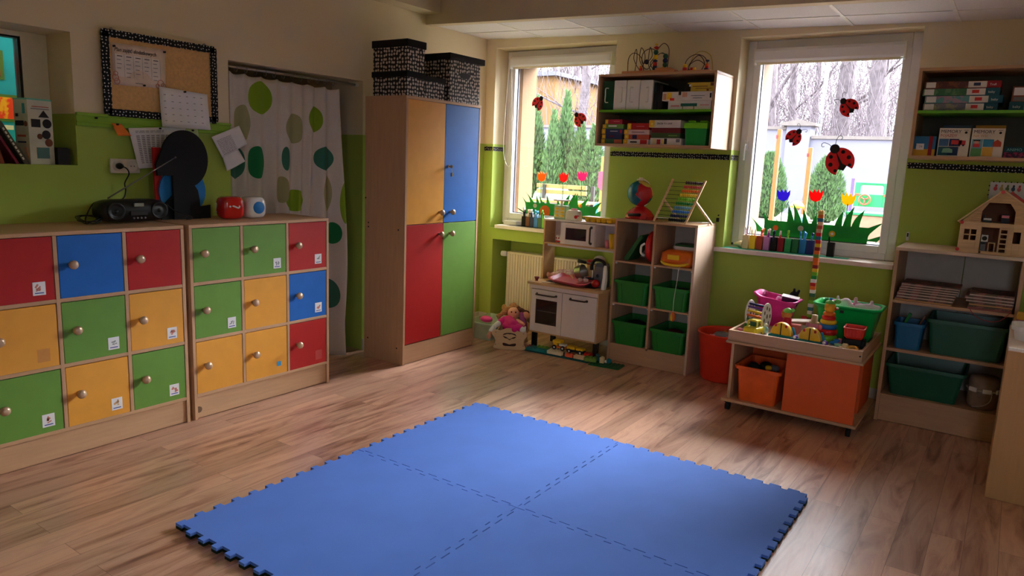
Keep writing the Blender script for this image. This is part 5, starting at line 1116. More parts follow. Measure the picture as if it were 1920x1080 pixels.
# cabinet at the right edge
t = thing('low_cabinet', 'plain tan wooden cabinet with worn white top edge at the lower right edge', 'cabinet', (.35, 4.45, 0))
TAN = mat('tan_veneer', (190, 146, 96), .5, 'woodz', var=.03)
m = MB(); m.box(.050, .75, 4.03, 4.68, 0, .730, TAN); m.obj('body', t, .002)
m = MB(); m.box(.048, .76, 4.02, 4.69, .730, .745, mat('pale_worn_top', (214, 190, 168), .5, scale=5)); m.obj('top_panel', t, .003)
m = MB(); 
rnd = random.Random(5)
for k in range(9): a = .052+k*.016; m.box(a, a+.015, 4.0165+rnd.uniform(-.001, .001), 4.03+rnd.uniform(0, .012), .735+rnd.uniform(-.003, .0), .7462, WHITE)
m.obj('chipped_edge_tape', t)
t = bin_('white oval tub on the tan cabinet at the right edge', .135, 4.22, .7455, .16, .13, .2, .07, WHITE, None, 'white_tub', ribs=False, rim=.004, cat='tub', r=.05)
m = MB(); m.box(.07, .22, 4.55, 4.64, .7455, .80, mat('mauve_toy', (170, 110, 120), .6)); m.box(.07, .22, 4.55, 4.64, .8005, .83, MATS['ochre_print']); T(m.obj('toy_house', None, .003), 'pink and ochre box on the far end of the tan cabinet', 'box')

# ================================================================= RADIATOR
t = thing('radiator', 'cream ribbed panel radiator in the recess under the left window', 'radiator', (-3.33, 5.53, .09))
RAD = mat('cream_radiator', (224, 212, 186), .4, var=.02)
m = MB(); x0, x1 = -3.835, -2.82; n = 34; pts = []
for i in range(n):
    a = x0+.012+(x1-x0-.024)*i/n; w_ = (x1-x0-.024)/n
    pts += [(a, 5.488), (a+w_*.15, 5.480), (a+w_*.55, 5.480), (a+w_*.7, 5.488)]
pts = [(x0, 5.53), (x0, 5.484)]+pts+[(x1, 5.484), (x1, 5.53)]
m.prism(pts, 'z', .10, .665, RAD, m2=RAD); m.obj('ribbed_panel', t)
m = MB(); m.box(x0, x1, 5.478, 5.60, .663, .682, RAD); m.obj('top_grille', t, .004)
m = MB(); m.box(x0-.002, x0+.006, 5.48, 5.60, .10, .68, RAD); m.box(x1-.006, x1+.002, 5.48, 5.60, .10, .68, RAD); m.obj('side_plate', t, .002)
m = MB(); m.cyl((x0-.002, 5.53, .655), (x0-.022, 5.53, .655), .012, STEEL); m.lathe([(.014, -.078), (.024, -.074), (.026, -.05), (.023, -.02), (.012, -.018)], (x0-.002, 5.50, .655), WHITE, 'x', 18); m.obj('thermostat_knob', t)
m = MB(); m.cyl((-3.80, 5.55, .0), (-3.80, 5.55, .10), .009, CREAM); m.cyl((-3.76, 5.55, .0), (-3.76, 5.55, .10), .009, CREAM); m.obj('supply_pipe', t)

# ================================================================= TOY KITCHEN
KX0, KX1, KF, KB = -3.158, -2.508, 4.835, 5.225; KZ = .560
BIR = mat('birch_ply', (206, 166, 118), .5, 'woodx', var=.05); WLAC = mat('white_lacquer', (232, 218, 208), .4, var=.02); HND = mat('bronze_handle', (74, 62, 54), .35, metal=.5, var=.05)
t = thing('toy_kitchen', 'white and birch play kitchen with oven, cupboard and little microwave', 'play kitchen', ((KX0+KX1)/2, KF, 0))
m = MB(); m.box(KX0+.012, KX0+.024, KF+.012, KB, .145, KZ-.02, BIR); m.box(KX1-.03, KX1-.018, KF+.012, KB, .145, KZ-.02, BIR); m.box(KX0+.024, KX1-.03, KF+.012, KB, .145, .157, BIR); m.box(KX0+.024, KX1-.03, KB-.008, KB, .157, KZ-.02, BIR); m.box(-2.842, -2.832, KF+.02, KB, .157, KZ-.02, BIR); m.obj('base_cabinet', t, .001)
m = MB(); m.prism([(KX0-.01, KF-.012), (KX1-.055, KF-.012), (KX1-.02, KF), (KX1, KF+.035), (KX1, KB), (KX0-.01, KB)], 'z', KZ-.02, KZ, BIR); m.obj('worktop', t, .002)
m = MB(); m.box(KX0+.012, KX1-.022, KF, KF+.012, .508, KZ-.021, WLAC); m.obj('front_rail', t, .001)
def khandle(x0, x1, y, z, p):
    m = MB(); m.tube(smooth_path([(x0, y, z), (x0+.004, y-.018, z), (x0+.018, y-.023, z-.002), (x1-.018, y-.023, z-.002), (x1-.004, y-.018, z), (x1, y, z)], 5), .0065, HND, 8); m.cyl((x0, y, z), (x0, y-.004, z), .010, HND); m.cyl((x1, y, z), (x1, y-.004, z), .010, HND); return m.obj('handle', p)
# oven door with a window
dx0, dx1, dz0, dz1 = KX0+.026, -2.842, .160, .503
m = MB(); wx0, wx1, wz0, wz1 = dx0+.045, dx1-.045, .225, .425
m.box(dx0, wx0, KF, KF+.012, dz0, dz1, WLAC); m.box(wx1, dx1, KF, KF+.012, dz0, dz1, WLAC); m.box(wx0, wx1, KF, KF+.012, dz0, wz0, WLAC); m.box(wx0, wx1, KF, KF+.012, wz1, dz1, WLAC); od = m.obj('oven_door', t, .001)
SMK = bpy.data.materials.new('smoked_acrylic'); SMK.use_nodes = True; _t = SMK.node_tree; _b = _t.nodes['Principled BSDF']; _b.inputs['Base Color'].default_value = (.02, .015, .015, 1); _b.inputs['Roughness'].default_value = .08
_tr = _t.nodes.new('ShaderNodeBsdfTransparent'); _mx = _t.nodes.new('ShaderNodeMixShader'); _mx.inputs[0].default_value = .45; _t.links.new(_tr.outputs[0], _mx.inputs[1]); _t.links.new(_b.outputs[0], _mx.inputs[2]); _t.links.new(_mx.outputs[0], _t.nodes['Material Output'].inputs[0])
m = MB(); m.box(wx0, wx1, KF+.004, KF+.008, wz0, wz1, SMK); m.obj('oven_window', od)
khandle(dx0+.055, dx1-.055, KF, .468, od)
m = MB(); m.box(dx0, dx1, KF+.015, KB-.01, .325, .332, mat('pale_rack', (220, 214, 208), .4)); m.obj('oven_shelf', t)
m = MB(); m.box(-2.838, KX1-.028, KF, KF+.012, .160, .503, WLAC); cd = m.obj('cupboard_door', t, .001); khandle(-2.765, -2.62, KF, .468, cd)
m = MB()
for (xx, yy) in ((KX0+.03, KF+.055), (KX0+.03, KB-.04), (KX1-.05, KF+.055), (KX1-.05, KB-.04)):
    m = MB(); m.box(xx-.018, xx+.018, yy, yy+.036, 0, .145, BLACK); m.obj('leg', t, .002)
m = MB(); m.box(-3.06, -2.90, 4.93, 5.13, KZ, KZ+.004, BLACK); m.obj('hob_plate', t, .001)
m = MB(); m.box(-2.84, -2.60, 4.90, 5.14, KZ, KZ+.003, mat('dark_sink', (54, 50, 50), .4)); m.obj('sink_plate', t, .001)
# upper part
UY = 5.035; ux0, ux1 = KX0-.012, KX1; UB = 5.205
m = MB(); m.box(ux0, ux0+.014, UY, UB, KZ, 1.055, BIR); m.box(ux1-.014, ux1, UY, UB, KZ, 1.055, BIR); m.box(ux0, ux1, UY, UB, .853, .866, BIR); m.box(-2.99, -2.978, UY+.01, UB, .866, 1.045, WLAC); m.box(-2.70, -2.688, UY+.002, UB, .866, 1.045, WLAC); m.obj('upper_frame', t, .001); m = MB(); m.box(ux0+.014, ux1-.014, UB-.006, UB, .866, 1.045, WLAC); m.obj('rear_panel', t)
m = MB(); m.box(ux0-.002, ux1, UY-.005, UB, 1.045, 1.058, WLAC); m.obj('top_shelf', t, .001)
m = MB(); m.box(ux0+.014, ux1-.014, UY+.05, UY+.056, .832, .850, WHITE); m.obj('light_rail', t)
md = MB(); a, c, z0, z1 = -3.0, -2.69, .868, 1.040; wa, wc, wz0, wz1 = a+.045, c-.075, .905, 1.000
md.box(a, wa, UY-.012, UY, z0, z1, WLAC); md.box(wc, c, UY-.012, UY, z0, z1, WLAC); md.box(wa, wc, UY-.012, UY, z0, wz0, WLAC); md.box(wa, wc, UY-.012, UY, wz1, z1, WLAC); o = md.obj('microwave_door', t, .001)
m = MB(); m.box(wa, wc, UY-.008, UY-.004, wz0, wz1, SMK); m.obj('microwave_window', o)
m = MB(); m.tube(smooth_path([(c-.03, UY-.012, .892), (c-.03, UY-.032, .897), (c-.03, UY-.034, .915), (c-.03, UY-.034, .995), (c-.03, UY-.032, 1.013), (c-.03, UY-.012, 1.018)], 5), .007, HND, 8); m.cyl((c-.03, UY-.012, .892), (c-.03, UY-.018, .892), .011, HND); m.cyl((c-.03, UY-.012, 1.018), (c-.03, UY-.018, 1.018), .011, HND); m.obj('handle', o)
m = MB(); m.tube(smooth_path([(-2.65, 5.14, KZ), (-2.65, 5.14, .74), (-2.655, 5.12, .775), (-2.675, 5.10, .785), (-2.695, 5.08, .775), (-2.70, 5.075, .75)], 6), .013, CREAM, 10); m.obj('tap', t)
m = MB(); m.tube([(-2.65, 5.13, .715), (-2.75, 5.11, .725), (-2.80, 5.10, .728)], .007, STEEL, 8, rad=[.006, .006, .006]); m.cyl((-2.79, 5.10, .727), (-2.86, 5.09, .735), .010, BLACK, r1=.016, n=12); m.obj('tap_lever', t)
# inside the microwave and on the shelves
T(blob('cloth_bundle', [((-2.87, 5.10, .893), (.07, .04, .022)), ((-2.82, 5.11, .905), (.045, .035, .03)), ((-2.92, 5.10, .89), (.04, .04, .02))], PINKP, voxel=.005), 'pink cloth bundle behind the microwave window', 'cloth')
t = thing('toy_cup', 'small white and red patterned cup in the left pigeonhole of the kitchen', 'cup', (-3.045, 5.09, .8665))
m = MB(); m.lathe([(.020, 0), (.026, .02), (.030, .06), (.027, .06), (.023, .02), (0, .006)], (-3.045, 5.09, .8665), WHITE, 'z', 18); m.obj('cup_body', t)
m = MB(); m.lathe([(.031, 0), (.0325, .012)], (-3.045, 5.09, .872), BRED, 'z', 18); [m.sph((-3.045+.03*math.cos(a), 5.09+.03*math.sin(a), .905), .006, BRED, 8, 6) for a in (-2.2, -1.3, -.4)]; m.obj('red_decoration', t)
m = MB(); m.lathe([(.020, 0), (.024, .06), (.021, .06), (0, .004)], (-2.60, 5.08, .8665), PINKP, 'z', 16); T(m.obj('toy_beaker'), 'pink beaker in the right pigeonhole of the kitchen', 'beaker')
m = MB(); m.lathe([(.022, 0), (.030, .115), (.027, .115), (0, .005)], (-2.556, 5.07, .8665), BYEL, 'z', 18); T(m.obj('toy_beaker'), 'tall yellow beaker next to the shelf unit in the kitchen pigeonhole', 'beaker')
# things on the worktop
DOLLK = (-2.98, 5.12)
t = thing('doll', 'small naked-limbed doll in a pale patterned suit lying on the kitchen worktop', 'doll', (-2.95, 5.13, KZ))
z = KZ+.006
blob('body', [((-3.115, 5.06, z+.030), (.020, .016, .026)), ((-3.10, 5.07, z+.03), (-3.03, 5.09, z+.035), .018, .022), ((-3.09, 5.11, z+.028), (-3.02, 5.12, z+.035), .018, .022), ((-3.02, 5.10, z+.04), (-2.90, 5.11, z+.05), .032, .036), ((-2.84, 5.115, z+.082), (.048, .044, .044)), ((-2.90, 5.06, z+.045), (-2.86, 5.03, z+.028), .013, .010), ((-2.80, 5.08, z+.082), .008)], SKIN, t, voxel=.0045)
blob('patterned_suit', [((-3.04, 5.10, z+.04), (-2.905, 5.11, z+.053), .037, .041), ((-3.075, 5.08, z+.033), (-3.03, 5.09, z+.037), .024, .028)], mat('floral_suit', (216, 176, 176), .8, 'patch', scale=60, rgb2=(236, 226, 216)), t, voxel=.0045)
m = MB(); m.sph((-2.81, 5.078, z+.10), .004, DINK, 8, 6); m.sph((-2.83, 5.076, z+.10), .004, DINK, 8, 6); m.obj('eye', t)
t = thing('toy_tray', 'pink plastic tray tipped over the sink of the play kitchen', 'tray', (-2.82, 4.96, KZ))
m = MB(); R0 = [rring(0, 0, .155, .095, .05, 0), rring(0, 0, .175, .112, .055, .022), rring(0, 0, .185, .122, .058, .024), rring(0, 0, .182, .119, .056, .028), rring(0, 0, .168, .106, .05, .026), rring(0, 0, .150, .09, .045, .005)]
m.loft(R0, mat('rose_tray', (226, 96, 116), .4), True, True, True); m.xform(Matrix.Translation((-2.83, 4.965, KZ+.022)) @ Matrix.Rotation(-.10, 4, 'Z') @ Matrix.Rotation(.03, 4, 'Y') @ Matrix.Rotation(.13, 4, 'X')); m.obj('tray_body', t)
t = thing('toy_pan', 'small metal pan lying on its side on the pink tray', 'pan', (-2.765, 4.96, KZ+.045))
m = MB(); m.lathe([(.044, 0), (.047, .004), (.050, .052), (.052, .054), (.048, .054), (.044, .006), (0, .005)], (0, 0, 0), STEEL, 'z', 26); m.xform(Matrix.Translation((-2.80, 4.975, KZ+.098)) @ Matrix.Rotation(-.02, 4, 'Z') @ Matrix.Rotation(1.3, 4, 'Y') @ Matrix.Scale(1.12, 4)); m.obj('pan_body', t)
m = MB(); m.cyl((-2.765, 4.99, KZ+.06), (-2.66, 5.0, KZ+.065), .006, DARK); m.obj('pan_handle', t)
for (c, r, lab) in (((-2.745, 4.93, KZ+.052), (.022, .018, .016), 'pale toy egg lying in front of the metal pan'), ((-2.705, 4.95, KZ+.052), (.024, .02, .016), 'pale toy egg right of the metal pan on the tray'), ((-2.725, 4.985, KZ+.056), (.02, .018, .018), 'pale toy egg behind the other eggs on the tray')):
    m = MB(); m.sph(c, r, mat('pale_egg', (214, 180, 174), .5), 14, 9); T(m.obj('toy_egg'), lab, 'toy food', 'toy eggs on the pink tray')
m = MB(); m.box(-2.70, -2.63, 4.95, 4.99, KZ+.045, KZ+.056, MAROON); m.obox((-2.68, 4.98, KZ+.062), (.08, .01, .008), (0, .2, .6), BLACK); T(m.obj('toy_cutlery', None, .002), 'dark maroon piece of toy cutlery on the tray edge', 'toy cutlery')
t = thing('toy_bottle', 'yellow toy bottle with a red cap standing behind the pan', 'bottle', (-2.83, 5.16, KZ+.003))
m = MB(); m.lathe([(.034, 0), (.035, .01), (.034, .09), (.028, .13), (.026, .145)], (-2.785, 5.16, KZ+.003), mat('butter_plastic', (226, 190, 120), .4), 'z', 22); m.obj('bottle_body', t)
m = MB(); m.lathe([(.030, 0), (.030, .035), (.026, .038), (0, .038)], (-2.785, 5.16, KZ+.149), BRED, 'z', 22); m.obj('red_cap', t)
t = thing('toy_coffee_machine', 'grey toy coffee machine with black arched handle and red front on the worktop', 'toy appliance', (-2.615, 5.02, KZ+.003))
m = MB(); m.loft([rring(-2.615, 5.04, .055, .05, .015, KZ+.003), rring(-2.615, 5.045, .05, .045, .015, KZ+.16), rring(-2.615, 5.05, .042, .036, .015, KZ+.185)], GREYP, True, True); m.obj('grey_body', t)
m = MB(); m.tube(smooth_path([(-2.685, 5.0, KZ+.13), (-2.685, 5.0, KZ+.17), (-2.66, 5.0, KZ+.21), (-2.615, 5.0, KZ+.215), (-2.573, 5.0, KZ+.19), (-2.56, 4.99, KZ+.10), (-2.56, 4.985, KZ+.02)], 6), .012, BLACK, 8); m.obj('arched_handle', t)
m = MB(); m.sph((-2.62, 4.955, KZ+.035), (.036, .030, .032), GLR, 18, 12); m.obj('red_front', t)
m = MB(); m.sph((-2.625, 4.99, KZ+.09), (.012, .006, .014), DINK, 12, 8); m.cyl((-2.67, 4.99, KZ+.13), (-2.67, 4.99, KZ+.07), .004, WHITE); m.obj('dark_spout', t)
t = thing('toy_phone', 'white handset-shaped toy standing against the shelf unit on the kitchen', 'toy', (-2.535, 4.93, KZ))
m = MB(); m.prism([(4.90, KZ), (4.945, KZ), (4.96, KZ+.07), (4.955, KZ+.14), (4.935, KZ+.19), (4.925, KZ+.17), (4.92, KZ+.10)], 'x', -2.545, -2.518, WHITE); m.obj('white_shell', t, .006)
m = MB(); m.sph((-2.546, 4.930, KZ+.09), (.003, .010, .012), DINK, 10, 8); m.sph((-2.546, 4.935, KZ+.13), (.003, .005, .005), DINK, 10, 8); m.obj('dark_button', t)
m = MB(); m.lathe([(.014, 0), (.010, .006), (.018, .020), (.022, .032), (.018, .032), (0, .018)], (-3.128, 4.90, KZ), mat('maroon_bowl', (120, 24, 40), .4), 'z', 18); T(m.obj('toy_goblet'), 'little maroon toy goblet on the left corner of the worktop', 'goblet')
m = MB(); m.obox((-3.00, 4.88, KZ+.004), (.11, .016, .004), (0, 0, .22), WHITE); T(m.obj('toy_knife', None, .001), 'white plastic toy knife lying at the front edge of the worktop', 'toy cutlery')
# on top of the kitchen
z = 1.0585
t = thing('toy_scale', 'mint green toy scale with yellow egg buttons and a white pan on the kitchen top', 'toy scale', (-3.06, 5.11, z))
MINT = mat('mint_plastic', (160, 196, 150), .45)
m = MB(); m.box(-3.115, -3.0, 5.09, 5.15, z, z+.11, MINT); m.obj('body', t, .006)
m = MB(); m.box(-3.105, -3.01, 5.086, 5.0905, z+.01, z+.10, mat('pale_panel', (214, 210, 160), .5)); m.obj('front_panel', t, .001)
m = MB()
for i in range(3):
    for j in range(2): m.sph((-3.085+j*.052, 5.086, z+.028+i*.028), (.019, .004, .010), BYEL, 12, 8)
m.obj('yellow_button', t)
m = MB(); m.cyl((-3.06, 5.12, z+.11), (-3.06, 5.12, z+.145), .010, CREAM); m.box(-3.118, -2.998, 5.08, 5.16, z+.145, z+.157, WHITE); m.obj('weighing_pan', t, .003)
t = thing('toy_toaster', 'white toy toaster with a round red dial on the kitchen top', 'toy toaster', (-2.93, 5.09, z))
m = MB(); m.loft([rring(-2.93, 5.10, .063, .04, .02, z), rring(-2.93, 5.10, .062, .039, .02, z+.055), rring(-2.93, 5.10, .055, .034, .02, z+.075), rring(-2.93, 5.10, .040, .022, .015, z+.082)], CREAM, True, True); m.obj('body', t)
m = MB(); m.lathe([(.014, -.008), (.014, 0)], (-2.888, 5.064, z+.030), BRED, 'y', 18); m.obj('red_dial', t)
m = MB(); m.obox((-2.93, 5.10, z+.086), (.055, .014, .016), (0, 0, 0), PINKP); m.obj('toast', t, .003)
m = MB(); m.obox((-2.868, 5.06, z+.04), (.02, .01, .008), (0, 0, 0), BRED); m.obj('lever', t, .002)
t = thing('egg_carton', 'yellow egg-box-shaped tray on the kitchen top beside the shelf unit', 'egg tray', (-2.70, 5.11, z))
m = MB(); m.box(-2.825, -2.56, 5.055, 5.165, z+.030, z+.042, BYEL); m.obj('rim', t, .004)
for i in range(5):
    for j in range(2): m = MB(); m.lathe([(.014, 0), (.022, .006), (.026, .034)], (-2.79+i*.048, 5.085+j*.052, z), BYEL, 'z', 14); m.obj('egg_cup', t)

# ================================================================= DOLL IN THE CRADLE, BABY TUB
CRX, CRY = -3.235, 4.70
t = cradle = thing('doll_cradle', 'small pale plywood rocking cradle with cut-out heart pattern in the corner', 'cradle', (CRX, CRY, 0))
PLY = mat('pale_plywood', (214, 184, 142), .55, 'woodx', var=.05)
def end_panel(y, hi):
    out = []
    for (px, pz) in ((-.155, .010), (-.10, .0), (0, -.004+.004), (.10, .0), (.155, .012), (.150, .04), (.135, .075), (.150, .115), (.172, .145), (.165, .178), (.135, .190), (.095, .183), (.04, .205), (0, .210), (-.04, .205), (-.095, .183), (-.135, .190), (-.165, .178), (-.172, .145), (-.150, .115), (-.135, .075), (-.150, .04)): out.append((CRX+px, pz*hi))
    P_ = [(p.x, p.y) for p in smooth_path([(a, b2, 0) for a, b2 in out], 4, True)]
    m = MB(); m.prism(P_, 'y', y, y+.009, PLY)
    return m
e1 = end_panel(CRY, 1.0).obj('end_panel', t, .001); end_panel(CRY+.30, 1.15).obj('end_panel', t, .001)
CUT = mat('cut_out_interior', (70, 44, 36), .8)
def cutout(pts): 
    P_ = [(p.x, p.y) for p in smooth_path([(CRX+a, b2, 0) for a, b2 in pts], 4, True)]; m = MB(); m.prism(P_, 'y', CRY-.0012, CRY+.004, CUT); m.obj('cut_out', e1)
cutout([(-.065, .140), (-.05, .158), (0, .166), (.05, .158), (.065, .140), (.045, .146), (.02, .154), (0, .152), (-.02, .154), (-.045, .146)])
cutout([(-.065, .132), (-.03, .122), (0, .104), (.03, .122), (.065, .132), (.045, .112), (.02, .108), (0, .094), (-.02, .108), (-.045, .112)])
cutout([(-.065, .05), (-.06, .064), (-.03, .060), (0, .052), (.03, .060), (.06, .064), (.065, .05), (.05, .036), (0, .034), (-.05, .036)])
m = MB(); m.box(CRX-.14, CRX-.13, CRY+.009, CRY+.30, .06, .16, PLY); m.box(CRX+.13, CRX+.14, CRY+.009, CRY+.30, .06, .16, PLY); m.obj('side_rail', t, .001)
m = MB(); m.box(CRX-.13, CRX+.13, CRY+.009, CRY+.30, .055, .063, PLY); m.obj('bed_board', t)
m = MB(); [m.cyl((CRX+sx_, CRY-.003, zz), (CRX+sx_, CRY+.002, zz), .006, STEEL, n=12) for sx_ in (-.135, .135) for zz in (.045, .165)]; m.cyl((CRX-.146, CRY+.012, .17), (CRX-.146, CRY+.012, .225), .010, WHITE, n=10); m.cyl((CRX+.146, CRY+.012, .16), (CRX+.146, CRY+.012, .235), .010, CREAM, n=10); m.obj('fitting', t)
# the doll: body, hair, clothes
t = thing('doll', 'long-haired doll in magenta dungarees lying in the plywood cradle, one arm hanging out', 'doll', (CRX, CRY, .07)); dollA = t
DM = mat('magenta_fabric', (214, 24, 130), .75, 'fabric', var=.06); HAIRM = mat('honey_hair', (178, 124, 74), .7, var=.3, scale=80, bump=.8); 
HC = (CRX+.005, CRY+.235, .275)
blob('body', [(HC, (.058, .055, .056)), ((HC[0]-.005, HC[1]-.03, HC[2]-.04), (CRX-.03, CRY+.16, .20), .028, .05), ((CRX-.03, CRY+.17, .20), (CRX+.02, CRY+.08, .18), .055, .05),
              ((CRX-.075, CRY+.16, .225), (CRX-.145, CRY+.06, .185), .026, .019), ((CRX-.145, CRY+.06, .185), (CRX-.180, CRY+.0, .130), .018, .014), ((CRX-.184, CRY-.008, .112), (.018, .014, .018)),
              ((CRX-.192, CRY-.012, .10), (CRX-.196, CRY-.016, .088), .0055, .0045), ((CRX-.184, CRY-.014, .098), (CRX-.186, CRY-.020, .084), .0055, .0045), ((CRX-.176, CRY-.012, .099), (CRX-.176, CRY-.018, .086), .0055, .0045), ((CRX-.170, CRY-.004, .106), (CRX-.164, CRY-.008, .098), .0055, .0045), ((CRX-.196, CRY-.004, .112), (CRX-.203, CRY-.006, .102), .0055, .0045),
              ((CRX+.05, CRY+.18, .215), (CRX+.105, CRY+.13, .20), .024, .018), ((CRX+.06, CRY+.05, .185), (CRX+.11, CRY+.012, .178), .024, .02), ((HC[0]+.02, HC[1]-.052, HC[2]-.005), .010)], SKIN, t, voxel=.0045)
blob('magenta_dungarees', [((CRX-.035, CRY+.17, .205), (CRX+.02, CRY+.08, .19), .060, .058), ((CRX-.02, CRY+.12, .195), (CRX+.085, CRY+.03, .185), .040, .034), ((CRX-.04, CRY+.10, .18), (CRX+.04, CRY+.02, .178), .04, .032), ((CRX-.07, CRY+.165, .225), (CRX-.105, CRY+.115, .21), .032, .028)], DM, t, voxel=.0045)
blob('white_sleeve', [((CRX-.105, CRY+.115, .21), (CRX-.148, CRY+.055, .18), .025, .022), ((CRX-.148, CRY+.055, .18), (CRX-.170, CRY+.018, .15), .021, .020)], WHITE, t, voxel=.004)
blob('white_sock', [((CRX+.085, CRY+.032, .182), (CRX+.118, CRY+.008, .178), .027, .025)], WHITE, t, voxel=.004)
hr = []
rnd = random.Random(11)
for k in range(30):
    a = rnd.uniform(0, 2*PI); q = rnd.uniform(.3, 1); hr.append(((HC[0]-.02+math.cos(a)*.062*q-.03*(k % 3 == 0), HC[1]+.03+abs(math.sin(a))*.03*q, HC[2]+.02+math.sin(a)*.05*q), rnd.uniform(.018, .028)))
for k in range(14): u = k/13; hr.append(((HC[0]-.05-.09*u+rnd.uniform(-.01, .01), HC[1]+.02-.05*u, HC[2]+.035-.075*u+rnd.uniform(-.008, .008)), .024-.006*u))
blob('wavy_hair', hr, HAIRM, t, voxel=.005, sm=2)
m = MB(); m.sph((HC[0]+.022, HC[1]-.048, HC[2]+.018), (.007, .004, .008), DINK, 10, 7); m.sph((HC[0]-.016, HC[1]-.050, HC[2]+.020), (.007, .004, .008), DINK, 10, 7); m.obj('eye', t)
m = MB(); m.sph((HC[0]+.008, HC[1]-.053, HC[2]-.026), (.009, .003, .003), mat('lip_rose', (190, 70, 80), .5), 10, 6); m.obj('mouth', t)
t = thing('doll', 'second smaller doll with mauve dress lying behind the head of the magenta doll', 'doll', (CRX, CRY, .07)); dollB = t
blob('body', [((CRX+.125, CRY+.235, .275), (.040, .038, .040)), ((CRX+.115, CRY+.235, .245), (CRX+.10, CRY+.22, .17), .02, .03), ((CRX+.10, CRY+.22, .17), (CRX+.07, CRY+.20, .12), .03, .03)], SKIN, t, voxel=.005)
blob('mauve_dress', [((CRX+.085, CRY+.215, .295), (CRX+.095, CRY+.20, .25), .020, .026), ((CRX+.10, CRY+.205, .235), (CRX+.11, CRY+.18, .17), .034, .042)], mat('mauve_fabric', (150, 70, 130), .8, 'fabric', var=.1), t, voxel=.005)
blob('brown_hair', [((CRX+.06, CRY+.26, .325), (.05, .03, .02)), ((CRX+.11, CRY+.265, .30), (.05, .03, .025)), ((CRX+.045, CRY+.26, .345), (.016, .014, .014))], mat('brown_hair', (92, 52, 40), .8, var=.3, scale=70), t, voxel=.005)
for q_, sc_ in ((cradle, .84), (dollA, .92), (dollB, .86)): q_.rotation_euler = (0, 0, .50); q_.scale = (sc_, sc_, sc_)
t = thing('clear_box', 'translucent pale green storage box beside the wardrobe foot', 'storage box', (-3.64, 4.99, 0))
m = MB(); m.loft([rring(-3.64, 4.99, .12, .17, .02, 0), rring(-3.64, 4.99, .145, .195, .02, .135), rring(-3.64, 4.99, .155, .205, .02, .137), rring(-3.64, 4.99, .155, .205, .02, .147), rring(-3.64, 4.99, .140, .19, .02, .147), rring(-3.64, 4.99, .115, .165, .02, .006)], mat('milky_green_plastic', (176, 196, 170), .3), True, True); m.obj('box_body', t)
m = MB(); m.sph((-3.60, 4.87, .17), (.06, .04, .03), BPNK, 14, 9); T(m.obj('toy_ball', None), 'pink rounded toy poking out of the translucent box', 'toy')

# ================================================================= BUILDING BRICKS ON THE FLOOR
def brick(name, x, y, z, lx, ly, h, m_, rz, label, cat='toy brick', group=None, sp=.032, sr=.0095):
    t = thing(name, label, cat, (x, y, z), group, rz=rz)
    m = MB(); m.box(-lx/2, lx/2, -ly/2, ly/2, 0, h, m_); m.obj('block', t, .001, local=True)
    m = MB(); nx = max(1, round(lx/sp)); ny = max(1, round(ly/sp))
    for i in range(nx):
        for j in range(ny): m.cyl((-lx/2+lx*(i+.5)/nx, -ly/2+ly*(j+.5)/ny, h), (-lx/2+lx*(i+.5)/nx, -ly/2+ly*(j+.5)/ny, h+.007), sr, m_, n=10)
    m.obj('stud', t, local=True); return t
RZ = .03
def at_(u, v=0): return (-3.10+u*math.cos(RZ)-v*math.sin(RZ)*0, 4.885+u*math.sin(RZ)+v)
GP = mat('dark_green_plate', (8, 96, 50), .45); TQ = mat('turquoise_brick', (20, 130, 140), .4); OLV = mat('olive_brick', (110, 150, 60), .4); CRB = mat('cream_brick', (230, 220, 190), .4)
t = thing('building_plate', 'long dark teal building plate on the floor under the play kitchen', 'building plate', (-2.86, 4.827, 0), rz=RZ)
m = MB(); m.box(-.27, .30, -.055, .065, 0, .008, mat('dark_teal_plate', (14, 90, 92), .45)); m.obj('plate', t, .001, local=True)
m = MB(); [m.cyl((-.255+i*.032, -.04+j*.032, .008), (-.255+i*.032, -.04+j*.032, .014), .009, MATS['dark_teal_plate'], n=8) for i in range(17) for j in range(4)]; m.obj('stud', t, local=True)
t = thing('building_plate', 'dark green square building plate on the floor at the foot of the shelf unit', 'building plate', (-2.42, 4.835, 0), rz=.12)
m = MB(); m.prism([(p[0], p[1]) for p in rring(0, 0, .125, .075, .015, 0)], 'z', 0, .007, GP); m.obj('plate', t, .001, local=True)
m = MB(); [m.cyl((-.11+i*.0315, -.06+j*.03, .007), (-.11+i*.0315, -.06+j*.03, .012), .009, GP, n=8) for i in range(8) for j in range(5)]; m.obj('stud', t, local=True)
BG = 'large toy bricks on the floor plates'
for (x, y, z, lx, ly, h, c, lab) in (
    (-3.02, 4.785, .0145, .19, .05, .016, TQ, 'long turquoise brick at the front left of the floor plate'),
    (-3.03, 4.842, .0145, .16, .045, .016, TQ, 'turquoise brick at the back left of the floor plate'),
    (-3.11, 4.817, .0145, .032, .03, .022, mat('ruby_brick', (160, 20, 50), .4), 'small ruby brick at the left tip of the floor plate'),
    (-2.985, 4.817, .0315+.006, .10, .03, .012, OLV, 'olive brick lying on the turquoise bricks'),
    (-2.855, 4.792, .0145, .13, .036, .026, CRB, 'long cream brick at the front of the floor plate'),
    (-2.885, 4.862, .0145, .10, .034, .026, CRB, 'cream brick behind the long cream brick'),
    (-2.73, 4.805, .0145, .066, .036, .024, mat('coral_brick', (240, 100, 70), .4), 'coral brick at the front between two cream bricks'),
    (-2.640, 4.807, .0145, .09, .036, .026, mat('peach_brick', (236, 200, 160), .4), 'peach cream brick at the right of the floor plate'),
    (-2.60, 4.867, .0145, .06, .05, .04, BRED, 'red brick behind the peach one')):
    brick('toy_brick', x, y, z, lx, ly, h, c, RZ, lab, group=BG)
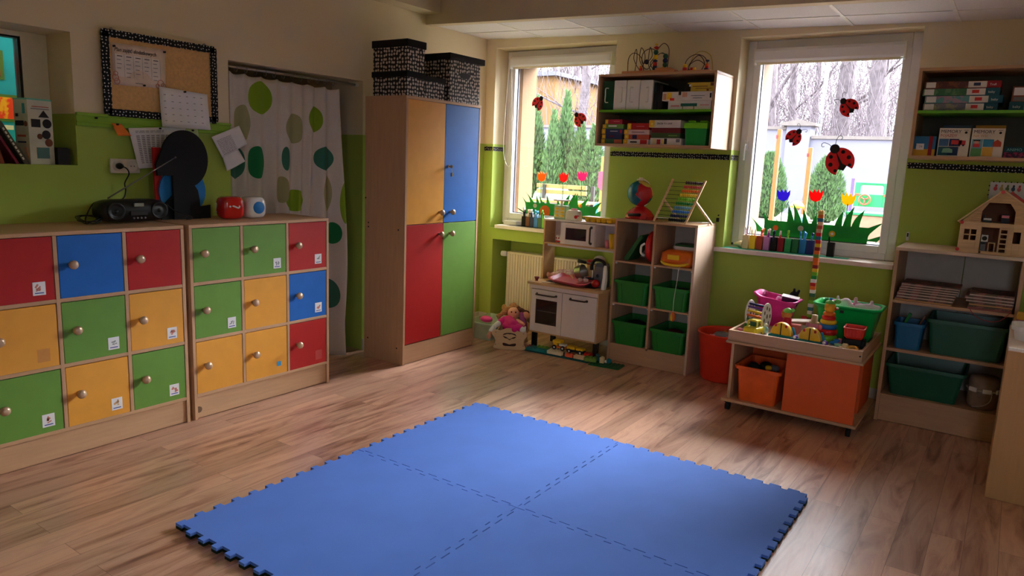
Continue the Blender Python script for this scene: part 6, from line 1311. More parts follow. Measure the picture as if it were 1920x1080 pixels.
def car(name, x, y, z, L, W, bm_, label, rz, parts):
    t = thing(name, label, 'toy vehicle', (x, y, z), 'brick-built vehicles on the floor plate', rz=rz)
    r = .019
    m = MB(); m.box(-L/2, L/2, -W/2, W/2, r*.8, r*.8+.014, bm_); m.obj('chassis', t, .002, local=True)
    for sx_ in (-L*.32, L*.32):
        for sy in (-W/2-.004, W/2-.006):
            m = MB(); m.cyl((sx_, sy, r), (sx_, sy+.010, r), r, DARK, n=18); m.cyl((sx_, sy-.0015, r), (sx_, sy+.0115, r), r*.4, PAPER, n=10); m.obj('wheel', t, local=True)
    for (nm, a, c, d, e_, f_, g_, mm) in parts: m = MB(); m.box(a, c, d, e_, f_, g_, mm); m.obj(nm, t, .002, local=True)
    return t
car('toy_truck', -2.835, 4.829, .0415+.008, .115, .05, BORG, 'brick-built truck with a raised yellow load bed', .05, [('load_bed', -.055, .02, -.026, .026, .055, .075, BYEL), ('grey_rear', .0, .055, -.02, .02, .034, .050, PAPER), ('yellow_cab', -.05, -.012, -.024, .024, .034, .056, BYEL)])
car('toy_truck', -2.70, 4.852, .036, .15, .05, DARK, 'long brick-built yellow truck in the middle of the floor plate', .05, [('yellow_body', -.07, .0, -.026, .026, .034, .056, BYEL), ('yellow_front', .01, .07, -.026, .026, .034, .050, BYEL)])
t = brick('toy_brick', -2.545, 4.815, .0145, .09, .06, .028, OLV, .3, 'olive sloped brick beside the right end of the floor plate', group=BG)
m = MB(); m.sph((-2.498, 4.868, .032), (.034, .024, .018), mat('slate_green_toy', (60, 110, 110), .45), 16, 10); m.sph((-2.512, 4.86, .058), (.015, .014, .014), MATS['slate_green_toy'], 12, 8); T(m.obj('toy_animal'), 'small slate green toy animal between the two floor plates', 'toy animal')
brick('toy_brick', -2.458, 4.835, .0125, .032, .03, .045, BEIGE, .15, 'upright cream brick standing on the dark green plate', group=BG)
m = MB(); m.sph((-2.408, 4.85, .034), .020, MATS['turquoise_brick'], 14, 10); m.sph((-2.428, 4.842, .027), .012, WHITE, 12, 8); T(m.obj('toy_bird'), 'tiny turquoise and white toy on the dark green plate', 'toy')

# ================================================================= RED TUB
t = thing('round_tub', 'large orange-red flexible tub on the floor behind the play table', 'tub', (-1.62, 5.13, 0))
TUBM = mat('orange_red_rubber', (232, 60, 36), .38, var=.04)
m = MB(); m.lathe([(.150, 0), (.158, .01), (.195, .335), (.200, .34), (.200, .350), (.192, .350), (.187, .335), (.150, .012), (0, .010)], (-1.62, 5.13, 0), TUBM, 'z', 44); m.obj('tub_body', t)
m = MB(); m.lathe([(.165, 0), (0, .012)], (-1.62, 5.13, .285), mat('dark_jumble', (40, 38, 44), .8, 'patch', scale=30, rgb2=(90, 80, 90)), 'z', 30); T(m.obj('toy_pile'), 'dark jumble of toys filling the orange-red tub', 'toys', None, 'stuff')
m = MB(); m.lathe([(.07, 0), (.075, .02), (.05, .05), (.02, .058), (0, .058)], (-1.63, 5.08, .297), GREYP, 'z', 22); T(m.obj('toy_bowl'), 'grey domed toy lying in the orange-red tub', 'toy')
m = MB(); m.obox((-1.63, 5.02, .305), (.15, .010, .07), (-.6, 0, .06), PINKP); T(m.obj('toy_plate', None, .003), 'pale pink flat toy at the front of the orange-red tub', 'toy')
m = MB(); m.obox((-1.56, 5.16, .335), (.17, .03, .032), (0, -.04, .05), BORG); [m.cyl((-1.63+k*.028, 5.16, .35), (-1.63+k*.028, 5.16, .358), .009, BORG, n=10) for k in range(6)]; T(m.obj('toy_brick', None, .002), 'long orange brick lying on top of the orange-red tub', 'toy brick')

# ================================================================= PLAY TABLE
TX0, TX1, TF, TB = -1.385, -.612, 4.430, 5.075; TR = .522
t = thing('play_table', 'low wheeled wooden play table with a tray top and tangerine panels', 'play table', ((TX0+TX1)/2, TF, 0))
m = MB(); m.box(TX0-.008, TX1+.012, TF-.012, TB, .062, .080, LAMX); m.obj('base_board', t, .003)
m = MB(); m.box(TX0-.008, TX1+.012, TF-.012, TB+.01, .440, .456, LAMX); m.obj('table_top', t, .005); m = MB(); m.box(TX0+.0165, TX1-.0165, TF+.0165, TB-.0165, .4562, .4972, mat('pale_tray_floor', (206, 184, 166), .5, 'woodx', var=.04)); m.obj('tray_floor', t)
m = MB(); m.box(TX0, TX1, TF, TF+.016, .4565, TR, LAMX); m.box(TX0, TX1, TB-.016, TB, .4565, TR, LAMX); m.box(TX0, TX0+.016, TF+.016, TB-.016, .4565, TR, LAMY); m.box(TX1-.016, TX1, TF+.016, TB-.016, .4565, TR, LAMY); m.obj('tray_rim', t, .0012)
m = MB(); m.box(TX0+.022, TX0+.040, TF+.02, TB-.02, .08, .44, LAM); m.obj('side_panel', t, .001)
m = MB(); m.box(TX1-.04, TX1-.022, TF+.25, TB-.02, .08, .44, TANGER); m.obj('side_panel', t, .001)
m = MB(); m.box(-1.005, -.987, TF+.02, TB-.02, .08, .44, LAM); m.obj('middle_panel', t, .001)
m = MB(); m.box(-1.02, TX1-.006, TF-.001, TF+.017, .0805, .4395, TANGER); m.obj('front_panel', t, .001)
m = MB(); m.box(TX0+.04, -1.005, TF+.45, TF+.456, .08, .44, TANGER); m.obj('rear_panel', t)
m = MB(); m.cyl((TX1-.012, TF-.0012, .492), (TX1-.012, TF+.002, .492), .005, DARK, n=10); m.obj('screw', t)
for (xx, yy) in ((TX0+.03, TF+.03), (TX1-.03, TF+.03), (TX0+.03, TB-.06), (TX1-.03, TB-.06)):
    m = MB(); m.cyl((xx-.012, yy, .026), (xx+.012, yy, .026), .026, DARK, n=20); c = m.obj('caster_wheel', t); m = MB(); m.box(xx-.018, xx+.018, yy-.018, yy+.018, .050, .062, BLACK); m.obj('caster_plate', c)
bin_('orange plastic bin in the open side of the play table', -1.185, TF+.010, .0805, .265, .225, .34, .225, mat('bin_orange', (238, 96, 26), .38), None, rim=.010, ribs=False)
for k, (dx, dy, r_, mm, lab) in enumerate(((-.07, .05, .04, DARK, 'dark round toy at the left inside the orange bin'), (.0, .08, .045, BLACK, 'black toy in the middle of the orange bin'), (.06, .04, .035, GREYP, 'grey toy at the right inside the orange bin'), (.03, .02, .022, BYEL, 'little yellow toy inside the orange bin'))):
    m = MB(); m.sph((-1.185+dx, TF+.12+dy, .27+.006*k), (r_, r_*.8, r_*.8), mm, 14, 9); T(m.obj('toy_piece'), lab, 'toy')
Z = .4976
# pink bucket at the back
t = thing('pink_tub', 'magenta tub with raised handles full of black things on the play table', 'tub', (-1.235, 4.98, Z))
m = MB(); PK = mat('orchid_plastic', (222, 50, 150), .35)
def pr(hx, hy, z, lift=0):
    R = rring(-1.235, 4.94, hx, hy, .05, z, 5); return [(x, y, z+lift*max(0, abs(x+1.19)/hx-.62)*2.6) for x, y, z in R]
m.loft([pr(.085, .065, Z), pr(.115, .09, Z+.13), pr(.128, .10, Z+.165, .02), pr(.142, .112, Z+.168, .02), pr(.142, .112, Z+.18, .02), pr(.126, .097, Z+.178, .02), pr(.11, .085, Z+.13), pr(.08, .06, Z+.008)], PK, True, True, True); m.obj('tub_body', t)
m = MB(); m.obox((-1.16, 4.96, Z+.175), (.10, .07, .045), (.2, .12, .1), BLACK); m.obox((-1.155, 4.945, Z+.200), (.11, .05, .004), (.2, .12, .1), PAPER); T(m.obj('black_case', None, .004), 'black case with a white edge in the magenta tub', 'case')
T(blob('glove', [((-1.15, 5.00, Z+.20), (.03, .02, .03)), ((-1.13, 5.0, Z+.215), (-1.12, 5.0, Z+.238), .012, .009), ((-1.15, 5.0, Z+.22), (-1.15, 5.0, Z+.245), .011, .008)], BLACKP, voxel=.004), 'crumpled black fabric lump sticking out of the magenta tub', 'cloth')
m = MB(); m.tube(smooth_path([(-1.24, 4.93, Z+.16), (-1.23, 4.92, Z+.19), (-1.21, 4.93, Z+.185), (-1.20, 4.95, Z+.195)], 4), .008, PAPER, 8); T(m.obj('white_strap'), 'white strap curling in the magenta tub', 'strap')
# roller toy
t = thing('bead_roller', 'white toy frame with pierced oval ends and coloured rods on the play table', 'toy', (-1.30, 4.72, Z), rz=-.35)
def oval(x, mmat=WHITE):
    m = MB(); P_ = [(4.72+.050*math.cos(a), Z+.092+.088*math.sin(a)) for a in [2*PI*k/30 for k in range(30)]]; m.prism(P_, 'x', x, x+.010, mmat); o = m.obj('oval_end', t, .003)
    m = MB(); 
    for k in range(7): a = 2*PI*k/7; m.sph((x+.0105, 4.72+.030*math.cos(a), Z+.092+.056*math.sin(a)), (.0012, .0075, .014), mat('pierced_grey', (120, 110, 100), .6), 10, 6)
    m.sph((x+.0105, 4.72, Z+.092), (.0012, .008, .016), MATS['pierced_grey'], 10, 6); m.obj('pierced_slot', o)
oval(-1.36); oval(-1.235)
for k, cc in enumerate((NAVY, BPUR, BYEL, BORG, BGR2, BRED, BRED, BORG, PAPER)):
    m = MB(); a = math.radians(60-k*22); m.cyl((-1.35, 4.72-.038*math.cos(a)*.9, Z+.092+.075*math.sin(a)), (-1.235, 4.72-.038*math.cos(a)*.9, Z+.092+.075*math.sin(a)), .0075, cc, n=10); m.obj('rod', t)
m = MB(); m.cyl((-1.322, 4.60, Z), (-1.322, 4.60, Z+.05), .020, BGR2, n=18); m.cyl((-1.322, 4.60, Z+.05), (-1.322, 4.60, Z+.058), .016, PAPER, n=18); T(m.obj('toy_cylinder', None, .002), 'green toy cylinder beside the yellow car in the tray', 'toy')
t = thing('toy_car', 'chunky yellow toy car at the front left of the tray', 'toy car', (-1.262, 4.545, Z), rz=-.25)
YC = mat('lemon_plastic', (226, 206, 50), .35)
m = MB(); m.loft([rring(0, 0, .042, .055, .015, .012), rring(0, 0, .046, .060, .018, .025), rring(0, 0, .044, .058, .018, .042), rring(0, 0, .034, .046, .015, .048)], YC, True, True, True); m.obj('car_body', t, local=True)
m = MB(); m.tube(smooth_path([(-.032, -.025, .046), (-.028, -.02, .082), (0, -.018, .088), (.028, -.02, .082), (.032, -.025, .046)], 5), .006, YC, 8); m.tube(smooth_path([(-.032, .03, .046), (-.028, .028, .080), (0, .026, .086), (.028, .028, .080), (.032, .03, .046)], 5), .006, YC, 8); m.box(-.028, .028, -.02, .03, .080, .088, YC); m.obj('cab_frame', t, local=True)
m = MB(); m.box(-.025, .025, -.012, .022, .048, .078, mat('green_driver', (60, 110, 70), .6)); m.obj('dark_interior', t, .003, local=True)
for sx_ in (-.040, .040):
    for sy in (-.034, .034): m = MB(); m.cyl((sx_-.006, sy, .014), (sx_+.006, sy, .014), .014, YC, n=16); m.obj('wheel', t, local=True)
m = MB(); m.sph((-1.208, 4.60, Z+.024), (.022, .02, .024), mat('pale_aqua', (160, 210, 214), .4), 14, 9); m.sph((-1.205, 4.60, Z+.055), (.012, .012, .012), WHITE, 12, 8); T(m.obj('toy_figure'), 'tiny aqua and white figure behind the yellow car', 'toy figure')
m = MB(); m.sph((-1.352, 4.56, Z+.010), (.02, .012, .010), PINKP, 12, 8); T(m.obj('toy_piece'), 'small rose piece in the left front corner of the tray', 'toy')
# ladybird rattles
def ladybird(x, y, label, sc=1.0):
    t = thing('ladybird_toy', label, 'toy', (x, y, Z), 'yellow ladybird toys', rz=-.1); t.scale = (1.12, 1.12, 1.12)
    LY = mat('amber_shell', (232, 186, 40), .35)
    P_ = [(.058*math.cos(a), .018+.070*math.sin(a)) for a in [PI*k/20 for k in range(21)]]
    m = MB(); m.prism(P_, 'y', -.018, .018, LY); m.obj('shell', t, .006, local=True)
    m = MB(); m.box(-.0025, .0025, -.0195, -.017, .018, .086, DINK); m.obj('wing_line', t, local=True)
    for (a, c) in ((-.03, .070), (.028, .070)): m = MB(); m.sph((a, -.018, c), (.007, .003, .009), BRED, 12, 8); m.obj('red_spot', t, local=True)
    m = MB(); m.box(-.068, .068, -.022, .022, 0, .018, BTEA); m.obj('teal_base', t, .006, local=True)
    m = MB(); m.sph((.078, -.005, .016), (.016, .018, .015), BPUR, 12, 8); m.sph((.078, -.020, .020), (.009, .006, .008), WHITE, 10, 7); m.obj('purple_foot', t, local=True)
    m = MB(); m.obox((.058, .022, .042), (.012, .012, .05), (0, -.4, 0), mat('sky_teal', (30, 150, 190), .4)); m.obj('blue_strap', t, .002, local=True)
ladybird(-1.095, 4.555, 'yellow ladybird toy with red spots, left one at the front of the tray'); ladybird(-.922, 4.535, 'yellow ladybird toy with red spots, right one below the pink-eared figure')
t = thing('toy_figure', 'orange-faced toy figure in a green cap and red coat behind the left ladybird', 'toy figure', (-1.10, 4.68, Z))
m = MB(); m.lathe([(.024, 0), (.028, .02), (.026, .06), (.014, .075)], (-1.10, 4.68, Z+.04), mat('carmine_coat', (190, 24, 50), .4), 'z', 18); m.box(-1.14, -1.06, 4.66, 4.70, Z, Z+.04, mat('dark_pedestal', (60, 40, 60), .5)); m.obj('coat', t)
m = MB(); m.sph((-1.10, 4.68, Z+.128), (.026, .024, .024), mat('tan_face', (214, 130, 60), .5), 16, 10); m.obj('head', t)
m = MB(); m.lathe([(.028, 0), (.026, .014), (.012, .026), (0, .028)], (-1.10, 4.68, Z+.142), mat('apple_cap', (110, 190, 80), .4), 'z', 18); m.sph((-1.07, 4.675, Z+.160), (.012, .008, .012), MATS['apple_cap'], 10, 7); m.obj('cap', t)
m = MB()
for k in range(7): a = 2.2+k*.32; m.sph((-1.10+.034*math.cos(a), 4.69, Z+.128+.034*math.sin(a)), .008, mat('mane_orange', (206, 130, 40), .5), 8, 6)
m.obj('mane', t)
t = toyh = thing('toy_house', 'pink toy house with a white slanted roof in the middle of the tray', 'toy house', (-1.0, 4.79, Z))
PKH = mat('salmon_plastic', (232, 128, 112), .45)
m = MB(); m.box(-1.07, -.99, 4.76, 4.86, Z, Z+.06, PKH); m.box(-1.055, -1.005, 4.705, 4.76, Z, Z+.05, PKH); m.obj('walls', t, .004)
m = MB(); m.box(-1.048, -1.012, 4.702, 4.706, Z+.012, Z+.038, mat('pale_window', (200, 196, 190), .4)); m.obj('window_panel', t, .001)
m = MB(); m.obox((-.985, 4.80, Z+.098), (.19, .10, .008), (0, -.10, .12), mat('shell_white', (240, 220, 208), .45)); m.obj('slanted_roof', t, .002)
m = MB(); [m.cyl((a, c, Z+.05), (a, c, Z+.096+(a+1.0)*.10), .005, PKH, n=8) for a in (-1.06, -.91) for c in (4.77, 4.83)]; [m.cyl((-.91, c, Z), (-.91, c, Z+.10), .005, PKH, n=8) for c in (4.77, 4.83)]; m.obj('roof_post', t); toyh.location = (-1.045, 4.74, Z); toyh.scale = (.9, .9, .9)
t = thing('toy_figure', 'pink-eared toy figure in a tall beige hat behind the right ladybird', 'toy figure', (-.925, 4.60, Z))
m = MB(); m.lathe([(.026, 0), (.026, .06), (.018, .075)], (-.925, 4.61, Z), mat('ochre_coat', (190, 170, 90), .5), 'z', 18); m.obj('coat', t)
m = MB(); m.sph((-.925, 4.61, Z+.095), (.027, .024, .024), PINKP, 16, 10); m.sph((-.958, 4.61, Z+.098), (.013, .008, .016), PINKP, 12, 8); m.sph((-.890, 4.61, Z+.092), (.014, .008, .016), mat('rosy_ear', (240, 120, 130), .45), 12, 8); m.obj('head', t)
m = MB(); m.lathe([(.030, 0), (.030, .006), (.019, .008), (.018, .05), (0, .052)], (-.925, 4.61, Z+.112), mat('beige_hat', (206, 170, 120), .5), 'z', 18); m.obj('tall_hat', t)
# ring stacker
t = thing('stacking_tower', 'ring stacking toy with a yellow animal head and green cap on the tray', 'stacking toy', (-.862, 4.70, Z))
c0 = (-.862, 4.70)
rings_ = [(.058, .040, BLIM), (.058, .036, BRED), (.052, .030, BBLU), (.047, .028, BYEL), (.041, .026, BRED), (.036, .020, BORG)]
zz = Z
for (r_, h_, cc) in rings_:
    m = MB(); m.lathe([(r_*.86, 0), (r_, h_*.25), (r_*1.0, h_*.7), (r_*.88, h_*.98), (0, h_*.98)], (c0[0], c0[1], zz), cc, 'z', 28); m.obj('ring', t); zz += h_*.98
m = MB(); m.lathe([(.022, 0), (.030, .014), (.032, .04), (.026, .058), (.010, .062)], (c0[0], c0[1], zz), mat('honey_plastic', (236, 170, 40), .4), 'z', 22); m.obj('head', t)
m = MB(); m.lathe([(.027, 0), (.032, .003), (.026, .014), (.010, .022)], (c0[0], c0[1], zz+.054), MATS['apple_cap'], 'z', 20); m.sph((c0[0], c0[1], zz+.082), .009, BBLU, 10, 7); m.sph((c0[0]+.040, c0[1]-.005, zz+.072), (.020, .008, .014), MATS['apple_cap'], 12, 8); m.obj('cap', t)
m = MB(); m.sph((c0[0]+.040, c0[1]-.01, zz+.030), (.012, .010, .010), BRED, 10, 7); m.sph((c0[0]+.044, c0[1]-.014, zz+.034), (.008, .007, .007), WHITE, 10, 7); m.obj('nose', t)
# green tub with soft toys
t = thing('large_tub', 'big bright green plastic tub full of soft toys on the right of the play table', 'tub', (-.775, 4.95, Z))
GT = mat('bright_green_plastic', (10, 186, 84), .3, var=.04)
gx, gy = -.787, 4.905
R = [rring(gx, gy, .145, .09, .04, Z), rring(gx, gy, .178, .118, .045, Z+.18), rring(gx, gy, .190, .130, .05, Z+.198), rring(gx, gy, .198, .138, .055, Z+.200), rring(gx, gy, .200, .140, .055, Z+.212), rring(gx, gy, .184, .124, .05, Z+.212), rring(gx, gy, .172, .112, .045, Z+.18), rring(gx, gy, .14, .085, .04, Z+.008)]
m = MB(); m.loft(R, GT, True, True, True); m.obj('tub_body', t)
m = MB(); m.box(gx-.03, gx-.008, gy-.135, gy-.125, Z+.168, Z+.186, BLACK); m.obj('grip_hole', t)
PLM = mat('lilac_plush', (226, 208, 222), .9, 'fabric', var=.08)
T(blob('soft_toy', [((gx-.07, gy+.0, Z+.19), (gx-.02, gy-.02, Z+.215), .03, .034), ((gx-.02, gy-.02, Z+.215), (gx+.02, gy-.03, Z+.185), .03, .024), ((gx-.075, gy+.02, Z+.225), (gx-.078, gy+.02, Z+.245), .010, .008), ((gx-.06, gy, Z+.10), .07)], PLM, voxel=.005), 'pale lilac plush toy curling over the left part of the green tub', 'soft toy')
T(blob('soft_toy', [((gx+.05, gy-.01, Z+.195), (gx+.10, gy-.02, Z+.20), .026, .03), ((gx+.10, gy-.02, Z+.205), (gx+.165, gy-.025, Z+.205), .026, .022), ((gx+.125, gy-.015, Z+.215), (gx+.125, gy-.015, Z+.243), .012, .010), ((gx+.10, gy, Z+.12), .06)], PLM, voxel=.005), 'pale plush toy with upright ears at the right of the green tub', 'soft toy')
T(blob('soft_toy', [((gx+.028, gy+.02, Z+.20), (gx+.028, gy+.02, Z+.245), .014, .012), ((gx+.055, gy+.02, Z+.20), (.03, .03, .022)), ((gx+.03, gy+.03, Z+.12), .05)], mat('rose_plush', (206, 170, 180), .9, 'fabric', var=.08), voxel=.005), 'rosy plush toy ear standing up in the middle of the green tub', 'soft toy')
T(blob('soft_toy', [((gx-.09, gy+.02, Z+.20), (.035, .03, .025)), ((gx+.01, gy+.01, Z+.20), (.02, .02, .02)), ((gx-.05, gy+.03, Z+.14), (.07, .05, .05))], BPNK, voxel=.005), 'hot pink cloth toy under the lilac one in the green tub', 'soft toy')
# dump truck
t = thing('toy_truck', 'small red and black tipper truck in the right corner of the tray', 'toy vehicle', (-.697, 4.64, Z), rz=.05)
m = MB(); m.loft([rring(0, 0, .040, .05, .008, .055), rring(0, 0, .052, .062, .008, .068), rring(0, 0, .056, .066, .008, .115), rring(0, 0, .060, .070, .008, .117), rring(0, 0, .060, .070, .008, .122), rring(0, 0, .052, .062, .008, .122), rring(0, 0, .046, .056, .008, .07)], mat('tipper_red', (232, 56, 32), .35), True, True); m.obj('tipper_bed', t, local=True)
m = MB(); m.box(-.045, .045, -.06, .06, .018, .055, BLACK); m.obj('chassis', t, .006, local=True)
for sx_ in (-.05, .05):
    for sy in (-.035, .04): m = MB(); m.cyl((sx_-.010, sy, .024), (sx_+.010, sy, .024), .024, DARK, n=20); m.obj('wheel', t, local=True)
m = MB(); [m.box(-.040+k*.018, -.034+k*.018, -.0685, -.064, .070, .112, MATS['tipper_red']) for k in range(5)]; m.obj('rib', t, local=True)
# small wooden bits
for (x, y, nm, mm, lab, geo) in ((-.800, 4.60, 'puzzle_piece', BBLU, 'sky blue toy animal piece in front of the stacking toy', 'a'), (-.765, 4.63, 'puzzle_piece', PINKP, 'rose toy block lying right of the blue piece', 'b'), (-.768, 4.575, 'puzzle_piece', mat('mint_piece', (150, 214, 170), .5), 'mint toy piece at the front edge of the tray', 'c'), (-.722, 4.52, 'puzzle_piece', BEIGE, 'cream toy block next to the wooden ring', 'd')):
    m = MB()
    if geo == 'a': m.sph((x, y, Z+.012), (.026, .016, .012), mm, 14, 8); m.sph((x+.014, y+.008, Z+.028), (.020, .012, .009), mm, 12, 8)
    elif geo == 'b': m.obox((x, y, Z+.021), (.035, .022, .03), (.25, .15, .4), mm)
    elif geo == 'c': m.obox((x, y, Z+.010), (.05, .022, .014), (0, 0, .25), mm)
    else: m.cyl((x, y, Z), (x, y, Z+.035), .016, mm, n=18); m.obox((x-.022, y-.012, Z+.010), (.02, .02, .018), (0, 0, .5), mm)
    T(m.obj(nm, None, .002), lab, 'toy', 'small toy pieces scattered at the front of the tray')
m = MB(); m.tube([(-.680+.024*math.cos(a), 4.505+.024*math.sin(a), Z+.016+.006*math.sin(a)) for a in [2*PI*k/28 for k in range(28)]], .009, mat('golden_ring', (236, 186, 90), .4), 10, True); T(m.obj('wooden_ring'), 'golden toy ring lying at the front of the tray', 'ring')
# brick tower
t = thing('brick_tower', 'very tall thin tower of coloured bricks rising from the back of the play table', 'brick tower', (-1.035, 5.00, Z))
cols_ = [PAPER, BORG, mat('deep_red_brick', (150, 24, 24), .4), BLIM, PAPER, BTEA, PAPER, BLIM, mat('moss_brick', (110, 140, 50), .4), DGRN, PAPER, BORG, BRED, PAPER, BGR2, BLIM, BYEL, mat('deep_red_brick', (150, 24, 24), .4), BORG, BORG, OLV, BORG, MATS['deep_red_brick'], BYEL, BRED, mat('steel_blue_brick', (50, 120, 150), .4), BRED, mat('peach_brick', (236, 200, 160), .4), mat('rust_brick', (206, 90, 60), .4), MATS['peach_brick'], MATS['steel_blue_brick'], BORG, MATS['golden_ring']]
zz = Z; hh = (1.272-Z)/len(cols_)
rnd = random.Random(2)
for k, cc in enumerate(cols_):
    m = MB(); dx = .0015*math.sin(k*.9); m.box(-1.051+dx, -1.019+dx, 4.984, 5.016, zz, zz+hh-.0006, cc); m.obj('brick', t, .0008); zz += hh
m = MB(); m.box(-1.085, -1.05, 4.985, 5.015, Z+.05, Z+.075, BRED); m.obj('side_brick', t, .002)
m = MB()
[m.cyl((-1.035+a, 5.0+c, 1.272), (-1.035+a, 5.0+c, 1.277), .0045, MATS['golden_ring'], n=8) for a in (-.008, .008) for c in (-.008, .008)]; m.obj('stud', t)

# ================================================================= FOAM MAT TILES
MATB = mat('blue_foam', (86, 126, 212), .78, var=.03, scale=5, spec=.25, bump=.05); MATK = mat('dark_green_foam_underside', (16, 34, 22), .9)
def edge(n=13, A=.0085, dz=.22):
    """toothed edge from (0,0) to (1,0): alternating tabs"""
    p = [(0, 0)]; w_ = 1/n
    for k in range(n):
        s_ = A if k % 2 else -A; a = k*w_; c = (k+1)*w_; d = w_*dz*.5
        if k == 0: p += [(w_*.5, 0)] if False else [(0.012, 0), (a+w_*.6, 0), (a+w_*.6-d*0, s_ if False else 0)]
        else: p += [(a+d*(-1 if True else 1), s_), (c+d, s_)] if k < n-1 else []
    return p
def teeth(n, A, d):
    """dovetail teeth along u in 0..1; returns (u, offset)"""
    p = []; w_ = 1/n
    for k in range(1, n-1):
        s_ = A if k % 2 else -A; a = k*w_; c = a+w_
        p += [(a-d, s_), (c+d, s_)]
    q = [(0, 0), (w_-d*.2, 0)]
    # join: offsets jump at every pitch
    out = [(0, 0), (w_, 0)]
    for k in range(1, n-1):
        s_ = A if k % 2 else -A; a = k*w_; c = a+w_
        out += [(a-d if s_ > 0 else a+d, s_), (c+d if s_ > 0 else c-d, s_)]
    out += [(1-w_, 0), (1, 0)]
    return out
s = .983; mx0, my0 = -2.597, 1.469; n = 23
def tile(i, j, label):
    x0, y0 = mx0+i*s, my0+j*s; g = .0026
    prof = teeth(n, .0125, .0045)
    pts = [(x0+u*s, y0+o+g) for u, o in prof] + [(x0+s+o-g, y0+u*s) for u, o in prof][1:] + [(x0+u*s, y0+s+o-g) for u, o in prof[::-1]][1:] + [(x0+o+g, y0+u*s) for u, o in prof[::-1]][1:-1]
    t = thing('foam_mat_tile', label, 'floor mat', (x0+s/2, y0+s/2, 0), 'blue foam floor tiles', rz=0)
    m = MB(); m.prism(pts, 'z', .012, .024, MATB); m.obj('blue_top_layer', t)
    m = MB(); m.prism(pts, 'z', 0, .012, MATK); m.obj('dark_lower_layer', t)
tile(0, 0, 'blue foam mat tile at the left, nearest the locker cabinets'); tile(1, 0, 'blue foam mat tile nearest the viewer, cut off by the bottom of the picture')
tile(0, 1, 'blue foam mat tile farthest from the viewer, at the back of the mat'); tile(1, 1, 'blue foam mat tile at the right, nearest the play table')

# ================================================================= PENCIL HOLDERS ON THE SILLS
def pot(x, y, c, label, n, pc, grp, h=.095, w=.044, seed=1, slim=False):
    t = thing('pencil_pot', label, 'pencil pot', (x, y, .934), grp)
    m = MB(); q = w/2; m.box(x-q, x+q, y-q, y+q, .934, .937, c)
    for (a, b2, d, e_) in ((x-q, x+q, y-q, y-q+.002), (x-q, x+q, y+q-.002, y+q), (x-q, x-q+.002, y-q, y+q), (x+q-.002, x+q, y-q, y+q)): m.box(a, b2, d, e_, .934, .934+h, c)
    m.obj('square_cup', t, .0006)
    rnd = random.Random(seed); P = []
    for k in range(n):
        P.append((x+rnd.uniform(-q*.6, q*.6), y+rnd.uniform(-q*.5, q*.5), rnd.uniform(-.12, .12), rnd.uniform(-.1, .1), rnd.uniform(.13, .165)))
    for k, (px_, py_, tx, ty, L) in enumerate(P):
        m = MB(); p0 = Vector((px_, py_, .939)); d = Vector((tx, ty, 1)).normalized(); cc = pc[k % len(pc)]
        if slim: m.cyl(p0, p0+d*L, .0032, cc, n=6); m.cyl(p0+d*L, p0+d*(L+.014), .0032, PINE, r1=.0004, n=6)
        else: m.cyl(p0, p0+d*L*.82, .0062, cc, n=10); m.cyl(p0+d*L*.80, p0+d*L, .0066, rnd.choice([cc, WHITE]), n=10)
        T(m.obj('pencil' if slim else 'felt_pen'), ('slim pencil' if slim else 'felt-tip pen')+' standing in the '+label.split(' on ')[0], 'pen', 'pens in the '+label.split(' on ')[0])
    return t
G2 = 'row of square pencil pots on the right window sill'
row = [(BEIGE, 'cream', 4, [BROWN, PINKP, BEIGE], True), (BYEL, 'yellow', 3, [YC, BORG], True), (mat('rust_pot', (176, 70, 36), .5), 'rust', 3, [BORG, BRED], False), (LILAC, 'lilac', 4, [BPNK, mat('violet', (150, 60, 170), .4)], False), (BLACKP, 'first black', 2, [DARK, NAVY], False), (mat('crimson_pot', (150, 16, 34), .5), 'crimson', 2, [BRED], False), (mat('emerald_pot', (40, 160, 90), .5), 'emerald', 3, [BLIM, MATS['emerald_pot'] if 'emerald_pot' in MATS else BGR2], False), (mat('forest_pot', (14, 110, 50), .5), 'forest green', 0, [BGR2], False), (mat('azure_pot', (20, 120, 190), .5), 'azure', 4, [mat('sky_pen', (40, 160, 230), .35)], False), (mat('royal_pot', (20, 50, 130), .5), 'royal blue', 2, [MATS['sky_pen'] if 'sky_pen' in MATS else BBLU, NAVY], False)]
for k, (c, nm, n_, pc, sl) in enumerate(row): pot(-1.640+k*.0505, 5.462+.003*k, c, nm+' square pencil pot on the right window sill', n_, pc, G2, seed=k+3, slim=sl, h=.10)
t = pot(-1.045, 5.475, BLACKP, 'second black square pencil pot on the right window sill right of the brick tower', 1, [DARK], G2, seed=31, h=.10)
t = thing('card_animal', 'beige hedgehog nose cone of card at the left of the right sill pots', 'toy', (-1.69, 5.462, .934))
m = MB(); m.lathe([(.004, 0), (.026, .055), (.032, .075)], (-1.738, 5.462, .962), BEIGE, 'x', 4); m.xform(Matrix.Identity(4)); m.obj('snout', t)
m = MB(); m.sph((-1.742, 5.460, .962), .009, BLACK, 12, 8); m.obj('nose', t)
m = MB(); m.tube(smooth_path([(-1.80, 5.40, .936), (-1.60, 5.43, .936), (-1.3, 5.44, .936), (-.95, 5.45, .936)], 4), .001, BTEA, 4)
m = MB(); m.prism([(-1.80, 5.375), (-1.70, 5.372), (-.92, 5.420), (-.92, 5.505), (-1.05, 5.515), (-1.70, 5.51), (-1.80, 5.45)], 'z', .9322, .9336, mat('aqua_card', (60, 190, 160), .5)); T(m.obj('card_mat'), 'aqua card mat under the pots on the right window sill', 'card')
G1 = 'row of square pencil pots on the left window sill'
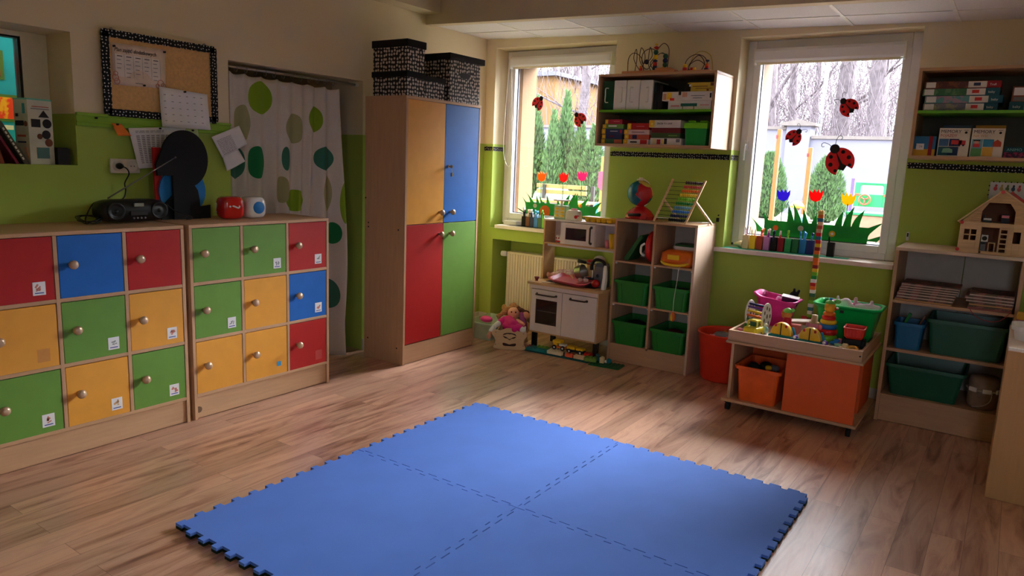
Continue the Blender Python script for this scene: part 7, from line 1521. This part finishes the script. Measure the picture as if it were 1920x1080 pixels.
for k, (c, nm, n_, pc) in enumerate(((BLACKP, 'black', 3, [DARK]), (BROWN, 'brown', 3, [BEIGE, BROWN]), (NAVY, 'dark blue', 3, [NAVY, PAPER]), (BBLU, 'bright blue', 3, [MATS['sky_pen']]), (DGRN, 'dark green', 1, [BGR2]), (BLIM, 'lime', 2, [BLIM]))):
    pot(-3.638+k*.046, 5.45-.004*k, c, nm+' square pencil pot on the left window sill', n_, pc, G1, seed=k+40, h=.09, w=.042)
m = MB(); m.prism([(-3.80, 5.40), (-3.30, 5.40), (-3.30, 5.50), (-3.80, 5.50)], 'z', .9322, .9332, DARK); T(m.obj('card_mat'), 'dark card mat under the pots on the left window sill', 'card')
m = MB(); [m.box(-3.88, -3.74, 5.46, 5.56, .9325+i*.006, .9325+i*.006+.0052, PAPER) for i in range(6)]; T(m.obj('paper_stack'), 'small stack of white paper on the left window sill', 'paper stack')

# ================================================================= WINDOW DECORATIONS (on the inner face of the panes)
YG = 5.6165
def thin_paper(name, rgb, k=.5):
    m = mat(name, rgb, .6); t = m.node_tree; b = t.nodes['Principled BSDF']; tl = t.nodes.new('ShaderNodeBsdfTranslucent'); tl.inputs[0].default_value = lin(rgb); mx = t.nodes.new('ShaderNodeMixShader'); mx.inputs[0].default_value = k
    t.links.new(b.outputs[0], mx.inputs[1]); t.links.new(tl.outputs[0], mx.inputs[2]); t.links.new(mx.outputs[0], t.nodes['Material Output'].inputs[0]); return m
LBR = thin_paper('ladybird_red', (196, 20, 26), .12); STK_G = thin_paper('sticker_green', (10, 150, 50), .22)
TP = {k_: thin_paper('tulip_'+k_, c_, .45) for k_, c_ in (('orange', (240, 120, 20)), ('red', (214, 26, 30)), ('pink', (226, 60, 140)), ('violet', (80, 50, 190)), ('yellow', (236, 190, 30)), ('white', (220, 214, 200)))}
def ladybug(cx, cz, s_, ang, label):
    t = thing('ladybird_sticker', label, 'window sticker', (cx, YG, cz), 'ladybird stickers on the window panes')
    R = Matrix.Rotation(ang, 2)
    def tr(pts): return [tuple(Vector((cx, cz))+(R @ Vector(p))*s_) for p in pts]
    def arc_(cxx, czz, r, a0, a1, n=14): return [(cxx+r*math.cos(math.radians(a0+(a1-a0)*k/n)), czz+r*math.sin(math.radians(a0+(a1-a0)*k/n))) for k in range(n+1)]
    # two wings opening downwards
    m = MB(); m.prism(tr(arc_(0, .0, .5, 95, 235)+[(-.05, -.10), (0, .45)]), 'y', YG-.0012, YG, LBR); m.prism(tr([(0, .45), (.05, -.10)]+arc_(0, .0, .5, -55, 85)), 'y', YG-.0012, YG, LBR); m.obj('wing', t)
    m = MB(); m.prism(tr([(-.05, .40), (.05, .40), (.13, .0), (.19, -.22), (0, -.36), (-.19, -.22), (-.13, .0)]), 'y', YG-.0008, YG, BLACKP); m.prism(tr(arc_(0, .50, .17, 0, 360, 18)[:-1]), 'y', YG-.0016, YG, BLACKP); m.obj('head_and_body', t)
    m = MB()
    for sg in (-1, 1):
        P_ = [(sg*.06, .6), (sg*.14, .75), (sg*.26, .86), (sg*.36, .84), (sg*.37, .75), (sg*.30, .73)]; m.tube(smooth_path([(q[0], YG-.001, q[1]) for q in tr(P_)], 4), .014*s_ if s_ < .15 else .0022, BLACKP, 6)
    m.obj('antenna', t)
    m = MB()
    for (a, c, r) in ((-.22, .28, .07), (.22, .28, .07), (-.33, .02, .075), (.33, .02, .075), (-.26, -.25, .06), (.26, -.25, .06)):
        m.prism(tr(arc_(a, c, r, 0, 360, 14)[:-1]), 'y', YG-.0019, YG-.001, BLACKP)
    m.obj('black_spot', t)
ladybug(-3.665, 2.025, .12, -.65, 'small red ladybird sticker near the top left of the left window')
ladybug(-3.215, 1.885, .12, .75, 'small red ladybird sticker at the right of the left window')
ladybug(-1.060, 1.972, .125, .75, 'small red ladybird sticker high on the right window')
ladybug(-1.415, 1.760, .115, -.65, 'small red ladybird sticker at the left of the right window')
ladybug(-1.080, 1.600, .195, .45, 'largest ladybird sticker in the middle of the right window')
def tulip(cx, cz, c, label, h=.20):
    t = thing('tulip_sticker', label, 'window sticker', (cx, YG, cz-h), 'tulip stickers on the window panes')
    s_ = .050
    P_ = [(-1, .75), (-1.0, .1), (-.7, -.55), (0, -.85), (.7, -.55), (1.0, .1), (1, .75), (.55, .35), (.3, .85), (0, .40), (-.3, .85), (-.55, .35)]
    m = MB(); m.prism([(cx+a*s_*.95, cz+b_*s_*1.1) for a, b_ in P_], 'y', YG-.0012, YG, c); m.obj('tulip_head', t)
    m = MB(); m.tube([(cx, YG-.001, cz-.033), (cx+.002, YG-.001, cz-h)], .0032, STK_G, 6)
    for sg in (-1, 1): m.tube(smooth_path([(cx, YG-.001, cz-.11), (cx+sg*.022, YG-.001, cz-.075), (cx+sg*.042, YG-.001, cz-.065), (cx+sg*.036, YG-.001, cz-.09), (cx, YG-.001, cz-.125)], 4), .0015, STK_G, 5)
    m.obj('tulip_stem', t)
for (x, z_, c, l_) in ((-3.585, 1.382, TP['orange'], 'orange tulip sticker, leftmost on the left window'), (-3.354, 1.385, TP['red'], 'red tulip sticker in the middle of the left window'), (-3.165, 1.405, TP['pink'], 'pink tulip sticker at the right of the left window'),
                    (-1.444, 1.340, TP['violet'], 'violet tulip sticker, leftmost on the right window'), (-1.215, 1.350, TP['red'], 'red tulip sticker in the middle of the right window'), (-.995, 1.338, TP['yellow'], 'yellow tulip sticker at the right of the right window')): tulip(x, z_, c, l_)
def grass(x0, x1, zb, h, label, seed, blades):
    rnd = random.Random(seed); n = blades; top = []
    for k in range(n):
        u = (k+.5)/n; xx = x0+(x1-x0)*u; hh = h*(.45+.55*abs(math.sin(u*PI*2.4+seed)))*(.6 if u < .1 or u > .9 else 1)*rnd.uniform(.75, 1.1); lean = (u-.5)*.16+rnd.uniform(-.025, .025)
        w_ = (x1-x0)/n; top += [(xx-w_*.5, zb+hh*.38), (xx-w_*.2+lean*.5, zb+hh*.75), (xx+lean, zb+hh), (xx+w_*.10+lean*.4, zb+hh*.7)]
    pts = [(x0+.01, zb)]+[(max(x0-.06, a), b_) for a, b_ in top]+[(x1-.01, zb)]
    # keep the outline simple: bottom edge closes it
    t = thing('grass_sticker', label, 'window sticker', ((x0+x1)/2, YG, zb))
    m = MB(); m.box(x0+.04, x1-.04, YG-.0008, YG, zb, zb+h*.45, STK_G)
    for k in range(n):
        a = top[4*k:4*k+4]; w_ = (x1-x0)/n; xx = x0+w_*(k+.5); m.prism([(p_.x, p_.y) for p_ in smooth_path([(xx-w_*.75, zb+.02, 0), (a[1][0]-w_*.25, a[1][1]-.02, 0), (a[2][0]+(a[2][0]-xx)*.6, a[2][1], 0)], 5)]+[(p_.x, p_.y) for p_ in smooth_path([(a[2][0]+(a[2][0]-xx)*.6, a[2][1], 0), (a[3][0]+w_*.25, a[3][1]-.04, 0), (xx+w_*.8, zb+.02, 0)], 5)][1:], 'y', YG-.0018-.0002*(k % 4), YG-.0010, STK_G)
    m.obj('grass_blades', t); return t
g1 = grass(-3.78, -2.97, 1.04, .23, 'green paper grass strip along the bottom of the left window', 3, 15)
g2 = grass(-1.60, -.80, 1.035, .25, 'green paper grass strip along the bottom of the right window', 5, 15)
for (x, z_, r, c1, c2, p) in ((-3.64, 1.115, .020, TP['white'], BEIGE, g1), (-3.165, 1.145, .018, TP['yellow'], BORG, g1), (-1.475, 1.095, .020, TP['orange'], BORG, g2), (-1.295, 1.105, .020, TP['white'], BEIGE, g2), (-1.075, 1.085, .022, TP['yellow'], PAPER, g2)):
    m = MB(); m.prism([(x+r*math.cos(2*PI*k/18), z_+r*math.sin(2*PI*k/18)) for k in range(18)], 'y', YG-.0048, YG-.0028, c1); m.prism([(x+r*.45*math.cos(2*PI*k/14), z_+r*.45*math.sin(2*PI*k/14)) for k in range(14)], 'y', YG-.0056, YG-.0048, c2); m.obj('paper_flower', p)
m = MB(); m.prism([(-3.53+.055*math.cos(2*PI*k/24), 1.07+.055*math.sin(2*PI*k/24)) for k in range(24)], 'y', YG-.0046, YG-.0028, TP['orange']); m.obj('orange_toadstool', g1)

# ================================================================= OUTSIDE
GZ = .60
b = MB(); GRD = mat('sandy_yard', (112, 102, 92), .95, scale=1.5, var=.15); b.box(-45, 30, 5.95, 60, GZ-.3, GZ, GRD); o = S(b, 'ground')
FW = mat('white_painted_wall', (104, 104, 118), .9, scale=1, var=.04); FC = mat('pale_wall_coping', (98, 92, 90), .85)
t = thing('garden_wall', 'long white garden wall with a capped pillar seen through the windows', 'garden wall', (-6, 17.6, GZ))
m = MB(); m.box(-22, -4.58, 17.6, 17.85, GZ, 2.50, FW); m.box(-4.06, 6, 17.6, 17.85, GZ, 2.30, FW); m.box(-4.58, -4.06, 17.5, 17.95, GZ, 2.58, FW); m.obj('wall_panel', t)
m = MB(); m.box(-22, -4.60, 17.55, 17.9, 2.50, 2.57, FC); m.box(-4.04, 6, 17.55, 17.9, 2.30, 2.37, FC); m.obj('coping', t)
m = MB(); m.box(-4.70, -3.94, 17.42, 18.03, 2.58, 2.64, FC); m.prism([(-4.70, 2.64), (-3.94, 2.64), (-4.32, 2.72)], 'y', 17.42, 18.03, FC); m.obj('pillar_cap', t)
YH = mat('yellow_house_render', (120, 90, 54), .9, scale=8, var=.05)
t = thing('yellow_house', 'plain yellow house wall beyond the conifers in the left window', 'house', (-15.5, 22, GZ))
m = MB(); m.box(-19, -13.35, 21.5, 26, GZ, 4.42, YH); m.obj('wall', t)
m = MB(); m.box(-19.2, -13.2, 21.3, 26.2, 4.42, 4.55, mat('roof_edge_metal', (90, 92, 104), .5)); m.obj('roof_edge', t)
# conifers
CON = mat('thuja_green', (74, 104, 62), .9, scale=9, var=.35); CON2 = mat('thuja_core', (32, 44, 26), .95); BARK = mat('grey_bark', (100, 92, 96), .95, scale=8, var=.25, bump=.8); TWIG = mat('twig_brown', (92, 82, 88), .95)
def conifer(name, label, x, y, h, r, group, seed, bush=False):
    t = thing(name, label, 'conifer' if not bush else 'bush', (x, y, GZ), group)
    rnd = random.Random(seed); m = MB(); N = 2600 if not bush else 5200
    prof = (lambda u: (1-u)**.75*(.75+.25*math.sin(u*3+.6))*(min(1, u*9+.35))) if not bush else (lambda u: max(.05, (1-u**2.2))**.6*(min(1, u*3+.5)))
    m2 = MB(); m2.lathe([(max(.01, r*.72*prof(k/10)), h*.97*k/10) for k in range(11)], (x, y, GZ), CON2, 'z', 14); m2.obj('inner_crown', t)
    for k in range(N):
        u = rnd.random()**1.25; a = rnd.uniform(0, 2*PI); rr = r*prof(u)*rnd.uniform(.72, 1.05); c = Vector((x+rr*math.cos(a), y+rr*math.sin(a), GZ+.03+u*h)); s_ = rnd.uniform(.035, .085)*(.62 if bush else 1)
        d = Vector((math.cos(a)*.5, math.sin(a)*.5, 1.1)).normalized(); w_ = Vector((rnd.uniform(-1, 1), rnd.uniform(-1, 1), rnd.uniform(-.3, .3))).normalized()*s_*.32
        m.add([c-w_, c+w_, c+d*s_*1.6+w_*.2, c+d*s_*1.6-w_*.2], [(0, 1, 2, 3)], CON)
    m.obj('foliage', t); m3 = MB(); m3.cyl((x, y, GZ-.02), (x, y, GZ+.3), .05, BARK, n=8); m3.obj('trunk', t)
    return t
CG = 'columnar conifers along the garden wall'
c0_ = conifer('columnar_conifer', 'leftmost columnar conifer, half hidden by the window jamb', -9.17, 14.0, 2.30, .42, CG, 1)
for (x, y, hs, ws, lab) in ((-8.78, 14.2, .86, .80, 'short columnar conifer second from the left'), (-8.50, 13.7, .86, .74, 'narrow columnar conifer left of the tallest'), (-8.42, 14.1, 1.04, .95, 'tallest pointed columnar conifer in the left window'), (-7.98, 14.0, .80, .92, 'columnar conifer below the right ladybird'), (-7.58, 13.9, .74, 1.12, 'broad conifer at the right of the left window'), (-8.15, 14.3, .62, .9, 'low conifer filling the gap right of the tallest')):
    c = dup(c0_, (x, y, GZ), lab, scale=(ws, ws, hs)); c.rotation_euler = (0, 0, x*3)
conifer('shrub', 'rounded green shrub at the left of the right window', -4.18, 15.0, 1.25, .40, 'shrubs by the white wall', 8, True)
conifer('shrub', 'rounded green shrub behind the yellow post in the right window', -3.08, 15.0, 1.20, .38, 'shrubs by the white wall', 9, True)
# play posts, bench, panels
YP = mat('yellow_post_paint', (130, 72, 24), .6); 
def post(x, y, h, label):
    m = MB(); m.box(x-.034, x+.034, y-.034, y+.034, GZ, h, YP); m.box(x-.044, x-.014, y-.044, y-.034, h-.15, h-.09, BRED); T(m.obj('play_post', None, .006), label, 'post', 'yellow posts in the yard')
post(-3.51, 13, 2.237, 'taller yellow post, left of the two in the right window'); post(-2.975, 13, 1.943, 'shorter yellow post, right of the two in the right window')
t = thing('garden_bench', 'pale yellow slatted bench before the conifers', 'bench', (-6.7, 11, GZ)); BN = mat('pale_yellow_slat', (130, 96, 46), .6)
m = MB(); [m.box(-7.25, -6.22, 11.2, 11.24, z_, z_+.07, BN) for z_ in (1.07, .97)]; m.obj('back_slats', t, .005); m = MB(); [m.box(-7.2, -5.95, 10.7+k*.12, 10.8+k*.12, .84, .88, BN) for k in range(4)]; m.obj('seat_slats', t, .005)
for xx in (-7.1, -6.1): m = MB(); m.box(xx, xx+.06, 10.72, 10.78, GZ, .84, DARK); m.box(xx, xx+.06, 11.16, 11.2, GZ, 1.14, DARK); m.obj('leg', t)
t = thing('climbing_post', 'orange and pink play frame post at the right edge of the left window', 'play frame', (-5.23, 10, GZ))
m = MB(); m.box(-5.29, -5.19, 9.95, 10.05, GZ, 1.64, BORG); m.obj('orange_post', t, .005); m = MB(); m.prism([(-5.31, 1.41), (-5.16, 1.43), (-5.15, 1.22), (-5.24, 1.12), (-5.31, 1.18)], 'y', 9.92, 9.945, mat('pink_panel_paint', (170, 50, 74), .6)); m.obj('pink_panel', t, .004)
m = MB(); m.prism([(-5.62, GZ), (-5.0, GZ), (-5.0, .95), (-5.25, 1.00), (-5.5, .92)], 'y', 10.2, 10.6, mat('aqua_slide', (40, 116, 136), .5)); T(m.obj('play_slide', None, .02), 'aqua blue plastic slide low at the right of the left window', 'slide')
m = MB(); m.sph((-7.32, 11.9, .82), (.42, .3, .30), mat('pale_boulder', (110, 106, 104), .9, bump=.5), 18, 12); T(m.obj('boulder'), 'pale rounded boulder left of the bench', 'boulder')
t = thing('playground_board', 'green play panel shaped like a car front with a red steering wheel', 'play panel', (-1.83, 12, GZ)); PG = mat('jade_panel', (30, 130, 76), .5)
m = MB(); x0, x1 = -2.05, -1.60
m.box(x0, -1.97, 12, 12.03, 1.06, 1.42, PG); m.box(-1.66, x1, 12, 12.03, 1.06, 1.42, PG); m.box(-1.97, -1.66, 12, 12.03, 1.39, 1.42, PG); m.box(-1.97, -1.66, 12, 12.03, 1.06, 1.25, PG); m.prism([(-1.97, 1.36), (-1.97, 1.39), (-1.66, 1.39), (-1.66, 1.36), (-1.68, 1.38), (-1.95, 1.38)], 'y', 12, 12.03, PG); m.obj('panel_board', t, .01)
m = MB(); m.tube([(-1.895+.075*math.cos(a), 11.96, 1.165+.075*math.sin(a)) for a in [2*PI*k/20 for k in range(20)]], .012, mat('coral_wheel', (170, 70, 56), .5), 6, True); [m.cyl((-1.895, 11.96, 1.165), (-1.895+.07*math.cos(a), 11.96, 1.165+.07*math.sin(a)), .009, MATS['coral_wheel'], n=6) for a in (.5, 2.6, 4.7)]; m.cyl((-1.895, 11.96, 1.165), (-1.895, 12.0, 1.165), .018, MATS['coral_wheel']); m.obj('steering_wheel', t)
m = MB(); m.box(-2.04, -1.98, 11.985, 12, 1.22, 1.25, MATS['coral_wheel']); m.box(-1.655, -1.605, 11.985, 12, 1.22, 1.25, MATS['coral_wheel']); m.obj('red_lamp', t); m = MB(); m.box(-2.11, -2.065, 12.0, 12.05, GZ, 1.47, mat('violet_post', (84, 64, 130), .6)); m.obj('violet_post', t); m = MB(); m.box(-1.60, -1.55, 12.0, 12.05, GZ, 1.40, PG); m.obj('green_post', t)
m = MB(); m.box(-2.0, -1.2, 11.3, 11.9, GZ, .96, mat('brown_sandbox', (130, 104, 84), .8)); m.box(-2.02, -1.18, 11.28, 11.92, .96, 1.0, MATS['jade_panel']); T(m.obj('sandpit_box', None, .01), 'low brown box with green top under the car panel', 'sandpit')
t = thing('play_stool', 'toadstool-shaped seat with a yellow cap in the yard', 'stool', (-2.62, 11, GZ))
m = MB(); m.lathe([(.05, 0), (.045, .42)], (-2.62, 11, GZ), mat('mushroom_stem', (130, 110, 110), .6), 'z', 14); m.obj('stem', t); m = MB(); m.lathe([(.10, 0), (.10, .03), (.06, .08), (0, .10)], (-2.62, 11, GZ+.42), BYEL, 'z', 18); m.obj('cap', t)
m = MB(); m.sph((-2.50, 10.8, .84), (.10, .1, .10), mat('pale_azure_ball', (60, 100, 140), .5), 16, 10); m.cyl((-2.50, 10.8, GZ), (-2.50, 10.8, .76), .06, WHITE); T(m.obj('play_ball'), 'pale blue ball on a stand right of the toadstool seat', 'ball')
m = MB(); m.cyl((-4.6, 20.5, GZ-.1), (-4.35, 20.5, 9), .05, mat('pale_blue_pole', (190, 206, 220), .5), n=10); T(m.obj('lamp_post'), 'thin pale pole rising behind the white wall in the right window', 'pole')

# bare woodland
def tree_mesh(seed, h, r0, kinks=5, dens=1.0):
    rnd = random.Random(seed); m = MB(); q = MB()
    P = [Vector((0, 0, -.2))]; 
    for k in range(1, 9): P.append(Vector((P[-1].x+rnd.uniform(-.06, .06)*h*.18, P[-1].y+rnd.uniform(-.05, .05)*h*.12, h*k/8)))
    m.tube(P, r0, BARK, 10, rad=[r0*(1.15 if k == 0 else 1-.085*k) for k in range(9)])
    def br(p, d, L, r, lev):
        pts = [p]; n = 5; dd = d.copy()
        for k in range(n): dd = (dd+Vector((rnd.uniform(-.28, .28), rnd.uniform(-.28, .28), rnd.uniform(-.08, .22)))).normalized(); pts.append(pts[-1]+dd*L/n)
        (m if lev == 0 else q).tube(pts, r, BARK if lev == 0 else TWIG, 5 if lev < 2 else 3, rad=[r*(1-.16*k) for k in range(n+1)])
        if lev < 3:
            for k in range(int((6 if lev == 0 else 5 if lev == 1 else 3)*dens)):
                i = rnd.randint(1, n); dv = (dd+Vector((rnd.uniform(-1, 1), rnd.uniform(-1, 1), rnd.uniform(-.4, .7)))).normalized(); br(pts[i], dv, L*rnd.uniform(.45, .7), max(.0045, r*.42), lev+1)
    for k in range(int(9*dens)):
        i = rnd.randint(2, 8); a = rnd.uniform(0, 2*PI); br(P[i], Vector((math.cos(a), math.sin(a), rnd.uniform(.1, .9))).normalized(), h*rnd.uniform(.22, .38), r0*rnd.uniform(.14, .24), 0)
    return m, q
def make_tree(x, y, seed, h, r0, label, dens=1.0):
    t = thing('bare_tree', label, 'tree', (x, y, GZ-.2), 'bare trees in the woodland beyond the wall'); a, b_ = tree_mesh(seed, h, r0, dens=dens)
    a.obj('trunk', t, local=True); b_.obj('branches', t, local=True); return t
T1 = make_tree(-6.15, 21.5, 21, 11, .27, 'thick bare trunk at the left edge of the right window')
T2 = make_tree(-6.15, 24, 22, 12, .17, 'slanting bare tree second from the left in the right window')
T3 = make_tree(-4.7, 23, 23, 12, .30, 'broad bare trunk in the middle of the right window')
T4 = make_tree(-3.35, 21.5, 24, 11, .30, 'bare trunk at the right of the right window with side branches')
T5 = make_tree(-12.3, 21.5, 25, 11, .20, 'straight bare trunk above the tallest conifer')
T6 = make_tree(-11.0, 22.5, 26, 11, .24, 'leaning bare trunk left of the wall shelf in the left window')
rnd = random.Random(77); src = [T2, T5, T6, T1, T4]
fl = 'bare tree among the many in the woodland behind the white wall'
for k in range(34):
    x = -26+rnd.random()*30; y = 28+rnd.random()*13; s_ = rnd.uniform(.75, 1.15); tt = dup(src[k % 5], (x, y, GZ-.2), fl, scale=(s_*.8, s_*.8, s_)); tt.rotation_euler = (0, 0, rnd.uniform(0, 6)); tt['group'] = 'distant bare trees in the woodland'
def thicket(y0, y1, N, h0, h1, nm, label, seed, rr=.011):
    rnd = random.Random(seed); m = MB()
    for k in range(N):
        y = rnd.uniform(y0, y1); x = rnd.uniform(-1.15*y-1, .05*y+1); h_ = rnd.uniform(h0, h1); 
        if x < -12.9 and y < 28: continue
        p = Vector((x, y, GZ-.2)); d = Vector((rnd.uniform(-.3, .3), rnd.uniform(-.2, .2), 1)); pts = [p]
        for j in range(4): d = (d+Vector((rnd.uniform(-.3, .3), rnd.uniform(-.2, .2), 0))).normalized(); pts.append(pts[-1]+d*h_/4)
        m.tube(pts, rr, TWIG, 3, rad=[rr*1.3, rr, rr*.8, rr*.6, rr*.35])
        for j in range(3):
            i = rnd.randint(1, 4); e_ = (d+Vector((rnd.uniform(-1, 1), rnd.uniform(-.5, .5), rnd.uniform(-.1, .6)))).normalized(); m.tube([pts[i], pts[i]+e_*h_*.14, pts[i]+(e_+Vector((rnd.uniform(-.3, .3), 0, .3))).normalized()*h_*.3], rr*.6, TWIG, 3, rad=[rr*.7, rr*.5, rr*.25])
    T(m.obj(nm), label, 'undergrowth', None, 'stuff')
thicket(19, 30, 2600, 2.2, 6.0, 'woodland_thicket', 'tangle of leafless twigs filling the woodland behind the wall', 5)
thicket(30, 44, 1700, 5, 9, 'woodland_thicket', 'far grey haze of leafless saplings deep in the woodland', 6, .02)
